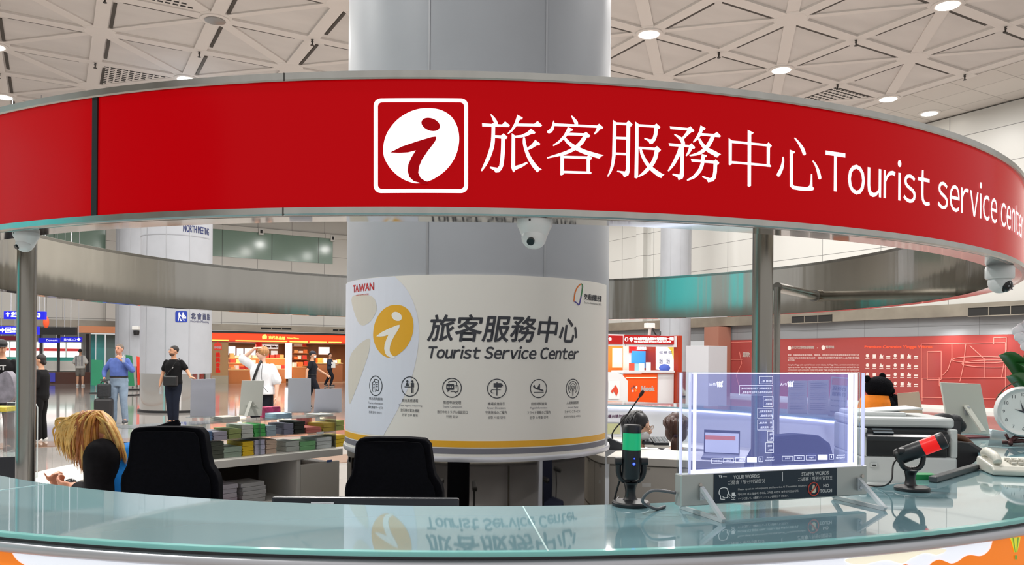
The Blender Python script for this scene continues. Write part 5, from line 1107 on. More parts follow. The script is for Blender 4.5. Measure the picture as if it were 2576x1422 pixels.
def htext(body, x0, x1, y, h, m, bold=0):
    s0, z0 = on_hc(x0, y); s1, z1 = on_hc(x1, y); zt = on_hc((x0+x1)/2, y-h)[1]; zb = on_hc((x0+x1)/2, y)[1]
    return finish(text_bm(body, s1-s0, zt-zb, bold, 0, None, ((s0+s1)/2, zb)), hfn(.006), .05, 'lettering', m, hc)
htext('北 會 面 點', 480, 526.6, 804, 16, mat('grey_navy', (74, 78, 110), .5), .006); htext('North Meeting', 479, 525, 814, 8, mat('grey_navy', (74, 78, 110)))
htext('NORTH MEETING', 461, 525, 586, 17, NAVT, .004)
zb_ = on_hc(440, 590)[1]; B().ring([(R1, zb_-.012), (R1+.005, zb_-.012), (R1+.005, zb_+.012), (R1, zb_+.012)], -1.5, 1.5, 40, c1).build('band_line', mat('seam_dark', (150, 152, 158), .4), hc)
hall_column(345, 35, .88, 'grey hall column half hidden behind the meeting point column')
hall_column(1698, 32.5, .62, 'grey hall column against the white wall behind the orange booths', top=ZC+.1)
p = on_u(1789, 880, 23.9); u_, v_ = UVc(p); tag(wbox(23.9, 24.6, v_-.42, v_+.42, 0, 2.9, 'wall_pier', mat('salmon_panel', (176, 122, 104), .4)), 'salmon brown pier beside the red exhibition wall', 'pier')
b = B(); va_, vb_ = UVc(on_u(1602, 640, 24.5))[1], UVc(on_u(1620, 640, 24.5))[1]
structure(in_uv(ubox(24.45, 24.7, vb_, va_, 3.32, ZC, b).build('wall_right_pilaster', WALLP)))
# ---- the gift shop in the back wall
VS = VW-.1
GL = mat('green_glass', (132, 160, 146), .12, spec=.6)
def wn(x0, x1, y0, y1, name):
    a, c = on_v(x0, y0, VW+.05), on_v(x1, y1, VW+.05); return UVc(a)[0], UVc(c)[0], c.z, a.z
u0, u1 = UVc(on_v(95, 600, VW))[0], UVc(on_v(838, 600, VW))[0]
zl, zh = on_v(700, 655, VW).z, 8.25
o = in_uv(ubox(u0, u1, VW+.06, VW+.09, zl, zh).build('window_1', grid_mat('green_glazing', (134, 162, 148), (92, 110, 102), 2.6, 9, .05, 'XZ', rough=.12, spec=.6, var=.04))); structure(o)
structure(in_uv(ubox(-26, 24.7, VW-.05, VW+.1, 8.25, 8.5).build('trim_2', WALLB)))
structure(in_uv(ubox(-26, 24.7, VW-.12, VW+.1, 2.86, 3.2).build('wall_back_soffit', SOFF)))
up_ = UVc(on_v(308, 620, VW-.1))[0]; structure(in_uv(ubox(up_-.75, up_+.4, VW-.1, VW+.09, 3.2, ZC).build('wall_back_pier', WALLB)))
for x, y in ((657, 583), (837, 600)):
    p = on_v(x, y, VW-.1); t = thing('wall_speaker', 'small white wall speaker with black grille '+('left' if x < 700 else 'right')+' on the green glass', 'speaker', p); u_, v_ = UVc(p)
    wbox(u_-.12, u_+.12, VW-.15, VW+.05, p.z-.17, p.z+.17, 'box', WHITE, t); wbox(u_-.06, u_+.06, VW-.16, VW-.15, p.z-.09, p.z+.1, 'grille', BLACK, t)
us0, us1 = UVc(on_v(360, 850, VS))[0], UVc(on_v(1000, 850, VS))[0]
shop = thing('gift_shop', 'brightly lit orange gift shop behind the leaflet racks', 'shop', uv((us0+us1)/2, VS, 0))
ORL = mat('shop_orange', (232, 60, 14), .4, emit=.75, ecol=(255, 64, 10)); WARM = mat('warm_light', (255, 190, 80), .4, emit=2.2, ecol=(255, 176, 70))
zf0, zf1 = on_v(700, 861, VS).z, on_v(700, 841, VS).z
fa = wbox(us0, us1, VS-.05, VS+.1, zf0, zf1, 'fascia', ORL, shop); wbox(us0, us1, VS-.12, VS+.1, zf1, zf1+.11, 'black_canopy', BLACK, shop)
for x0, x1 in ((530, 575), (592, 722), (728, 773), (778, 822), (826, 858)):
    a, c = UVc(on_v(x0, 855, VS))[0], UVc(on_v(x1, 855, VS))[0]; wbox(a, c, VS-.07, VS-.05, zf0+.01, zf0+.07, 'fascia_lamp', WARM, fa)
wbox(us0, us1, VS-.06, VS+.1, zf0-.03, zf0, 'lower_trim', mat('trim_red', (190, 30, 16), .4), shop)
GOLD = mat('shop_gold', (250, 226, 120), .4, emit=.6)
ptext('古代名品館', on_v(676, 853, VS-.06), on_v(717, 855, VS-.06), .17, GOLD, fa, .012); ptext('Taiwan Gallery', on_v(722, 853, VS-.06), on_v(752, 854.5, VS-.06), .10, GOLD, fa, .005)
fv = lambda x, y: on_v(x, y, VS-.06)
ppoly([[(660, 854), (659, 847), (663, 842), (668, 841), (672, 847), (671, 853)]], fv, GOLD, fa, 'logo', .002)
WD = noisy(mat('shop_wood', (176, 136, 90), .45), 2, .08, 3, (1, 1, .2))
uw0, uw1 = UVc(on_v(527, 900, VS))[0]-.6, UVc(on_v(574, 900, VS))[0]
wp = wbox(uw0, uw1, VS, VS+.6, .0, zf0-.03, 'wood_pillar', WD, shop); wbox(uw0-.01, uw1+.01, VS-.01, VS+.6, 0, .45, 'stone_plinth', mat('shop_stone', (170, 160, 140), .3), shop)
IR = mat('shop_red', (222, 44, 22), .4, emit=.25)
fv2 = lambda x, y: on_v(x, y, VS-.006)
crown = [(538, 880), (538, 867), (541, 866), (540, 862), (545, 864), (548, 859), (551, 864), (556, 862), (555, 866), (558, 867), (558, 880)]
ppoly([crown], fv2, IR, wp, 'crown_mark', .004); ptext('IMEI', on_v(540, 877, VS-.012), on_v(556, 877.2, VS-.012), .10, WHITETXT, wp, .01)
for i, ch in enumerate('義美食品'): y = 898+i*13; ptext(ch, on_v(543, y, VS-.006), on_v(553, y+.2, VS-.006), .23, IR, wp, .02)
WDK = noisy(mat('shop_back_wood', (150, 96, 56), .5), 2, .12)
wbox(uw1, us1, VS+5, VS+5.1, 0, zf0, 'back_wall', WDK, shop); wbox(uw1, us1, VS, VS+5, zf0-.02, zf0+.02, 'ceiling_panel', mat('shop_ceiling', (226, 200, 170), .5), shop)
wbox(us0-.4, us0, VS, VS+5, 0, zf0, 'side_wall', WDK, shop); wbox(us1, us1+.1, VS, VS+5, 0, zf0, 'side_wall', WDK, shop)
for i in range(6): lamp('shop_light', tuple(uv(uw1+1+i*2.2, VS+1.4, zf0-.12)), 70, .5, (1, .78, .52))
a, c = UVc(on_v(720, 900, VS))[0], UVc(on_v(734, 900, VS))[0]
wbox(a, c, VS, VS+.25, on_v(727, 953, VS).z, zf0-.03, 'lit_pillar', mat('lit_pillar', (250, 250, 250), .4, emit=1.6, ecol=(250, 250, 255)), shop)
def vq(x, y, V=VS+4.9): return on_v(x, y, V)
def panel_px(x0, x1, y0, y1, V, nm, m, parent, th=.05):
    a, c = on_v(x0, y1, V), on_v(x1, y0, V); return wbox(UVc(a)[0], UVc(c)[0], V, V+th, max(.0, a.z), c.z, nm, m, parent)
SCRW = mat('shop_screen', (226, 238, 250), .4, emit=1.3, ecol=(220, 236, 255))
for x0, x1, y0, y1 in ((575, 592, 872, 893), (596, 612, 877, 898), (616, 643, 877, 899)): panel_px(x0, x1, y0, y1, VS+4.9, 'wall_screen', SCRW, shop)
pp = panel_px(657, 700, 868, 878, VS+4.8, 'white_banner', mat('shop_banner', (244, 236, 232), .5, emit=.7), shop); ptext('Taiwan Gallery', on_v(664, 876, VS+4.78), on_v(698, 876, VS+4.78), .16, mat('banner_brown', (120, 50, 40), .5), pp, .01)
panel_px(682, 698, 883, 897, VS+4.8, 'price_poster', mat('shop_poster', (246, 240, 236), .5, emit=.6), shop)
panel_px(802, 829, 874, 892, VS+4.0, 'sale_poster', mat('sale_poster', (252, 236, 232), .5, emit=1.2), shop)
# counters and shelf units, each its own thing
def shop_unit(x0, x1, yt, V, depth, m, label, nm='shop_counter'):
    a, c = on_v(x0, yt, V), on_v(x1, yt, V); u0, u1 = UVc(a)[0], UVc(c)[0]; z = a.z; t = thing(nm, label, 'counter', uv((u0+u1)/2, V+depth/2, 0))
    wbox(u0, u1, V, V+depth, .0, z, 'body', m, t); wbox(u0-.02, u1+.02, V-.02, V+depth+.02, z, z+.05, 'top', mat('counter_top', (236, 190, 130), .4), t); return u0, u1, z+.05
WC = mat('counter_wood', (196, 116, 56), .45)
shelves = []
shelves.append((shop_unit(575, 628, 932, VS+.6, .8, WC, 'low orange wooden counter in the shop, left of the raised arm'), VS+.6, .8))
shelves.append((shop_unit(575, 640, 915, VS+1.7, .7, WC, 'middle wooden counter of the shop, second row from the front'), VS+1.7, .7))
shelves.append((shop_unit(575, 720, 902, VS+2.8, .7, WC, 'long back wooden counter of the shop under the screens'), VS+2.8, .7))
shelves.append((shop_unit(690, 719, 930, VS+.8, .7, WC, 'short wooden counter of the shop, left of the lit pillar'), VS+.8, .7))
shelves.append((shop_unit(736, 770, 925, VS+.9, .7, WC, 'short wooden counter of the shop, right of the lit pillar'), VS+.9, .7))
shelves.append((shop_unit(797, 862, 915, VS+1.8, .8, mat('counter_dark', (120, 72, 40), .45), 'dark wooden cash counter of the shop, at its right end'), VS+1.8, .8))
a, c = on_v(735, 868, VS+3.6), on_v(775, 868, VS+3.6); u0, u1 = UVc(a)[0], UVc(c)[0]
ws = thing('wall_shelf', 'tall lit wall shelf of the shop beside the white pillar', 'shelf', uv((u0+u1)/2, VS+3.7, 0)); wbox(u0, u1, VS+3.9, VS+3.95, 0, 2.3, 'back_panel', WDK, ws)
for k in range(5): wbox(u0, u1, VS+3.5, VS+3.9, .55+k*.38, .58+k*.38, 'board', WC, ws); shelves.append(((u0, u1, .58+k*.38), VS+3.5, .35))
protos = []
for i, rgb in enumerate(((238, 120, 50), (246, 226, 206), (206, 50, 34), (240, 176, 110), (250, 240, 230))):
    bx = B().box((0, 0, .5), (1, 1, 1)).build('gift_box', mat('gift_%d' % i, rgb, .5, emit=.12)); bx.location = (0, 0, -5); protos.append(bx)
used = set(); names = ('orange', 'cream', 'red', 'peach', 'white'); cnt = 0
for (u0, u1, z), V, dp in shelves:
    u = u0+.12
    while u < u1-.1 and cnt < 150:
        i = random.randrange(5); w, h = random.uniform(.16, .3), random.uniform(.12, .28)
        o = protos[i] if i not in used else protos[i].copy()
        if i in used: COL.objects.link(o)
        used.add(i); o.location = uv(u+w/2, V+dp*random.uniform(.35, .6), z+.001); o.scale = (w, dp*.5, h); o.rotation_euler = (0, 0, RZ); cnt += 1
        tag(o, 'small %s gift box on the counters and shelves of the far shop' % names[i], 'gift box', 'gift boxes in the far shop'); u += w+random.uniform(.02, .08)
lan = thing('paper_lantern', 'red lantern hanging inside the shop above the white T-shirt man', 'lantern', vq(651, 872, VS+1))
p = vq(651, 872, VS+1); B().lathe([(.06, -.26), (.16, -.2), (.2, 0), (.16, .2), (.06, .26)], p, 16).build('shade', mat('lantern_red', (206, 20, 22), .5, emit=.25), lan, smooth=True); B().cyl(p+Vector((0, 0, .26)), Vector((p.x, p.y, zf0)), .012, 8).build('string', BLACK, lan)
# vents in the back soffit
vent(((657, 823), (733, 831)), 'dark slotted air vent above the orange shop sign', 'v', VW-.13); vent(((838, 828), (880, 835)), 'dark air vent above the right end of the shop sign', 'v', VW-.13)
# ---- left: ticket counters and signs
ul = lambda x, V, y=900: UVc(on_v(x, y, V))[0]
V2 = 47.5
tk = thing('ticket_hall', 'bright ticket counters with red stripe and teal band at the far left', 'counter', uv(ul(150, V2), V2, 0))
BW = mat('lit_window', (250, 250, 246), .4, emit=1.5, ecol=(248, 250, 246)); 
xs = [(-60, 20), (24, 84), (88, 99), (109, 145), (149, 165), (169, 205)]
zz = lambda y, V=V2: on_v(150, y, V).z
for x0, x1 in xs:
    wbox(ul(x0, V2), ul(x1, V2), V2+1.0, V2+1.05, zz(900, V2+1), zz(862, V2+1), 'lit_window', BW, tk)
    wbox(ul(x0, V2), ul(x1, V2), V2+.98, V2+1.0, zz(884, V2+1), zz(877, V2+1), 'red_stripe', mat('stripe_red', (226, 70, 70), .5, emit=.5), tk)
wbox(ul(-80, V2), ul(230, V2), V2+1.05, V2+1.15, 0, 3.0, 'back_wall', mat('ticket_grey', (168, 170, 168), .5), tk)
wbox(ul(-60, V2), ul(190, V2), V2+.8, V2+.98, zz(908, V2+.8), zz(899, V2+.8), 'teal_band', mat('teal_band', (70, 166, 152), .4, emit=.25), tk)
wbox(ul(-60, V2), ul(205, V2), V2+.7, V2+.9, zz(934, V2+.7), zz(908, V2+.7), 'counter_front', mat('ticket_cream', (222, 216, 206), .4, emit=.3), tk)
wbox(ul(-60, V2), ul(240, V2), V2-.6, V2, 0, zz(936), 'brown_bench', mat('ticket_brown', (104, 66, 54), .4), tk)
for x in (103, 147, 220): wbox(ul(x-4, V2), ul(x+4, V2), V2-.1, V2+.6, 0, 2.6, 'post', mat('ticket_post', (70, 66, 66), .4), tk)
wbox(ul(-20, V2), ul(12, V2), V2-.75, V2-.7, .35, 1.0, 'blue_screen', mat('ticket_blue', (60, 60, 160), .4, emit=.4), tk); wbox(ul(120, V2), ul(139, V2), V2-.7, V2-.62, zz(960), zz(937), 'blue_screen', mat('ticket_blue', (60, 60, 160)), tk)
CB_ = mat('sign_blue_lit', (24, 28, 190), .35, emit=.55, ecol=(22, 26, 200))
def hang_sign(x0, x1, y0, y1, Y, label, m=CB_, nm='overhead_sign', rods=True):
    a, c = at(x0, y1, Y), at(x1, y0, Y); t = thing(nm, label, 'sign', ((a.x+c.x)/2, Y, a.z))
    B().box(((a.x+c.x)/2, Y+.06, (a.z+c.z)/2), (c.x-a.x, .12, c.z-a.z)).build('box', m, t, bevel=.005)
    if rods:
        for k in (.15, .85): x = a.x+(c.x-a.x)*k; B().cyl((x, Y+.06, c.z), (x, Y+.06, ZC+.07), .012, 8).build('hanger_rod', ALU, t)
    return t
LW = mat('sign_white_lit', (245, 245, 250), .4, emit=.9)
def stx(t, body, x0, x1, y, h, Y, bold=0): a, c = at(x0, y, Y-.003), at(x1, y, Y-.003); return ptext(body, a, c, h*Y/2000, LW, t, bold, eps=0)
s1 = hang_sign(9, 112, 784, 803, 24, 'upper blue direction sign with up arrow behind the left post')
ppoly([[(13, 791), (20, 785), (26, 791), (22, 791), (22, 797), (17, 797), (17, 791)]], lambda x, y: at(x, y, 23.995), LW, s1, 'arrow', 0)
stx(s1, '會面點', 28, 60, 793, 7.5, 24, .008); stx(s1, 'Meeting Point', 28, 68, 798.6, 4.2, 24, .004); stx(s1, 'B3', 86, 101, 798, 9, 24, .01)
s2 = hang_sign(-30, 95, 822, 841, 26, 'lower blue direction sign with bus pictogram at the left edge')
ppoly([[(-4, 828), (5, 828), (5, 824), (12, 830.5), (5, 837), (5, 833), (-4, 833)]], lambda x, y: at(x, y, 25.995), LW, s2, 'arrow', 0)
ppoly([rrect(13, 824, 29, 838, 2)], lambda x, y: at(x, y, 25.995), LW, s2, 'bus_plate', 0); ppoly([rrect(15.5, 826, 26.5, 836, 1)], lambda x, y: at(x, y, 25.99), CB_, s2, 'bus_frame', 0); ppoly([[(17, 830), (25, 830), (25, 834.5), (17, 834.5)], [(18, 827.5), (24, 827.5), (25, 829.4), (17, 829.4)]], lambda x, y: at(x, y, 25.985), LW, s2, 'bus_pictogram', 0)
stx(s2, '客運巴士', 31, 62, 831.5, 7, 26, .008); stx(s2, 'Bus to City', 30, 60, 837.4, 4, 26, .004)
hang_sign(95, 190, 824, 842, 30, 'black flight information board hanging left of the post gap', BLACK, 'information_board')
b3 = hang_sign(96, 148, 851, 862, 38, 'small blue board with white print under the black board, left one'); stx(b3, 'Domestic', 117, 145, 859, 5, 38)
b4 = hang_sign(152, 204, 848, 860, 37, 'small blue board with arrow under the black board, right one'); stx(b4, '國內線入口', 161, 190, 857.5, 6, 37); ppoly([[(193, 854), (198, 850), (203, 854), (198, 858)]], lambda x, y: at(x, y, 36.99), LW, b4, 'arrow', 0)
hang_sign(-6, 43, 846, 856, 36, 'dark red shop board at the left edge', mat('board_maroon', (120, 26, 40), .4))
p = at(116, 811, 28.6); rl = thing('red_lantern', 'orange-red hanging lantern under the upper blue sign', 'lantern', p)
B().ball(p, .125, 14, 10, (.8, .8, 1.7)).build('shade', mat('lantern_orange', (226, 84, 40), .5, emit=.2), rl, smooth='all'); B().cyl(p+Vector((0, 0, .2)), Vector((p.x, p.y, ZC+.07)), .008, 8).build('string', BLACK, rl)
gd = thing('glass_doors', 'teal glazed doors left of the grey column behind the blue-shirted man', 'door', uv(ul(250, 43.5), 43.5, 0))
for x0, x1, c in ((228, 240, (60, 150, 150)), (242, 263, (84, 166, 164)), (266, 292, (120, 140, 138))): wbox(ul(x0, 43.5), ul(x1, 43.5), 43.5, 43.55, 0, 2.5, 'glass_leaf', mat('teal_leaf_%d' % x0, c, .12, spec=.6), gd)
wbox(ul(196, 42.5), ul(330, 42.5), 42.5, 43.4, 2.55, 2.86, 'peach_soffit', mat('peach_soffit', (226, 150, 106), .4), gd)
# green and red boards behind the blue-shirted man
def board(x0, x1, y0, y1, Y, rgb, label, skew=0):
    c = [at(x0+skew, y0, Y), at(x1+skew, y0+2, Y), at(x1, y1, Y-.15), at(x0, y1, Y-.15)]; t = thing('standing_board', label, 'board', (c[2]+c[3])/2)
    B().add([*c, *[p+Vector((0, .05, 0)) for p in c]], [(0, 1, 2, 3), (7, 6, 5, 4), (0, 4, 5, 1), (1, 5, 6, 2), (2, 6, 7, 3), (3, 7, 4, 0)]).build('panel', mat('board_%d' % x0, rgb, .4), t)
    B().box(((c[2].x+c[3].x)/2, Y-.05, .02), (abs(c[2].x-c[3].x)+.1, .4, .04)).build('foot', BLACK, t); return t
board(322, 337, 893, 971, 29.5, (30, 116, 76), 'green standing board behind the blue-shirted man', -6)
board(346, 357, 897, 969, 30, (226, 60, 34), 'red standing board beside the mirrored column base', -3)
board(230, 258, 905, 970, 31, (36, 128, 92), 'low green stand behind the suitcase')
# ---- right: booths behind the desk
VB = UVc(at(1640, 905, 24))[1]
fb = lambda x, y, d=0: on_v(x, y, VB+d)
def bpanel(x0, x1, y0, y1, d, nm, m, parent, th=.04):
    a, c = fb(x0, y1, d), fb(x1, y0, d); return wbox(UVc(a)[0], UVc(c)[0], VB+d, VB+d+th, max(.0, a.z), c.z, nm, m, parent)
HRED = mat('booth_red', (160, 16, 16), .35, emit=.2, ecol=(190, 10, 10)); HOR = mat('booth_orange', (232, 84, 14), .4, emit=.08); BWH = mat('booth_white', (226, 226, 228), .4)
bo = thing('rental_booth', 'orange booth counter with white lettering and red header behind the desk', 'booth', fb(1630, 1000)*1); bo.location.z = 0
zt = fb(1630, 937).z
pf = bpanel(1568, 1654, 940, 1100, 0, 'orange_front', HOR, bo); bpanel(1655, 1695, 940, 1100, .02, 'white_front', BWH, bo)
bpanel(1569, 1697, 933, 938, -.08, 'counter_top', BWH, bo, .6); bpanel(1575, 1652, 949, 951, -.03, 'light_line', mat('booth_line', (255, 220, 190), .4, emit=.6), bo, .03)
sd = wbox(UVc(fb(1698, 900))[0], UVc(fb(1707, 900))[0], VB-.15, VB+1.6, 0, fb(1700, 845).z, 'side_wall', mat('booth_side', (176, 52, 20), .4), bo)
wbox(UVc(fb(1569, 900))[0], UVc(fb(1697, 900))[0], VB-.1, VB+.25, fb(1600, 872).z, fb(1600, 843.5).z, 'header', BWH, bo)
hd = bpanel(1571, 1696, 846, 865, -.14, 'header_light', HRED, bo)
HW = mat('header_white', (250, 240, 236), .4, emit=.9)
def btext(body, x0, x1, y, h, d, m, parent, bold=0, face=None): a, c = fb(x0, y, d), fb(x1, y, d); return ptext(body, a, c, h*24/2000, m, parent, bold, face, eps=.004)
btext('Wi-Fi分享器|上網SIM卡|電話卡|一卡通', 1595, 1694, 857, 8, -.145, HW, hd, .008); btext('WiFi Router Rental | SIM Card | Prepaid Card | iPASS', 1595, 1688, 862.5, 3.8, -.145, HW, hd, .003)
ppoly([[(1576+4.6*math.cos(t), 854+5.4*math.sin(t)) for t in (i*PI/8 for i in range(16))]], lambda x, y: fb(x, y, -.146), HW, hd, 'number_disc', .002); btext('1', 1575, 1577.4, 857, 6, -.15, HRED, hd, .006)
ppoly([[(1582, 852), (1588, 848.5), (1594, 852), (1588, 861)]], lambda x, y: fb(x, y, -.146), HW, hd, 'signal_mark', .002)
btext('klook', 1614, 1646, 984, 12, -.006, WHITETXT, pf, .011)
for i, (x, y, rgb) in enumerate(((1595, 973, (150, 60, 40)), (1601, 975, (230, 225, 225)), (1599, 983, (240, 150, 60)), (1592, 984, (235, 190, 200)), (1590, 977, (140, 110, 120)))): ppoly([[(x+2.4*math.cos(t), y+3.2*math.sin(t)) for t in (j*PI/6 for j in range(12))]], lambda a, c: fb(a, c, -.008), mat('petal_%d' % i, rgb, .5), pf, 'logo_petal', .003)
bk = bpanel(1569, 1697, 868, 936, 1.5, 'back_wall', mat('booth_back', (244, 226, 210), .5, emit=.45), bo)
bpanel(1584, 1646, 870, 888, 1.42, 'red_poster', mat('poster_red2', (214, 40, 40), .5, emit=.4), bo); bl = bpanel(1590, 1643, 884, 926, 1.40, 'blue_poster', mat('poster_blue', (60, 150, 220), .5, emit=.7), bo)
btext('遠傳電信', 1602, 1626, 880, 7, 1.38, HW, bk, .01)
US = UVc(fb(1698, 900))[0]-.012
fs = lambda x, y: on_u(x, y, US)
def spoly(polys, m, nm, par, e): return ppoly(polys, fs, m, par, nm, e, -UV_U)
wp_ = spoly([[(1650, 872), (1695, 869), (1695, 934), (1650, 930)]], mat('booth_poster', (246, 246, 250), .5, emit=.6), 'price_poster', sd, .004)
for x, y in ((1660, 889), (1671, 889), (1683, 889), (1660, 908), (1678, 908), (1660, 915), (1678, 915)): ptext('EZ', fs(x, y), fs(x+8, y), .055, mat('poster_navy', (60, 70, 140), .5), wp_, .004, eps=.012)
spoly([[(1676, 870), (1695, 869), (1695, 905), (1688, 882)]], mat('poster_sun', (246, 206, 70), .5, emit=.4), 'yellow_corner', wp_, .008)
for x0, x1, y0, rgb, lb in ((1584, 1596, 914, (220, 80, 60), 'red'), (1598, 1607, 915, (150, 200, 210), 'pale blue'), (1609, 1621, 914, (240, 230, 220), 'cream'), (1627, 1637, 912, (244, 244, 246), 'white')):
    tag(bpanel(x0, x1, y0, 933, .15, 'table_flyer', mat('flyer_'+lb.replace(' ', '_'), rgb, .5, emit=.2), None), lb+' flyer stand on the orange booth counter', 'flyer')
p = fb(1672, 926, .2); tag(B().ball(p, .16, 14, 10, (1.1, .6, .75)).build('blue_bag', mat('bag_blue', (70, 96, 190), .6), smooth='all'), 'blue cloth bag lying on the orange booth counter', 'bag')
b2 = thing('rental_booth', 'white booth with red header half hidden behind the column', 'booth', fb(1535, 1000)); b2.location.z = 0
bpanel(1470, 1567, 845, 864, -.14, 'header_light', HRED, b2); wbox(UVc(fb(1470, 900))[0], UVc(fb(1567, 900))[0], VB-.1, VB+.25, fb(1600, 872).z, fb(1600, 843).z, 'header', BWH, b2)
btext('上網卡', 1512, 1538, 857, 7, -.145, HW, b2, .01)
b = B(); B().prism([(0, 0), (1.3, 0), (1.3, zt-.25), (1.1, zt-.07), (.9, zt), (0, zt)], lambda x, y, d: uv(UVc(fb(1567, 900))[0]-1.3+x, VB-.25+d, y), .9).build('rounded_counter', BWH, b2, bevel=.01)
ps_ = bpanel(1531, 1559, 958, 1004, -.29, 'counter_poster', mat('poster_white2', (238, 236, 236), .5), b2, .02); ppoly([[(1536, 985), (1545, 975), (1547, 968), (1552, 974), (1556, 985), (1551, 997), (1544, 985), (1541, 990)]], lambda x, y: fb(x, y, -.3), mat('ribbon_red', (214, 76, 50), .5), ps_, 'ribbon_mark', .003)
bpanel(1500, 1567, 868, 936, 1.5, 'back_wall', mat('booth_back2', (240, 130, 50), .5, emit=.4), b2); bpanel(1542, 1566, 876, 925, 1.42, 'cream_poster', mat('poster_cream2', (252, 236, 200), .5, emit=.7), b2)
q0, q1, q2 = at(1725, 900, 22.5), at(1782, 900, 22.0), at(1829, 900, 22.6); q3 = q0+q2-q1; zt_ = at(1782, 870, 22).z
wbx = thing('white_enclosure', 'tall plain white cabinet between the orange booth and the red wall', 'cabinet', ((q0.x+q2.x)/2, 22.5, 0))
B().prism([(q.x, q.y) for q in (q1, q2, q3, q0)], lambda x, y, d: Vector((x, y, .03+d)), zt_-.03).build('body', mat('enclosure_white', (184, 185, 190), .4), wbx, bevel=.01); B().prism([(q.x*.98+.02*(q0.x+q2.x)/2, q.y*.98+.02*22.5) for q in (q1, q2, q3, q0)], lambda x, y, d: Vector((x, y, d)), .03).build('plinth', BLACK, wbx)
p = fb(1634, 826, 1.0); pc = thing('pan_camera', 'white pan camera with loose black cable above the orange booth', 'security camera', p)
wbox(*(lambda u, v: (u-.6, u+.6, v+.2, v+.5))(*UVc(p)), p.z-.36, p.z-.28, 'mount_ledge', SOFF, pc); B().box(p+Vector((0, 0, .08)), (.3, .2, .16), .4).build('body', WHITE, pc, bevel=.02); B().cyl(p+Vector((.02, .2, -.28)), p+Vector((.02, 0, .05)), .05, 12).build('arm', WHITE, pc); B().tube(smooth_line([tuple(p+Vector((.1, 0, 0))), tuple(p+Vector((.2, 0, -.2))), tuple(p+Vector((.34, .05, -.22))), tuple(p+Vector((.36, .1, -.1)))], 6), .022, 8).build('cable', BLACK, pc, smooth='all')
p = at(343, 832, 34); pc = thing('column_camera', 'white camera on the grey column behind the meeting point column', 'security camera', p); B().box(p+Vector((0, 0, .1)), (.28, .25, .16)).build('housing', WHITE, pc, bevel=.02); B().lathe([(.1, -.2), (.12, -.1), (.12, .0)], p, 16).build('dome', BLACK, pc, smooth=True); B().bar(p+Vector((0, 0, .12)), p+Vector((0, .6, .12)), .08, .08).build('arm', WHITE, pc)
# ---- lights and grilles of the ceiling
for k, l in lights:
    p = uv(U0+DU*k, V0+DV*l, ZC)
    if p.y < 14 or abs(p.x/p.y) > .72 or (p.y < 42 and (ZC-EYE)/p.y*2000 < 640 and False): continue
    if 901-(ZC-EYE)/p.y*2000 > 330: continue
    unlit = (k, l) == (-4, 2)
    pxx = 1288+p.x/p.y*2000
    ceiling_light(p, 'round %s downlight in the coffered ceiling' % ('unlit' if unlit else 'lit'), not unlit)
q = at(2338, 284, 1); d = ray(2338, 284); tt = (ZC+.05-EYE)/d.z; p = d*tt; ceiling_light((p.x, p.y, ZC+.05), 'round lit downlight in the flat tiles at the upper right')
d = ray(55, 255); tt = (ZC-EYE)/d.z; p = d*tt
def grille(tri, label, rows=12):
    """perforated triangular grille let into a coffer; tri in ceiling (u, v)"""
    c = [Vector(q) for q in tri]; g = sum(c, Vector((0, 0)))/3; c = [q+(g-q)*.17 for q in c]
    t = thing('ceiling_grille', label, 'vent', uv(g.x, g.y, ZC+.03)); B().prism([tuple(q) for q in c], lambda x, y, d_: uv(x, y, ZC+.035+d_), .02).build('plate', RIB, t)
    b = B(); n = rows
    for i in range(1, n):
        for j in range(1, n-i):
            w = [(i)/n, j/n, 1-(i+j)/n]; p = c[0]*w[0]+c[1]*w[1]+c[2]*w[2]; b.box(uv(p.x, p.y, ZC+.033), (.11, .07, .006), m=UVM)
    o = b.build('slots', mat('slot_dark', (48, 46, 44), .8), t); o['kind'] = 'stuff'
def cuv(x, y): d = ray(x, y); p = d*((ZC-EYE)/d.z); return UVc(p)
def cell(x, y):
    u, v = cuv(x, y); k, l = math.floor((u-U0)/DU), math.floor((v-V0)/DV); c = [(k, l), (k+1, l), (k+1, l+1), (k, l+1)]
    fu, fv = (u-U0)/DU-k, (v-V0)/DV-l
    if (k+l) % 2 == 0: tri = [c[0], c[2], c[1] if fu > fv else c[3]]
    else: tri = [c[1], c[3], c[0] if fu+fv < 1 else c[2]]
    return [(U0+DU*a, V0+DV*b_) for a, b_ in tri]
grille(cell(2105, 238), 'perforated ceiling grille right of the column, above the sign ring')
grille(cell(340, 205), 'slotted ceiling grille at upper left, just above the sign ring')
grille(cell(395, 18), 'perforated ceiling grille at the top edge, upper left')
for i, (x, y) in enumerate(((1808, 136), (2156, 100), (2111, 214), (2437, 188), (2539, 63), (520, 145), (280, 12), (270, 176), (42, 200), (795, 112))):
    u, v = cuv(x, y); p = uv(U0+DU*round((u-U0)/DU), V0+DV*round((v-V0)/DV), ZC); t = thing('sprinkler', 'small dark sprinkler head under a rib crossing of the ceiling', 'sprinkler', p, group='ceiling sprinklers', absolute=False)
    B().lathe([(.045, -.14), (.045, -.13), (.016, -.12), (.02, -.06), (.035, -.04), (.014, -.03), (.035, 0)], n=10).build('head', mat('sprinkler_dark', (60, 56, 52), .5, .4), t, smooth=True)

# teal glazing at the side of the hall that the steel mirrors
TG = mat('teal_daylight', (70, 190, 196), .15, emit=.55, ecol=(84, 206, 212))
structure(B().box((-14.0, .2, 2.6), (.1, 4.6, 5.0)).build('window_2', TG)); structure(B().box((-13.6, 5.6, 2.6), (.1, 1.2, 5.0)).build('window_3', TG))
structure(B().box((-14.2, -7, 4.0), (.3, 9.6, 8.0)).build('wall_left', mat('left_wall', (150, 146, 140), .5)))
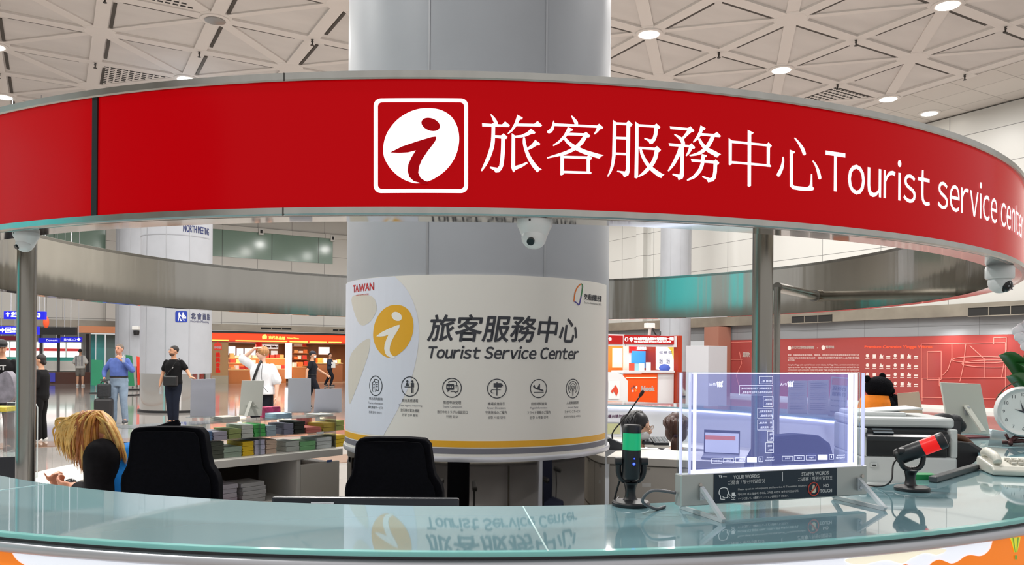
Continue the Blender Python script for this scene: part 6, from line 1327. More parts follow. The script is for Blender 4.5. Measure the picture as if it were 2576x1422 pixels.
# ---------------------------------------------------------------- people
def ell_loft(b, secs, n=16):
    """secs: (centre, half width, half depth, lateral axis) up a body"""
    vs = []; N = len(secs)
    for i, (c, rx, ry, lat) in enumerate(secs):
        c = Vector(c); a, e = Vector(secs[max(i-1, 0)][0]), Vector(secs[min(i+1, N-1)][0]); t = (e-a).normalized()
        x = Vector(lat); x = (x-t*x.dot(t)).normalized(); y = t.cross(x)
        for j in range(n):
            w = 2*PI*j/n; vs.append(c+x*rx*math.cos(w)+y*ry*math.sin(w))
    fs = [(i*n+j, i*n+(j+1) % n, (i+1)*n+(j+1) % n, (i+1)*n+j) for i in range(N-1) for j in range(n)]
    fs += [tuple(reversed(range(n))), tuple((N-1)*n+j for j in range(n))]
    return b.add(vs, fs)
def limb(b, pts, rad, k=5, n=12):
    q = smooth_line([(*p, r) for p, r in zip(pts, rad)], k); b.tube([p[:3] for p in q], [p[3] for p in q], n)
    for p in (q[0], q[-1]): b.ball(p[:3], p[3], 10, 7)
def hand(b, w, fwd, palm, s=1.0, curl=.35, spread=.16, side=1):
    """palm, four bent fingers of unequal length and a thumb leaving the side of the palm; palm = direction the palm looks"""
    f = Vector(fwd).normalized(); p = Vector(palm); p = (p-f*p.dot(f)).normalized(); l = f.cross(p)*side; w = Vector(w)
    M = Matrix((l, f, p)).transposed()
    b.ball(w+f*.045*s, .044*s, 12, 8, (.86, 1.05, .34), M); b.ball(w+f*.07*s, .036*s, 10, 7, (1, .7, .34), M); b.ball(w+f*.0, .027*s, 10, 7, (1, 1.2, .8), M)
    for i, (o, L) in enumerate(((-.030, .068), (-.010, .078), (.010, .074), (.029, .058))):
        c = curl if not isinstance(curl, (list, tuple)) else curl[i]
        p0 = w+f*.082*s+l*o*s; d = (f+l*o/.03*spread*.6).normalized(); pts = [tuple(p0)]; q = p0; a = 0
        for seg in (.42, .33, .25):
            a += c*.9; dd = d*math.cos(a)+p*math.sin(a); q = q+dd*L*seg*s; pts.append(tuple(q))
        b.tube(pts, [.0092*s, .0088*s, .008*s, .0065*s], 8); b.ball(pts[-1], .0066*s, 8, 6)
    t0 = w+f*.025*s-l*.028*s; t1 = t0+(f*.5-l*.75+p*.25).normalized()*.036*s; t2 = t1+(f*.85-l*.25+p*.25).normalized()*.03*s; b.tube([tuple(t0), tuple(t1), tuple(t2)], [.014*s, .0105*s, .008*s], 8); b.ball(t2, .008*s, 8, 6)
def remesh(o, vox, it=3):
    m = o.modifiers.new('skin', 'REMESH'); m.mode = 'VOXEL'; m.voxel_size = vox; m.use_smooth_shade = True
    if it: q = o.modifiers.new('soften', 'SMOOTH'); q.factor = .5; q.iterations = it
    return o
SKINS = {}
def skin(rgb): return mat('skin_%d_%d_%d' % rgb, rgb, .5, spec=.35)
def person(px, Y, h, rz, label, look, pose=None, sk=(206, 156, 126), group=None, vox=.0095):
    """standing figure: joints in metres for a 1.72 m body facing -Y; look = clothing recipe"""
    p = at(px, 900, Y); t = thing('person', label, 'person', (p.x, p.y, 0), rz, group, absolute=False); t.scale = (h/1.72,)*3
    J = dict(pel=(0, 0, .93), ch=(0, 0, 1.3), nk=(0, .01, 1.46), hd=(0, -.015, 1.612), hyaw=0, htilt=0,
             sR=(-.165, .01, 1.375), eR=(-.235, .03, 1.13), wR=(-.25, -.04, .88), sL=(.165, .01, 1.375), eL=(.235, .03, 1.13), wL=(.25, -.04, .88),
             fR=(0, -.15, -1), fL=(0, -.15, -1), pR=(1, 0, 0), pL=(-1, 0, 0), cR=.35, cL=.35,
             hR=(-.09, 0, .90), kR=(-.105, -.015, .50), aR=(-.11, .02, .09), tR=(-.12, -.14, .035), hL=(.09, 0, .90), kL=(.105, -.015, .50), aL=(.11, .02, .09), tL=(.12, -.14, .035), belly=0, wide=1.0)
    J.update(pose or {}); V = {k: Vector(v) if isinstance(v, tuple) else v for k, v in J.items()}
    SK = skin(sk); wd = J['wide']; bl = J['belly']; lat = (V['sL']-V['sR']).normalized()
    pel, ch, nk, hd = V['pel'], V['ch'], V['nk'], V['hd']
    def torso(z0, grow, b, top=True):
        secs = []; tab = [(-.10, .150, .105), (0, .168, .118), (.10, .150, .112+bl*.6), (.2, .148, .115+bl), (.30, .162, .118+bl*.5), (.38, .172, .115), (.43, .150, .102), (.475, .105, .08), (.51, .068, .062), (.535, .056, .055)]
        top_h = (nk-pel).length
        for f, rx, ry in tab:
            if f < z0: continue
            if not top and f > .512: continue
            c = pel.lerp(nk, f/.535); secs.append((c+Vector((0, -bl*.4 if .05 < f < .35 else 0, 0)), rx*wd+grow, ry+grow, Vector((1, 0, 0)).lerp(lat, min(1, max(0, f/.4)))))
        ell_loft(b, secs)
    b = B(); torso(-.2, 0, b)
    limb(b, [tuple(nk-(hd-nk)*.3), tuple(nk), tuple(nk.lerp(hd, .55))], [.06, .054, .051], 3)
    HM = Matrix.Rotation(J['hyaw'], 3, 'Z') @ Matrix.Rotation(J['htilt'], 3, 'X'); hp = lambda x, y, z: hd+HM @ Vector((x, y, z))
    b.ball(hd+HM @ Vector((0, .01, .02)), .1, 18, 12, (.77, .95, 1.0), HM); b.ball(hp(0, -.022, -.035), .07, 14, 9, (.86, .9, .98), HM); b.ball(hp(0, -.045, -.078), .032, 10, 7, (1.1, .8, .8), HM)
    b.tube([hp(0, -.086, .022), hp(0, -.106, -.018), hp(0, -.088, -.026)], [.008, .016, .012], 8)
    for s in (-1, 1): b.ball(hp(s*.079, .015, .0), .028, 10, 7, (.35, .7, 1.05), HM)
    for s, S_, E_, W_, F_, P_, C_ in ((-1, 'sR', 'eR', 'wR', 'fR', 'pR', 'cR'), (1, 'sL', 'eL', 'wL', 'fL', 'pL', 'cL')):
        limb(b, [tuple(V[S_]), tuple(V[S_].lerp(V[E_], .5)), tuple(V[E_]), tuple(V[E_].lerp(V[W_], .35)), tuple(V[W_])], [.05, .046, .039, .038, .026]); hand(b, V[W_], V[F_], V[P_], 1.0, J[C_], side=s)
    for S_, K_, A_, T_ in (('hR', 'kR', 'aR', 'tR'), ('hL', 'kL', 'aL', 'tL')):
        limb(b, [tuple(V[S_]), tuple(V[S_].lerp(V[K_], .45)), tuple(V[K_]), tuple(V[K_].lerp(V[A_], .3)), tuple(V[A_])], [.09, .083, .056, .056, .038])
        limb(b, [tuple(V[A_]-Vector((0, 0, .02))), tuple(V[A_].lerp(V[T_], .6)), tuple(V[T_])], [.042, .038, .03], 3)
    body = remesh(b.build('body', SK, t, fix=False), vox)
    # face
    EY = mat('eye_dark', (34, 26, 24), .3)
    for s in (-1, 1):
        B().ball(hp(s*.032, -.079, .024), .0085, 10, 6, (1.25, .6, .7), HM).build('eye', EY, body, smooth='all')
        B().tube([hp(s*.018, -.089, .043), hp(s*.034, -.088, .048), hp(s*.05, -.076, .043)], .004, 6).build('eyebrow', mat('brow_'+look.get('hairname', 'dark'), look.get('hair', (30, 24, 22)), .7), body)
    B().tube([hp(-.022, -.082, -.052), hp(0, -.09, -.05), hp(.022, -.082, -.052)], .0052, 8).build('mouth', mat('lips', (166, 92, 82), .5), body, smooth='all')
    if look.get('beard'): b2 = B(); b2.ball(hp(0, -.028, -.06), .066, 14, 9, (.95, .9, .72), HM); b2.build('beard', mat('stubble', (92, 66, 54), .8), t, smooth='all')
    if look.get('mask'): B().ball(hp(0, -.05, -.045), .062, 14, 9, (.95, .85, .85), HM).build('face_mask', mat('mask_white', (224, 226, 228), .6), t, smooth='all')
    # hair
    hk = look.get('hairstyle', 'short'); HR = noisy(mat('hair_%d_%d_%d' % look.get('hair', (30, 24, 22)), look.get('hair', (30, 24, 22)), .55), 40, .3, stretch=(1, 1, .2))
    if hk:
        g = B(); g.ball(hp(0, .026, .042), .1, 20, 12, (.83, .94, .92), HM)
        if hk == 'bowl': g.ball(hp(0, .02, .03), .1, 20, 12, (.95, 1.04, .95), HM); g.ball(hp(0, -.045, .062), .07, 14, 9, (1.12, .75, .55), HM)
        if hk == 'bun': g.ball(hp(0, .075, -.045), .05, 14, 9, (1, .8, 1.1), HM); g.ball(hp(0, .045, -.01), .08, 14, 9, (.9, .8, .9), HM)
        if hk == 'short': g.ball(hp(0, -.02, .085), .05, 12, 8, (1.2, .9, .5), HM)
        remesh(g.build('hair', HR, t, fix=False), .011, 2)
    if look.get('cap'):
        c = mat('cap_%d_%d_%d' % look['cap'], look['cap'], .6); g = B(); g.ball(hp(0, .008, .062), .1, 20, 10, (.86, 1.0, .72), HM); k = g.build('cap', c, t, smooth='all')
        B().ball(hp(0, -.105, .045), .07, 14, 6, (.95, .9, .09), HM).build('peak', c, k, smooth='all')
    # clothes
    def cloth(nm, fn, m, v=.0115, par=None, it=3): g = B(); fn(g); return remesh(g.build(nm, m, par or t, fix=False), v, it)
    TR = noisy(mat('cloth_%d_%d_%d' % look['trousers'], look['trousers'], .8, spec=.2), 9, .14)
    tl = look.get('tlen', 1.0)
    def tr(g):
        secs = [(pel+Vector((0, 0, -.12)), .158*wd, .12, (1, 0, 0)), (pel, .178*wd, .128, (1, 0, 0)), (pel+Vector((0, -bl*.3, .085)), .162*wd, .122+bl*.5, (1, 0, 0))]; ell_loft(g, secs)
        for S_, K_, A_ in (('hR', 'kR', 'aR'), ('hL', 'kL', 'aL')):
            if tl >= 1: limb(g, [tuple(V[S_]), tuple(V[S_].lerp(V[K_], .45)), tuple(V[K_]), tuple(V[K_].lerp(V[A_], .5)), tuple(V[A_]+Vector((0, 0, -.02)))], [.1, .097, .077, .072, .064])
            else: limb(g, [tuple(V[S_]), tuple(V[S_].lerp(V[K_], tl*.5)), tuple(V[S_].lerp(V[K_], tl))], [.105, .105, .098])
    cloth('trousers', tr, TR)
    SH = noisy(mat('cloth_%d_%d_%d' % look['shirt'], look['shirt'], .8, spec=.2), 9, .1)
    sl, loose, hem = look.get('sleeve', .55), look.get('loose', .018), look.get('hem', -.05)
    def sh(g):
        torso(hem, loose, g, False)
        if look.get('hemdrop'): ell_loft(g, [(pel+Vector((0, 0, -look['hemdrop'])), .19*wd+loose, .14+loose, (1, 0, 0)), (pel+Vector((0, 0, .1)), .168*wd+loose, .13+loose, (1, 0, 0))])
        for S_, E_, W_ in (('sR', 'eR', 'wR'), ('sL', 'eL', 'wL')):
            if sl > 1: limb(g, [tuple(V[S_]), tuple(V[S_].lerp(V[E_], .5)), tuple(V[E_]), tuple(V[E_].lerp(V[W_], (sl-1)))], [.052+loose*.3, .054+loose*.35, .05+loose*.3, .04])
            else: limb(g, [tuple(V[S_]), tuple(V[S_].lerp(V[E_], sl*.5)), tuple(V[S_].lerp(V[E_], sl))], [.052+loose*.3, .053+loose*.5, .053+loose*.75])
    shirt = cloth('shirt', sh, SH)
    if look.get('belt'): g = B(); ell_loft(g, [(pel+Vector((0, -bl*.3, .075)), .172*wd, .13+bl*.5, (1, 0, 0)), (pel+Vector((0, -bl*.3, .108)), .170*wd, .13+bl*.5, (1, 0, 0))], 24); g.build('belt', BLACK, t, smooth=True)
    SHO = mat('shoe_%d_%d_%d' % look.get('shoes', (40, 40, 42)), look.get('shoes', (40, 40, 42)), .5)
    for A_, T_ in (('aR', 'tR'), ('aL', 'tL')):
        g = B(); a, e = V[A_]+Vector((0, .02, -.045)), V[T_]+Vector((0, -.02, .005)); limb(g, [tuple(a), tuple(a.lerp(e, .5)), tuple(e)], [.05, .048, .04], 3); k = g.build('shoe', SHO, t, smooth='all')
        g = B(); d = (e-a); g.bar(a-Vector((0, -.03, .04)), e-Vector((0, .02, .035)), .085, .018); g.build('sole', mat('sole_pale', (190, 186, 180), .6), k, bevel=.008)
    return t, V, hp, shirt
# shoppers and travellers in the hall
t, V, hp, s = person(300, 17.6, 1.74, .12, 'man in blue shirt and pale jeans drinking, hand on a black suitcase', dict(shirt=(84, 104, 168), trousers=(134, 152, 172), sleeve=1.8, belt=1, hem=.085, hair=(104, 92, 82), hairname='grey', shoes=(70, 72, 78)),
    dict(eR=(-.31, .02, 1.14), wR=(-.27, -.10, .99), fR=(0, -.5, -.8), cR=1.0, eL=(.30, -.06, 1.15), wL=(.10, -.21, 1.40), fL=(-.5, -.1, .6), pL=(-.3, .9, 0), cL=.8, belly=.035, wide=1.12, hyaw=-.25, aL=(.14, .0, .09), tL=(.17, -.16, .035)), (200, 146, 120))
b = B(); b.lathe([(.03, 0), (.032, .02), (.03, .12), (.012, .15), (.013, .175)], at(311, 912, 17.35)); o = b.build('water_bottle', clear_mat('bottle_clear', (240, 246, 250), white=.25)); tag(o, 'small water bottle held up by the blue-shirted man', 'bottle')
q = at(262, 900, 17.3); z0 = .0
sc_ = thing('suitcase', 'black wheeled suitcase beside the blue-shirted man', 'suitcase', (q.x, q.y, 0), .25, absolute=False); SB = mat('suitcase_black', (34, 32, 34), .5)
B().box((0, 0, .31), (.36, .24, .52)).build('shell', SB, sc_, bevel=.05); 
for x in (-.13, .13):
    for y in (-.08, .08): B().cyl((x-.012, y, .028), (x+.012, y, .028), .028, 12).build('wheel', BLACK, sc_, smooth=True)
for x in (-.08, .08): B().cyl((x, .09, .56), (x, .09, .96), .009, 8).build('handle_rod', ALU, sc_)
B().box((0, .09, .965), (.2, .03, .03)).build('handle_grip', BLACK, sc_, bevel=.01)
bg_ = thing('cabin_bag', 'small black bag strapped on top of the wheeled suitcase', 'bag', (q.x+.02, q.y-.03, .575), .25, absolute=False); B().box((0, 0, .16), (.26, .17, .31)).build('body', noisy(mat('bag_nylon', (30, 32, 36), .6), 30, .3), bg_, bevel=.04); B().tube(smooth_line([(-.07, 0, .31), (-.04, 0, .36), (.04, 0, .36), (.07, 0, .31)], 5), .012, 8).build('carry_handle', BLACK, bg_)
t, V, hp, s = person(437, 17.4, 1.71, .0, 'bearded man in black T-shirt with crossbody bag before the grey column', dict(shirt=(14, 14, 16), trousers=(22, 28, 42), sleeve=.6, hair=(26, 20, 18), beard=1, loose=.02, hem=-.12),
    dict(hyaw=-.75, eL=(.30, .02, 1.17), wL=(.42, -.12, 1.06), fL=(.8, -.4, -.15), pL=(0, 0, -1), cL=.15, eR=(-.25, .04, 1.13), wR=(-.29, -.02, .86), kR=(-.07, -.02, .5), aR=(-.05, .02, .09), tR=(-.06, -.14, .035), kL=(.06, -.02, .5), aL=(.04, .02, .09), tL=(.05, -.14, .035), wide=1.05), (196, 146, 116))
bag = B().box((.02, -.20, .97), (.3, .1, .22), .1).build('crossbody_bag', mat('leather_black', (28, 28, 30), .4), t, bevel=.03); B().tube(smooth_line([(-.12, -.18, 1.05), (-.0, -.165, 1.2), (.1, -.15, 1.36), (.13, -.02, 1.45), (.08, .14, 1.32)], 6), .014, 8, sx=.4).build('strap', BLACK, bag)
b = B(); b.add([(.03, -.155, 1.26), (.045, -.155, 1.27), (.06, -.155, 1.26), (.045, -.155, 1.235)], [(0, 1, 2, 3)]); b.build('shirt_mark', WHITETXT, s)
q = at(404, 992, 17.3); tag(B().lathe([(.028, 0), (.03, .02), (.028, .13), (.012, .16), (.013, .18)], q).build('water_bottle', MATS['bottle_clear']), 'small water bottle hanging in the hand of the black T-shirt man', 'bottle')
t, V, hp, s = person(660, 13.4, 1.665, .0, 'young man in oversized white T-shirt with one hand on his head', dict(shirt=(222, 224, 228), trousers=(22, 24, 32), sleeve=.95, hair=(168, 120, 74), hairname='brown', hairstyle='bowl', loose=.045, hem=-.05, hemdrop=.03, tlen=.9),
    dict(hyaw=-.9, eR=(-.33, -.02, 1.52), wR=(-.12, -.05, 1.70), fR=(.8, -.1, .15), pR=(.2, .2, -1), cR=.25, eL=(.26, .0, 1.13), wL=(.27, -.08, .86)), (222, 178, 156))
b = B(); b.tube(smooth_line([(-.17, -.13, .92), (-.1, -.195, 1.12), (-.04, -.19, 1.3), (.0, -.08, 1.47), (.02, .1, 1.4)], 6), .026, 8, sx=.35); b.build('bag_strap', BLACK, t, smooth='all')
b = B(); b.tube(smooth_line([(.045, -.12, 1.45), (.05, -.2, 1.25), (.09, -.22, 1.05), (.16, -.2, .95)], 6), .004, 6); b.build('cord', BLACK, t)
t, V, hp, s = person(786, 23.5, 1.66, 1.75, 'guard in black uniform, dark cap and face mask walking right', dict(shirt=(24, 26, 34), trousers=(20, 22, 30), sleeve=.6, cap=(30, 32, 48), mask=1, hair=(20, 18, 18), belt=1, hem=.085),
    dict(eL=(.25, -.16, 1.16), wL=(.22, -.40, 1.02), fL=(0, -.7, -.5), eR=(-.24, .14, 1.14), wR=(-.25, .16, .88), kR=(-.1, -.18, .52), aR=(-.1, -.16, .1), tR=(-.1, -.33, .06), kL=(.1, .06, .5), aL=(.1, .2, .12), tL=(.1, .06, .03)))
t, V, hp, s = person(830, 40.3, 1.68, 1.35, 'man in dark blue jacket carrying white papers at the shop counter', dict(shirt=(52, 60, 78), trousers=(24, 26, 34), sleeve=1.7, hair=(22, 20, 22)),
    dict(eR=(-.22, -.06, 1.15), wR=(-.12, -.30, 1.14), fR=(.3, -.9, 0), eL=(.24, -.06, 1.15), wL=(.16, -.32, 1.12), fL=(-.2, -.9, 0), kR=(-.1, -.2, .52), aR=(-.1, -.1, .1), tR=(-.1, -.27, .05), kL=(.1, .1, .5), aL=(.1, .3, .14), tL=(.1, .17, .04)), vox=.012)
B().box((-.18, -.28, 1.12), (.02, .22, .3), .0).build('papers', WHITE, t)
t, V, hp, s = person(103, 13.8, 1.50, -1.45, 'woman in black with low dark bun and white shoes behind the left post', dict(shirt=(16, 16, 18), trousers=(14, 14, 16), sleeve=1.35, hair=(34, 26, 24), hairstyle='bun', shoes=(224, 222, 218), loose=.03, hem=-.1),
    dict(eR=(-.22, -.05, 1.13), wR=(-.1, -.27, 1.02), fR=(.4, -.8, -.1), eL=(.22, .0, 1.12), wL=(.15, -.22, .99), fL=(-.3, -.8, -.5), htilt=.12))
t, V, hp, s = person(4, 12.4, 1.72, .25, 'man in black T-shirt with white letters and dark cap at the left edge', dict(shirt=(16, 16, 18), trousers=(40, 40, 44), sleeve=.7, cap=(26, 26, 28), hair=(24, 20, 20), loose=.03, hem=-.12),
    dict(hyaw=.5, htilt=.2, eL=(.30, .02, 1.14), wL=(.08, -.22, 1.06), fL=(-.8, -.3, 0), pL=(0, 0, 1), eR=(-.28, .02, 1.14), wR=(-.05, -.2, 1.04), fR=(.8, -.3, 0), wide=1.08))
finish(text_bm('ST', .12, .075, .004, at0=(0, 0)), lambda x, y: Vector((x+.06, -.19, 1.27+y)), None, 'shirt_letters', WHITETXT, s); finish(text_bm('P', .05, .06, .004, at0=(0, 0)), lambda x, y: Vector((x+.0, -.19, 1.17+y)), None, 'shirt_letters', WHITETXT, s)
q = at(8, 975, 12.0); tag(B().prism(smooth_loop([(-.16, -.2), (.05, -.23), (.17, -.12), (.15, .1), (.06, .24), (-.06, .2), (-.17, .12)], 4), lambda x, y, d: q+Vector((x, d, y)), .14).build('plastic_bag', noisy(mat('bag_mauve', (116, 112, 122), .4), 8, .35, bump=.6), smooth=True, bevel=.03), 'crumpled grey bag held by the capped man at the left edge', 'bag')
t, V, hp, s = person(202, 38, 1.76, PI+.2, 'man in white striped shirt and grey shorts seen from behind, far left', dict(shirt=(206, 204, 198), trousers=(120, 116, 110), sleeve=1.0, hair=(40, 34, 32), loose=.05, hem=-.1, tlen=.9, shoes=(210, 210, 210)), dict(eR=(-.26, 0, 1.12), wR=(-.2, -.1, .95), eL=(.26, 0, 1.12), wL=(.2, -.1, .95)), vox=.012)
b = B()
for x in (-.14, -.09, -.03, .03, .09, .14): b.tube(smooth_line([(x, .155, 1.42), (x*1.1, .185, 1.2), (x*1.15, .18, .95)], 4), .008, 6)
b.build('stripes', GREYM, s)
def stool(x, y, z, label):
    t = thing('round_stool', label, 'stool', (x, y, 0), absolute=False); B().lathe([(.15, z-.06), (.17, z-.04), (.165, z)], n=24).build('seat', SOFTBLACK, t, smooth=True)
    B().cyl((0, 0, .02), (0, 0, z-.06), .025, 14).build('post', ALU, t, smooth=True); B().lathe([(.19, 0), (.19, .012), (.05, .03)], n=24).build('base', ALU, t, smooth=True)
# ---------------------------------------------------------------- blonde clerk bent over the left worktop
YB = 3.9
def bp(x, y, d=0): return at(x, y, YB+d)
cl = thing('person', 'blonde woman in black sleeves and blue vest bent over the left worktop', 'person', (bp(285, 900).x, YB, 0))
SKB = skin((214, 150, 122)); b = B(); HC = bp(222, 1098, .02)
HRx = Matrix.Rotation(.0, 3, 'Y')
b.ball(HC+Vector((.02, 0, .01)), .1, 20, 12, (.98, .8, 1.0)); b.ball(HC+Vector((-.045, 0, -.05)), .068, 14, 9, (.95, .85, 1)); b.ball(HC+Vector((-.075, 0, -.09)), .03, 10, 7)
b.tube([HC+Vector((-.095, 0, -.0)), HC+Vector((-.128, 0, -.045)), HC+Vector((-.10, 0, -.05))], [.008, .015, .012], 8); b.ball(HC+Vector((.02, -.078, -.02)), .028, 10, 7, (.8, .35, 1.05))
NB = bp(268, 1142, .04); limb(b, [tuple(HC+Vector((.04, 0, -.04))), tuple(NB)], [.055, .06], 3)
P0, P1, P2 = bp(290, 1150, .04), bp(312, 1215, .05), bp(318, 1345, .08)
ell_loft(b, [(NB, .08, .07, (0, 1, 0)), (P0, .18, .1, (0, 1, 0)), (P0.lerp(P1, .6), .19, .12, (0, 1, 0)), (P1, .17, .125, (0, 1, 0)), (P2, .17, .13, (0, 1, 0)), (P2-Vector((0, 0, .12)), .18, .13, (0, 1, 0))])
stool(P2.x, P2.y, P2.z-.2, 'low round stool under the blonde woman'); SH1, EL1, WR1 = bp(256, 1146, -.13), bp(250, 1262, -.1), bp(186, 1226, .22); SH2, EL2, WR2 = bp(268, 1146, .2), bp(236, 1250, .35), bp(150, 1228, .46)
for S_, E_, W_ in ((SH1, EL1, WR1), (SH2, EL2, WR2)): limb(b, [tuple(S_), tuple(S_.lerp(E_, .5)), tuple(E_), tuple(E_.lerp(W_, .4)), tuple(W_)], [.056, .05, .044, .041, .028])
hand(b, WR2, (-.1, -.35, .55), (.7, -.3, .0), .95, (.1, .6, .8, .9), side=1); hand(b, WR1, (-.85, .1, .12), (.0, .5, .4), .95, (.7, .8, .8, .8), side=-1)
lg = [bp(310, 1345, .0)-Vector((0, 0, .1)), bp(180, 1345, .0)-Vector((.0, 0, .1))]
for d in (-.1, .1):
    h0 = P2+Vector((0, d, -.1)); k0 = h0+Vector((-.36, .02*d, .0)); limb(b, [tuple(h0), tuple(h0.lerp(k0, .5)), tuple(k0), tuple(Vector((k0.x+.02, k0.y, k0.z*.5))), tuple(Vector((k0.x+.05, k0.y, .1)))], [.09, .085, .06, .055, .04]); limb(b, [(k0.x+.05, k0.y, .07), (k0.x-.08, k0.y, .04)], [.045, .034], 3)
bd = remesh(b.build('body', SKB, cl, fix=False), .0085)
B().ball(HC+Vector((-.102, -.035, -.005)), .009, 10, 6, (.6, 1.2, .7)).build('eye', mat('eye_dark', (34, 26, 24)), bd, smooth='all')
g = B()
for S_, E_, W_ in ((SH1, EL1, WR1), (SH2, EL2, WR2)): limb(g, [tuple(S_), tuple(S_.lerp(E_, .5)), tuple(E_), tuple(E_.lerp(W_, .75))], [.082, .074, .066, .048])
ell_loft(g, [(NB+Vector((.01, 0, -.015)), .1, .08, (0, 1, 0)), (P0, .19, .11, (0, 1, 0)), (P0.lerp(P1, .6), .198, .13, (0, 1, 0)), (P1, .18, .135, (0, 1, 0)), (P2-Vector((0, 0, .05)), .185, .145, (0, 1, 0))])
remesh(g.build('black_top', noisy(mat('knit_black', (14, 12, 16), .85, spec=.2), 60, .3), cl, fix=False), .011)
g = B(); ell_loft(g, [(NB+Vector((.025, .0, -.03)), .105, .082, (0, 1, 0)), (P0+Vector((.012, .0, 0)), .175, .118, (0, 1, 0)), (P0.lerp(P1, .6)+Vector((.012, 0, 0)), .19, .138, (0, 1, 0)), (P1+Vector((.006, 0, 0)), .19, .146, (0, 1, 0)), (P2+Vector((0, 0, -.05)), .2, .152, (0, 1, 0))])
remesh(g.build('blue_vest', noisy(mat('vest_blue', (28, 124, 206), .75, spec=.2), 12, .08), cl, fix=False), .012)
g = B()
for d in (-.1, .1):
    h0 = P2+Vector((0, d, -.1)); k0 = h0+Vector((-.36, .02*d, .0)); limb(g, [tuple(h0), tuple(h0.lerp(k0, .5)), tuple(k0), tuple(Vector((k0.x+.02, k0.y, k0.z*.5))), tuple(Vector((k0.x+.05, k0.y, .13)))], [.105, .1, .078, .07, .06])
remesh(g.build('trousers', mat('cloth_14_14_16', (14, 14, 16), .8), cl, fix=False), .012)
for d in (-.1, .1): h0 = P2+Vector((-.36, d*1.02, 0)); limb(gs := B(), [(h0.x+.05, h0.y, .05), (h0.x-.1, h0.y, .045)], [.05, .042], 3); gs.build('shoe', BLACK, cl, smooth='all')
HM3 = [noisy(mat('hair_blonde', (222, 180, 104), .45), 30, .25), noisy(mat('hair_honey', (196, 136, 62), .45), 30, .25), noisy(mat('hair_amber', (158, 92, 42), .45), 30, .25)]
g = B(); g.ball(HC+Vector((.02, .01, .03)), .105, 22, 14, (1.04, .8, .96)); g.ball(HC+Vector((.07, .01, -.01)), .07, 16, 10, (1.1, .9, .9)); g.cur = 0
rng = random.Random(3)
def strand(p0, p1, p2, p3, d0, r, ci):
    pts = [bp(*p0, d0*.55), bp(*p1, d0), bp(*p2, d0*1.05), bp(*p3, d0*.95)]; g.cur = ci
    q = smooth_line([tuple(p) for p in pts], 5); n = len(q); g.tube(q, [r*(.75+.5*math.sin(PI*min(1, i/(n-1)*1.0)))*(1 if i < n*.7 else max(.12, (n-1-i)/(n*.3))) for i in range(n)], 6, sx=.6)
for i in range(260):                                       # front fall: from the parting over the face side
    f = rng.random(); d = rng.choice((-1, -1, -1, 1))*(.082+.022*math.sin(PI*f)+rng.uniform(-.008, .012))
    sx_, sy_ = 222+rng.uniform(-16, 30), 1033+abs(rng.uniform(0, 10))
    ex = 150+f*86+rng.uniform(-8, 8); ey = 1122+f*78+rng.uniform(-18, 24)
    m1 = (sx_+(ex-sx_)*.55-10*(1-f), sy_+16+rng.uniform(-4, 6)+f*12); m2 = (ex+6-14*(1-f), ey-48+rng.uniform(-6, 6))
    strand((sx_, sy_), m1, m2, (ex+rng.uniform(0, 16)*f, ey), d, rng.uniform(.004, .0075), 0 if f < .42 else rng.choice((0, 1, 1, 2)) if f < .75 else rng.choice((1, 2, 2)))
for i in range(190):                                        # back fall over the shoulder blades
    f = rng.random(); d = rng.choice((-1, -1, 1))*(.07+.035*math.sin(PI*f)+rng.uniform(-.01, .012))
    sx_, sy_ = 236+rng.uniform(-14, 24), 1034+rng.uniform(0, 6); ex, ey = 322-f*52+rng.uniform(-6, 4), 1166-f*26+rng.uniform(-10, 10)
    strand((sx_, sy_), (279-f*16, 1058+f*20), (307-f*30, 1110+f*8), (ex+2, ey), d, rng.uniform(.004, .0075), rng.choice((0, 0, 1, 1, 2)))
g.build('hair', HM3, cl, smooth='all', fix=False)
q = onz(178, 1213, .765); tag(B().ball(q, .03, 14, 9, (1.1, .8, .7)).build('computer_mouse', mat('mouse_black', (24, 24, 26), .25), smooth='all'), 'black computer mouse by the blonde woman’s hands', 'mouse')
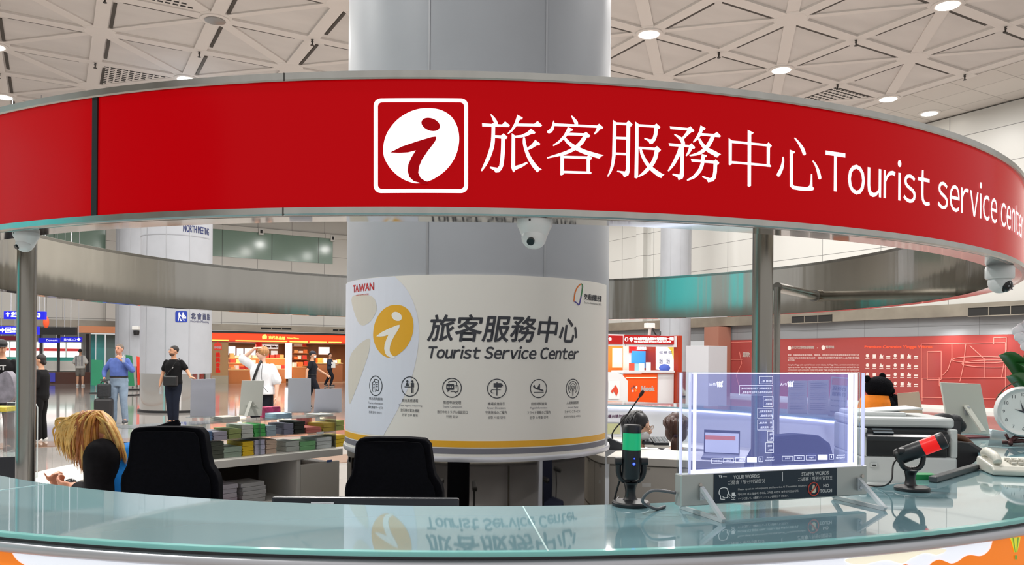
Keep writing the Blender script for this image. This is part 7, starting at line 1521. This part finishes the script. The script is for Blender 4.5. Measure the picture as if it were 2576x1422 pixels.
# ---------------------------------------------------------------- two seated clerks beyond the drawer cabinet
def clerk(px, py, Y, label, yaw, hair, tail, glasses):
    c = at(px, py, Y); t = thing('person', label, 'person', (c.x, c.y, 0)); SKc = skin((222, 178, 152)); b = B(); HM = Matrix.Rotation(yaw, 3, 'Z') @ Matrix.Rotation(.15, 3, 'X'); hp = lambda x, y, z: c+HM @ Vector((x, y, z))
    b.ball(hp(0, .01, .02), .1, 18, 12, (.77, .95, 1.0), HM); b.ball(hp(0, -.022, -.035), .07, 14, 9, (.86, .9, .98), HM); b.ball(hp(0, -.045, -.078), .032, 10, 7, (1.1, .8, .8), HM); b.tube([hp(0, -.086, .022), hp(0, -.108, -.018), hp(0, -.088, -.026)], [.008, .016, .012], 8)
    for s in (-1, 1): b.ball(hp(s*.079, .015, 0), .028, 10, 7, (.35, .7, 1.05), HM)
    nk = c+Vector((0, 0, -.16)); lat = HM @ Vector((1, 0, 0)); lat.z = 0; lat.normalize(); fw = HM @ Vector((0, -1, 0)); fw.z = 0; fw.normalize(); limb(b, [tuple(c+Vector((0, 0, -.04))), tuple(nk-Vector((0, 0, .03)))], [.05, .05], 3)
    tor = [(nk, .07, .06, lat), (nk-Vector((0, 0, .06)), .16, .09, lat), (nk-Vector((0, 0, .2)), .17, .115, lat), (nk-Vector((0, 0, .33)), .15, .11, lat), (nk-Vector((0, 0, .43)), .17, .13, lat)]; ell_loft(b, tor)
    arms = []
    for s in (-1, 1): S_ = nk+lat*s*.16-Vector((0, 0, .07)); E_ = S_+lat*s*.05+fw*.08-Vector((0, 0, .26)); W_ = E_+fw*.24-lat*s*.06+Vector((0, 0, .04)); arms.append((S_, E_, W_)); limb(b, [tuple(S_), tuple(E_), tuple(W_)], [.05, .04, .028]); hand(b, W_, fw-Vector((0, 0, .2)), Vector((0, 0, -1)), .95, .3, side=s)
    hips = nk-Vector((0, 0, .43)); stool(hips.x, hips.y, hips.z-.1, 'low round stool under the '+label.split(',')[0].split(' seen')[0])
    for s in (-1, 1): k0 = hips+lat*s*.1+fw*.38; limb(b, [tuple(hips+lat*s*.09), tuple(k0), tuple(Vector((k0.x, k0.y, k0.z*.5))), (k0.x, k0.y, .09)], [.09, .06, .055, .04]); limb(b, [(k0.x, k0.y, .06), tuple(Vector((k0.x, k0.y, .04))+fw*.13)], [.042, .032], 3)
    bd = remesh(b.build('body', SKc, t, fix=False), .0095)
    g = B(); ell_loft(g, [(p_, a_+.018, e_+.018, l_) for p_, a_, e_, l_ in tor])
    for S_, E_, W_ in arms: limb(g, [tuple(S_), tuple(E_), tuple(E_.lerp(W_, .6))], [.066, .056, .046])
    remesh(g.build('white_blouse', mat('blouse_white', (222, 224, 226), .7), t, fix=False), .012)
    g = B()
    for s in (-1, 1): k0 = hips+lat*s*.1+fw*.38; limb(g, [tuple(hips+lat*s*.09), tuple(k0), tuple(Vector((k0.x, k0.y, k0.z*.5))), (k0.x, k0.y, .13)], [.105, .077, .07, .06])
    remesh(g.build('trousers', mat('cloth_22_28_42', (22, 28, 42), .8), t, fix=False), .012)
    for s in (-1, 1): B().ball(hp(s*.032, -.08, .024), .0085, 10, 6, (1.25, .6, .7), HM).build('eye', mat('eye_dark', (34, 26, 24)), bd, smooth='all')
    H_ = noisy(mat('hair_%d_%d_%d' % hair, hair, .4), 34, .4, stretch=(1, 1, .15)); g = B(); g.ball(hp(0, .026, .035), .104, 22, 14, (.94, 1.0, .98), HM); g.ball(hp(0, .04, -.03), .095, 18, 11, (.98, .85, .95), HM); rg = random.Random(px)
    for i in range(150):
        a = rg.uniform(-1.9, 1.9); top = hp(.035*math.sin(a)*rg.random(), .03-.05*math.cos(a)*rg.random(), .134); mid = hp(.1*math.sin(a), .03+.1*math.cos(a), .05); e = hp(.03*rg.uniform(-1, 1), .12, -.07) if tail else hp(.085*math.sin(a)*1.05, .02+.085*math.cos(a), -.11+rg.uniform(-.03, .02))
        mid = hp(.108*math.sin(a), .03+.108*math.cos(a), .06+rg.uniform(-.01, .01)); g.tube(smooth_line([tuple(top), tuple(mid), tuple(hp(.112*math.sin(a), .03+.098*math.cos(a), -.02) if not tail else (mid+e)/2+(HM @ Vector((0, .02, -.0)))), tuple(e)], 4), .0065, 6, sx=.6)
    if tail:
        for i in range(30): g.tube(smooth_line([tuple(hp(.02*rg.uniform(-1, 1), .115, -.06)), tuple(hp(.03*rg.uniform(-1, 1), .145, -.12)), tuple(hp(.04*rg.uniform(-1, 1), .13, -.24))], 4), [.009]*8+[.003], 6)
    g.build('hair', H_, t, smooth='all', fix=False)
    if tail: B().ball(hp(0, .12, -.065), .022, 12, 8).build('hair_tie', mat('tie_dark', (60, 40, 60), .7), t, smooth='all')
    if glasses:
        f = B()
        for s in (-1, 1): f.tube([hp(s*.034+.024*math.cos(w), -.1, .02+.02*math.sin(w)) for w in (2*PI*k/14 for k in range(14))], .0022, 6, closed=True); f.tube([hp(s*.058, -.098, .024), hp(s*.08, .01, .024)], .002, 6)
        f.tube([hp(-.01, -.1, .022), hp(.01, -.1, .022)], .002, 6); f.build('eyeglasses', mat('frame_gold', (176, 140, 110), .3, .6), t)
        B().ball(hp(0, -.05, -.045), .06, 18, 11, (.98, .88, .72), HM).build('face_mask', mat('mask_white', (224, 226, 228), .6), t, smooth='all')
    return t
clerk(1606, 1077, 6.3, 'clerk with black hair, glasses and white mask behind the paging microphone', 1.05, (18, 18, 24), False, True)
clerk(1702, 1080, 6.6, 'clerk with brown ponytail seen from behind beside the translation screen', PI-.25, (70, 38, 28), True, False)
# left end: clear divider and yellow leaflets
dv = thing('acrylic_divider', 'clear acrylic divider with rounded corner beside the left post', 'divider', at(70, 1190, 4.9)); a, c = at(28, 1190, 5.0), at(94, 1014, 4.95); zd = .752
ol = [(0, 0), (c.x-a.x, 0), (c.x-a.x, c.z-zd-.03), (c.x-a.x-.01, c.z-zd-.01), (c.x-a.x-.03, c.z-zd), (0, c.z-zd)]
B().prism(ol, lambda x, y, d: Vector((a.x+x, 4.95+d, zd+y)), .006).build('sheet', GLASS, dv); B().tube([Vector((a.x+x, 4.953, zd+y)) for x, y in ol[1:]], .0035, 6).build('polished_edge', mat('acrylic_edge', (214, 222, 222), .3), dv)
tr_ = thing('leaflet_tray', 'clear tray with yellow leaflets at the far left of the desk', 'tray', at(18, 1040, 5.15)); a, c = at(-30, 1036, 5.15), at(40, 1024, 5.15)
B().box(((a.x+c.x)/2, 5.15, a.z), (c.x-a.x, .2, .008)).build('tray_plate', ACL, tr_); 
for x in (a.x+.02, c.x-.02): B().box((x, 5.15, (a.z+.75)/2), (.006, .18, a.z-.75)).build('tray_leg', ACL, tr_)
tag(B().box(((a.x+c.x)/2, 5.15, a.z+.02), (c.x-a.x-.03, .17, .028)).build('yellow_leaflets', noisy(mat('paper_yellow', (226, 200, 70), .6), 60, .2)), 'yellow leaflets in the clear tray at the far left', 'leaflets')
# ---------------------------------------------------------------- lamps of the hall
for k, l in lights:
    p = uv(U0+DU*k, V0+DV*l, ZC)
    if p.y < 12: continue
    lamp('downlight', (p.x, p.y, ZC-.1), 150, .5)
for u, v in ((-6, 4), (2, 4), (10, 4), (-6, 12), (2, 9), (10, 9)):
    p = uv(u, v); lamp('downlight', (p.x, p.y, ZC-.1), 560, .8)
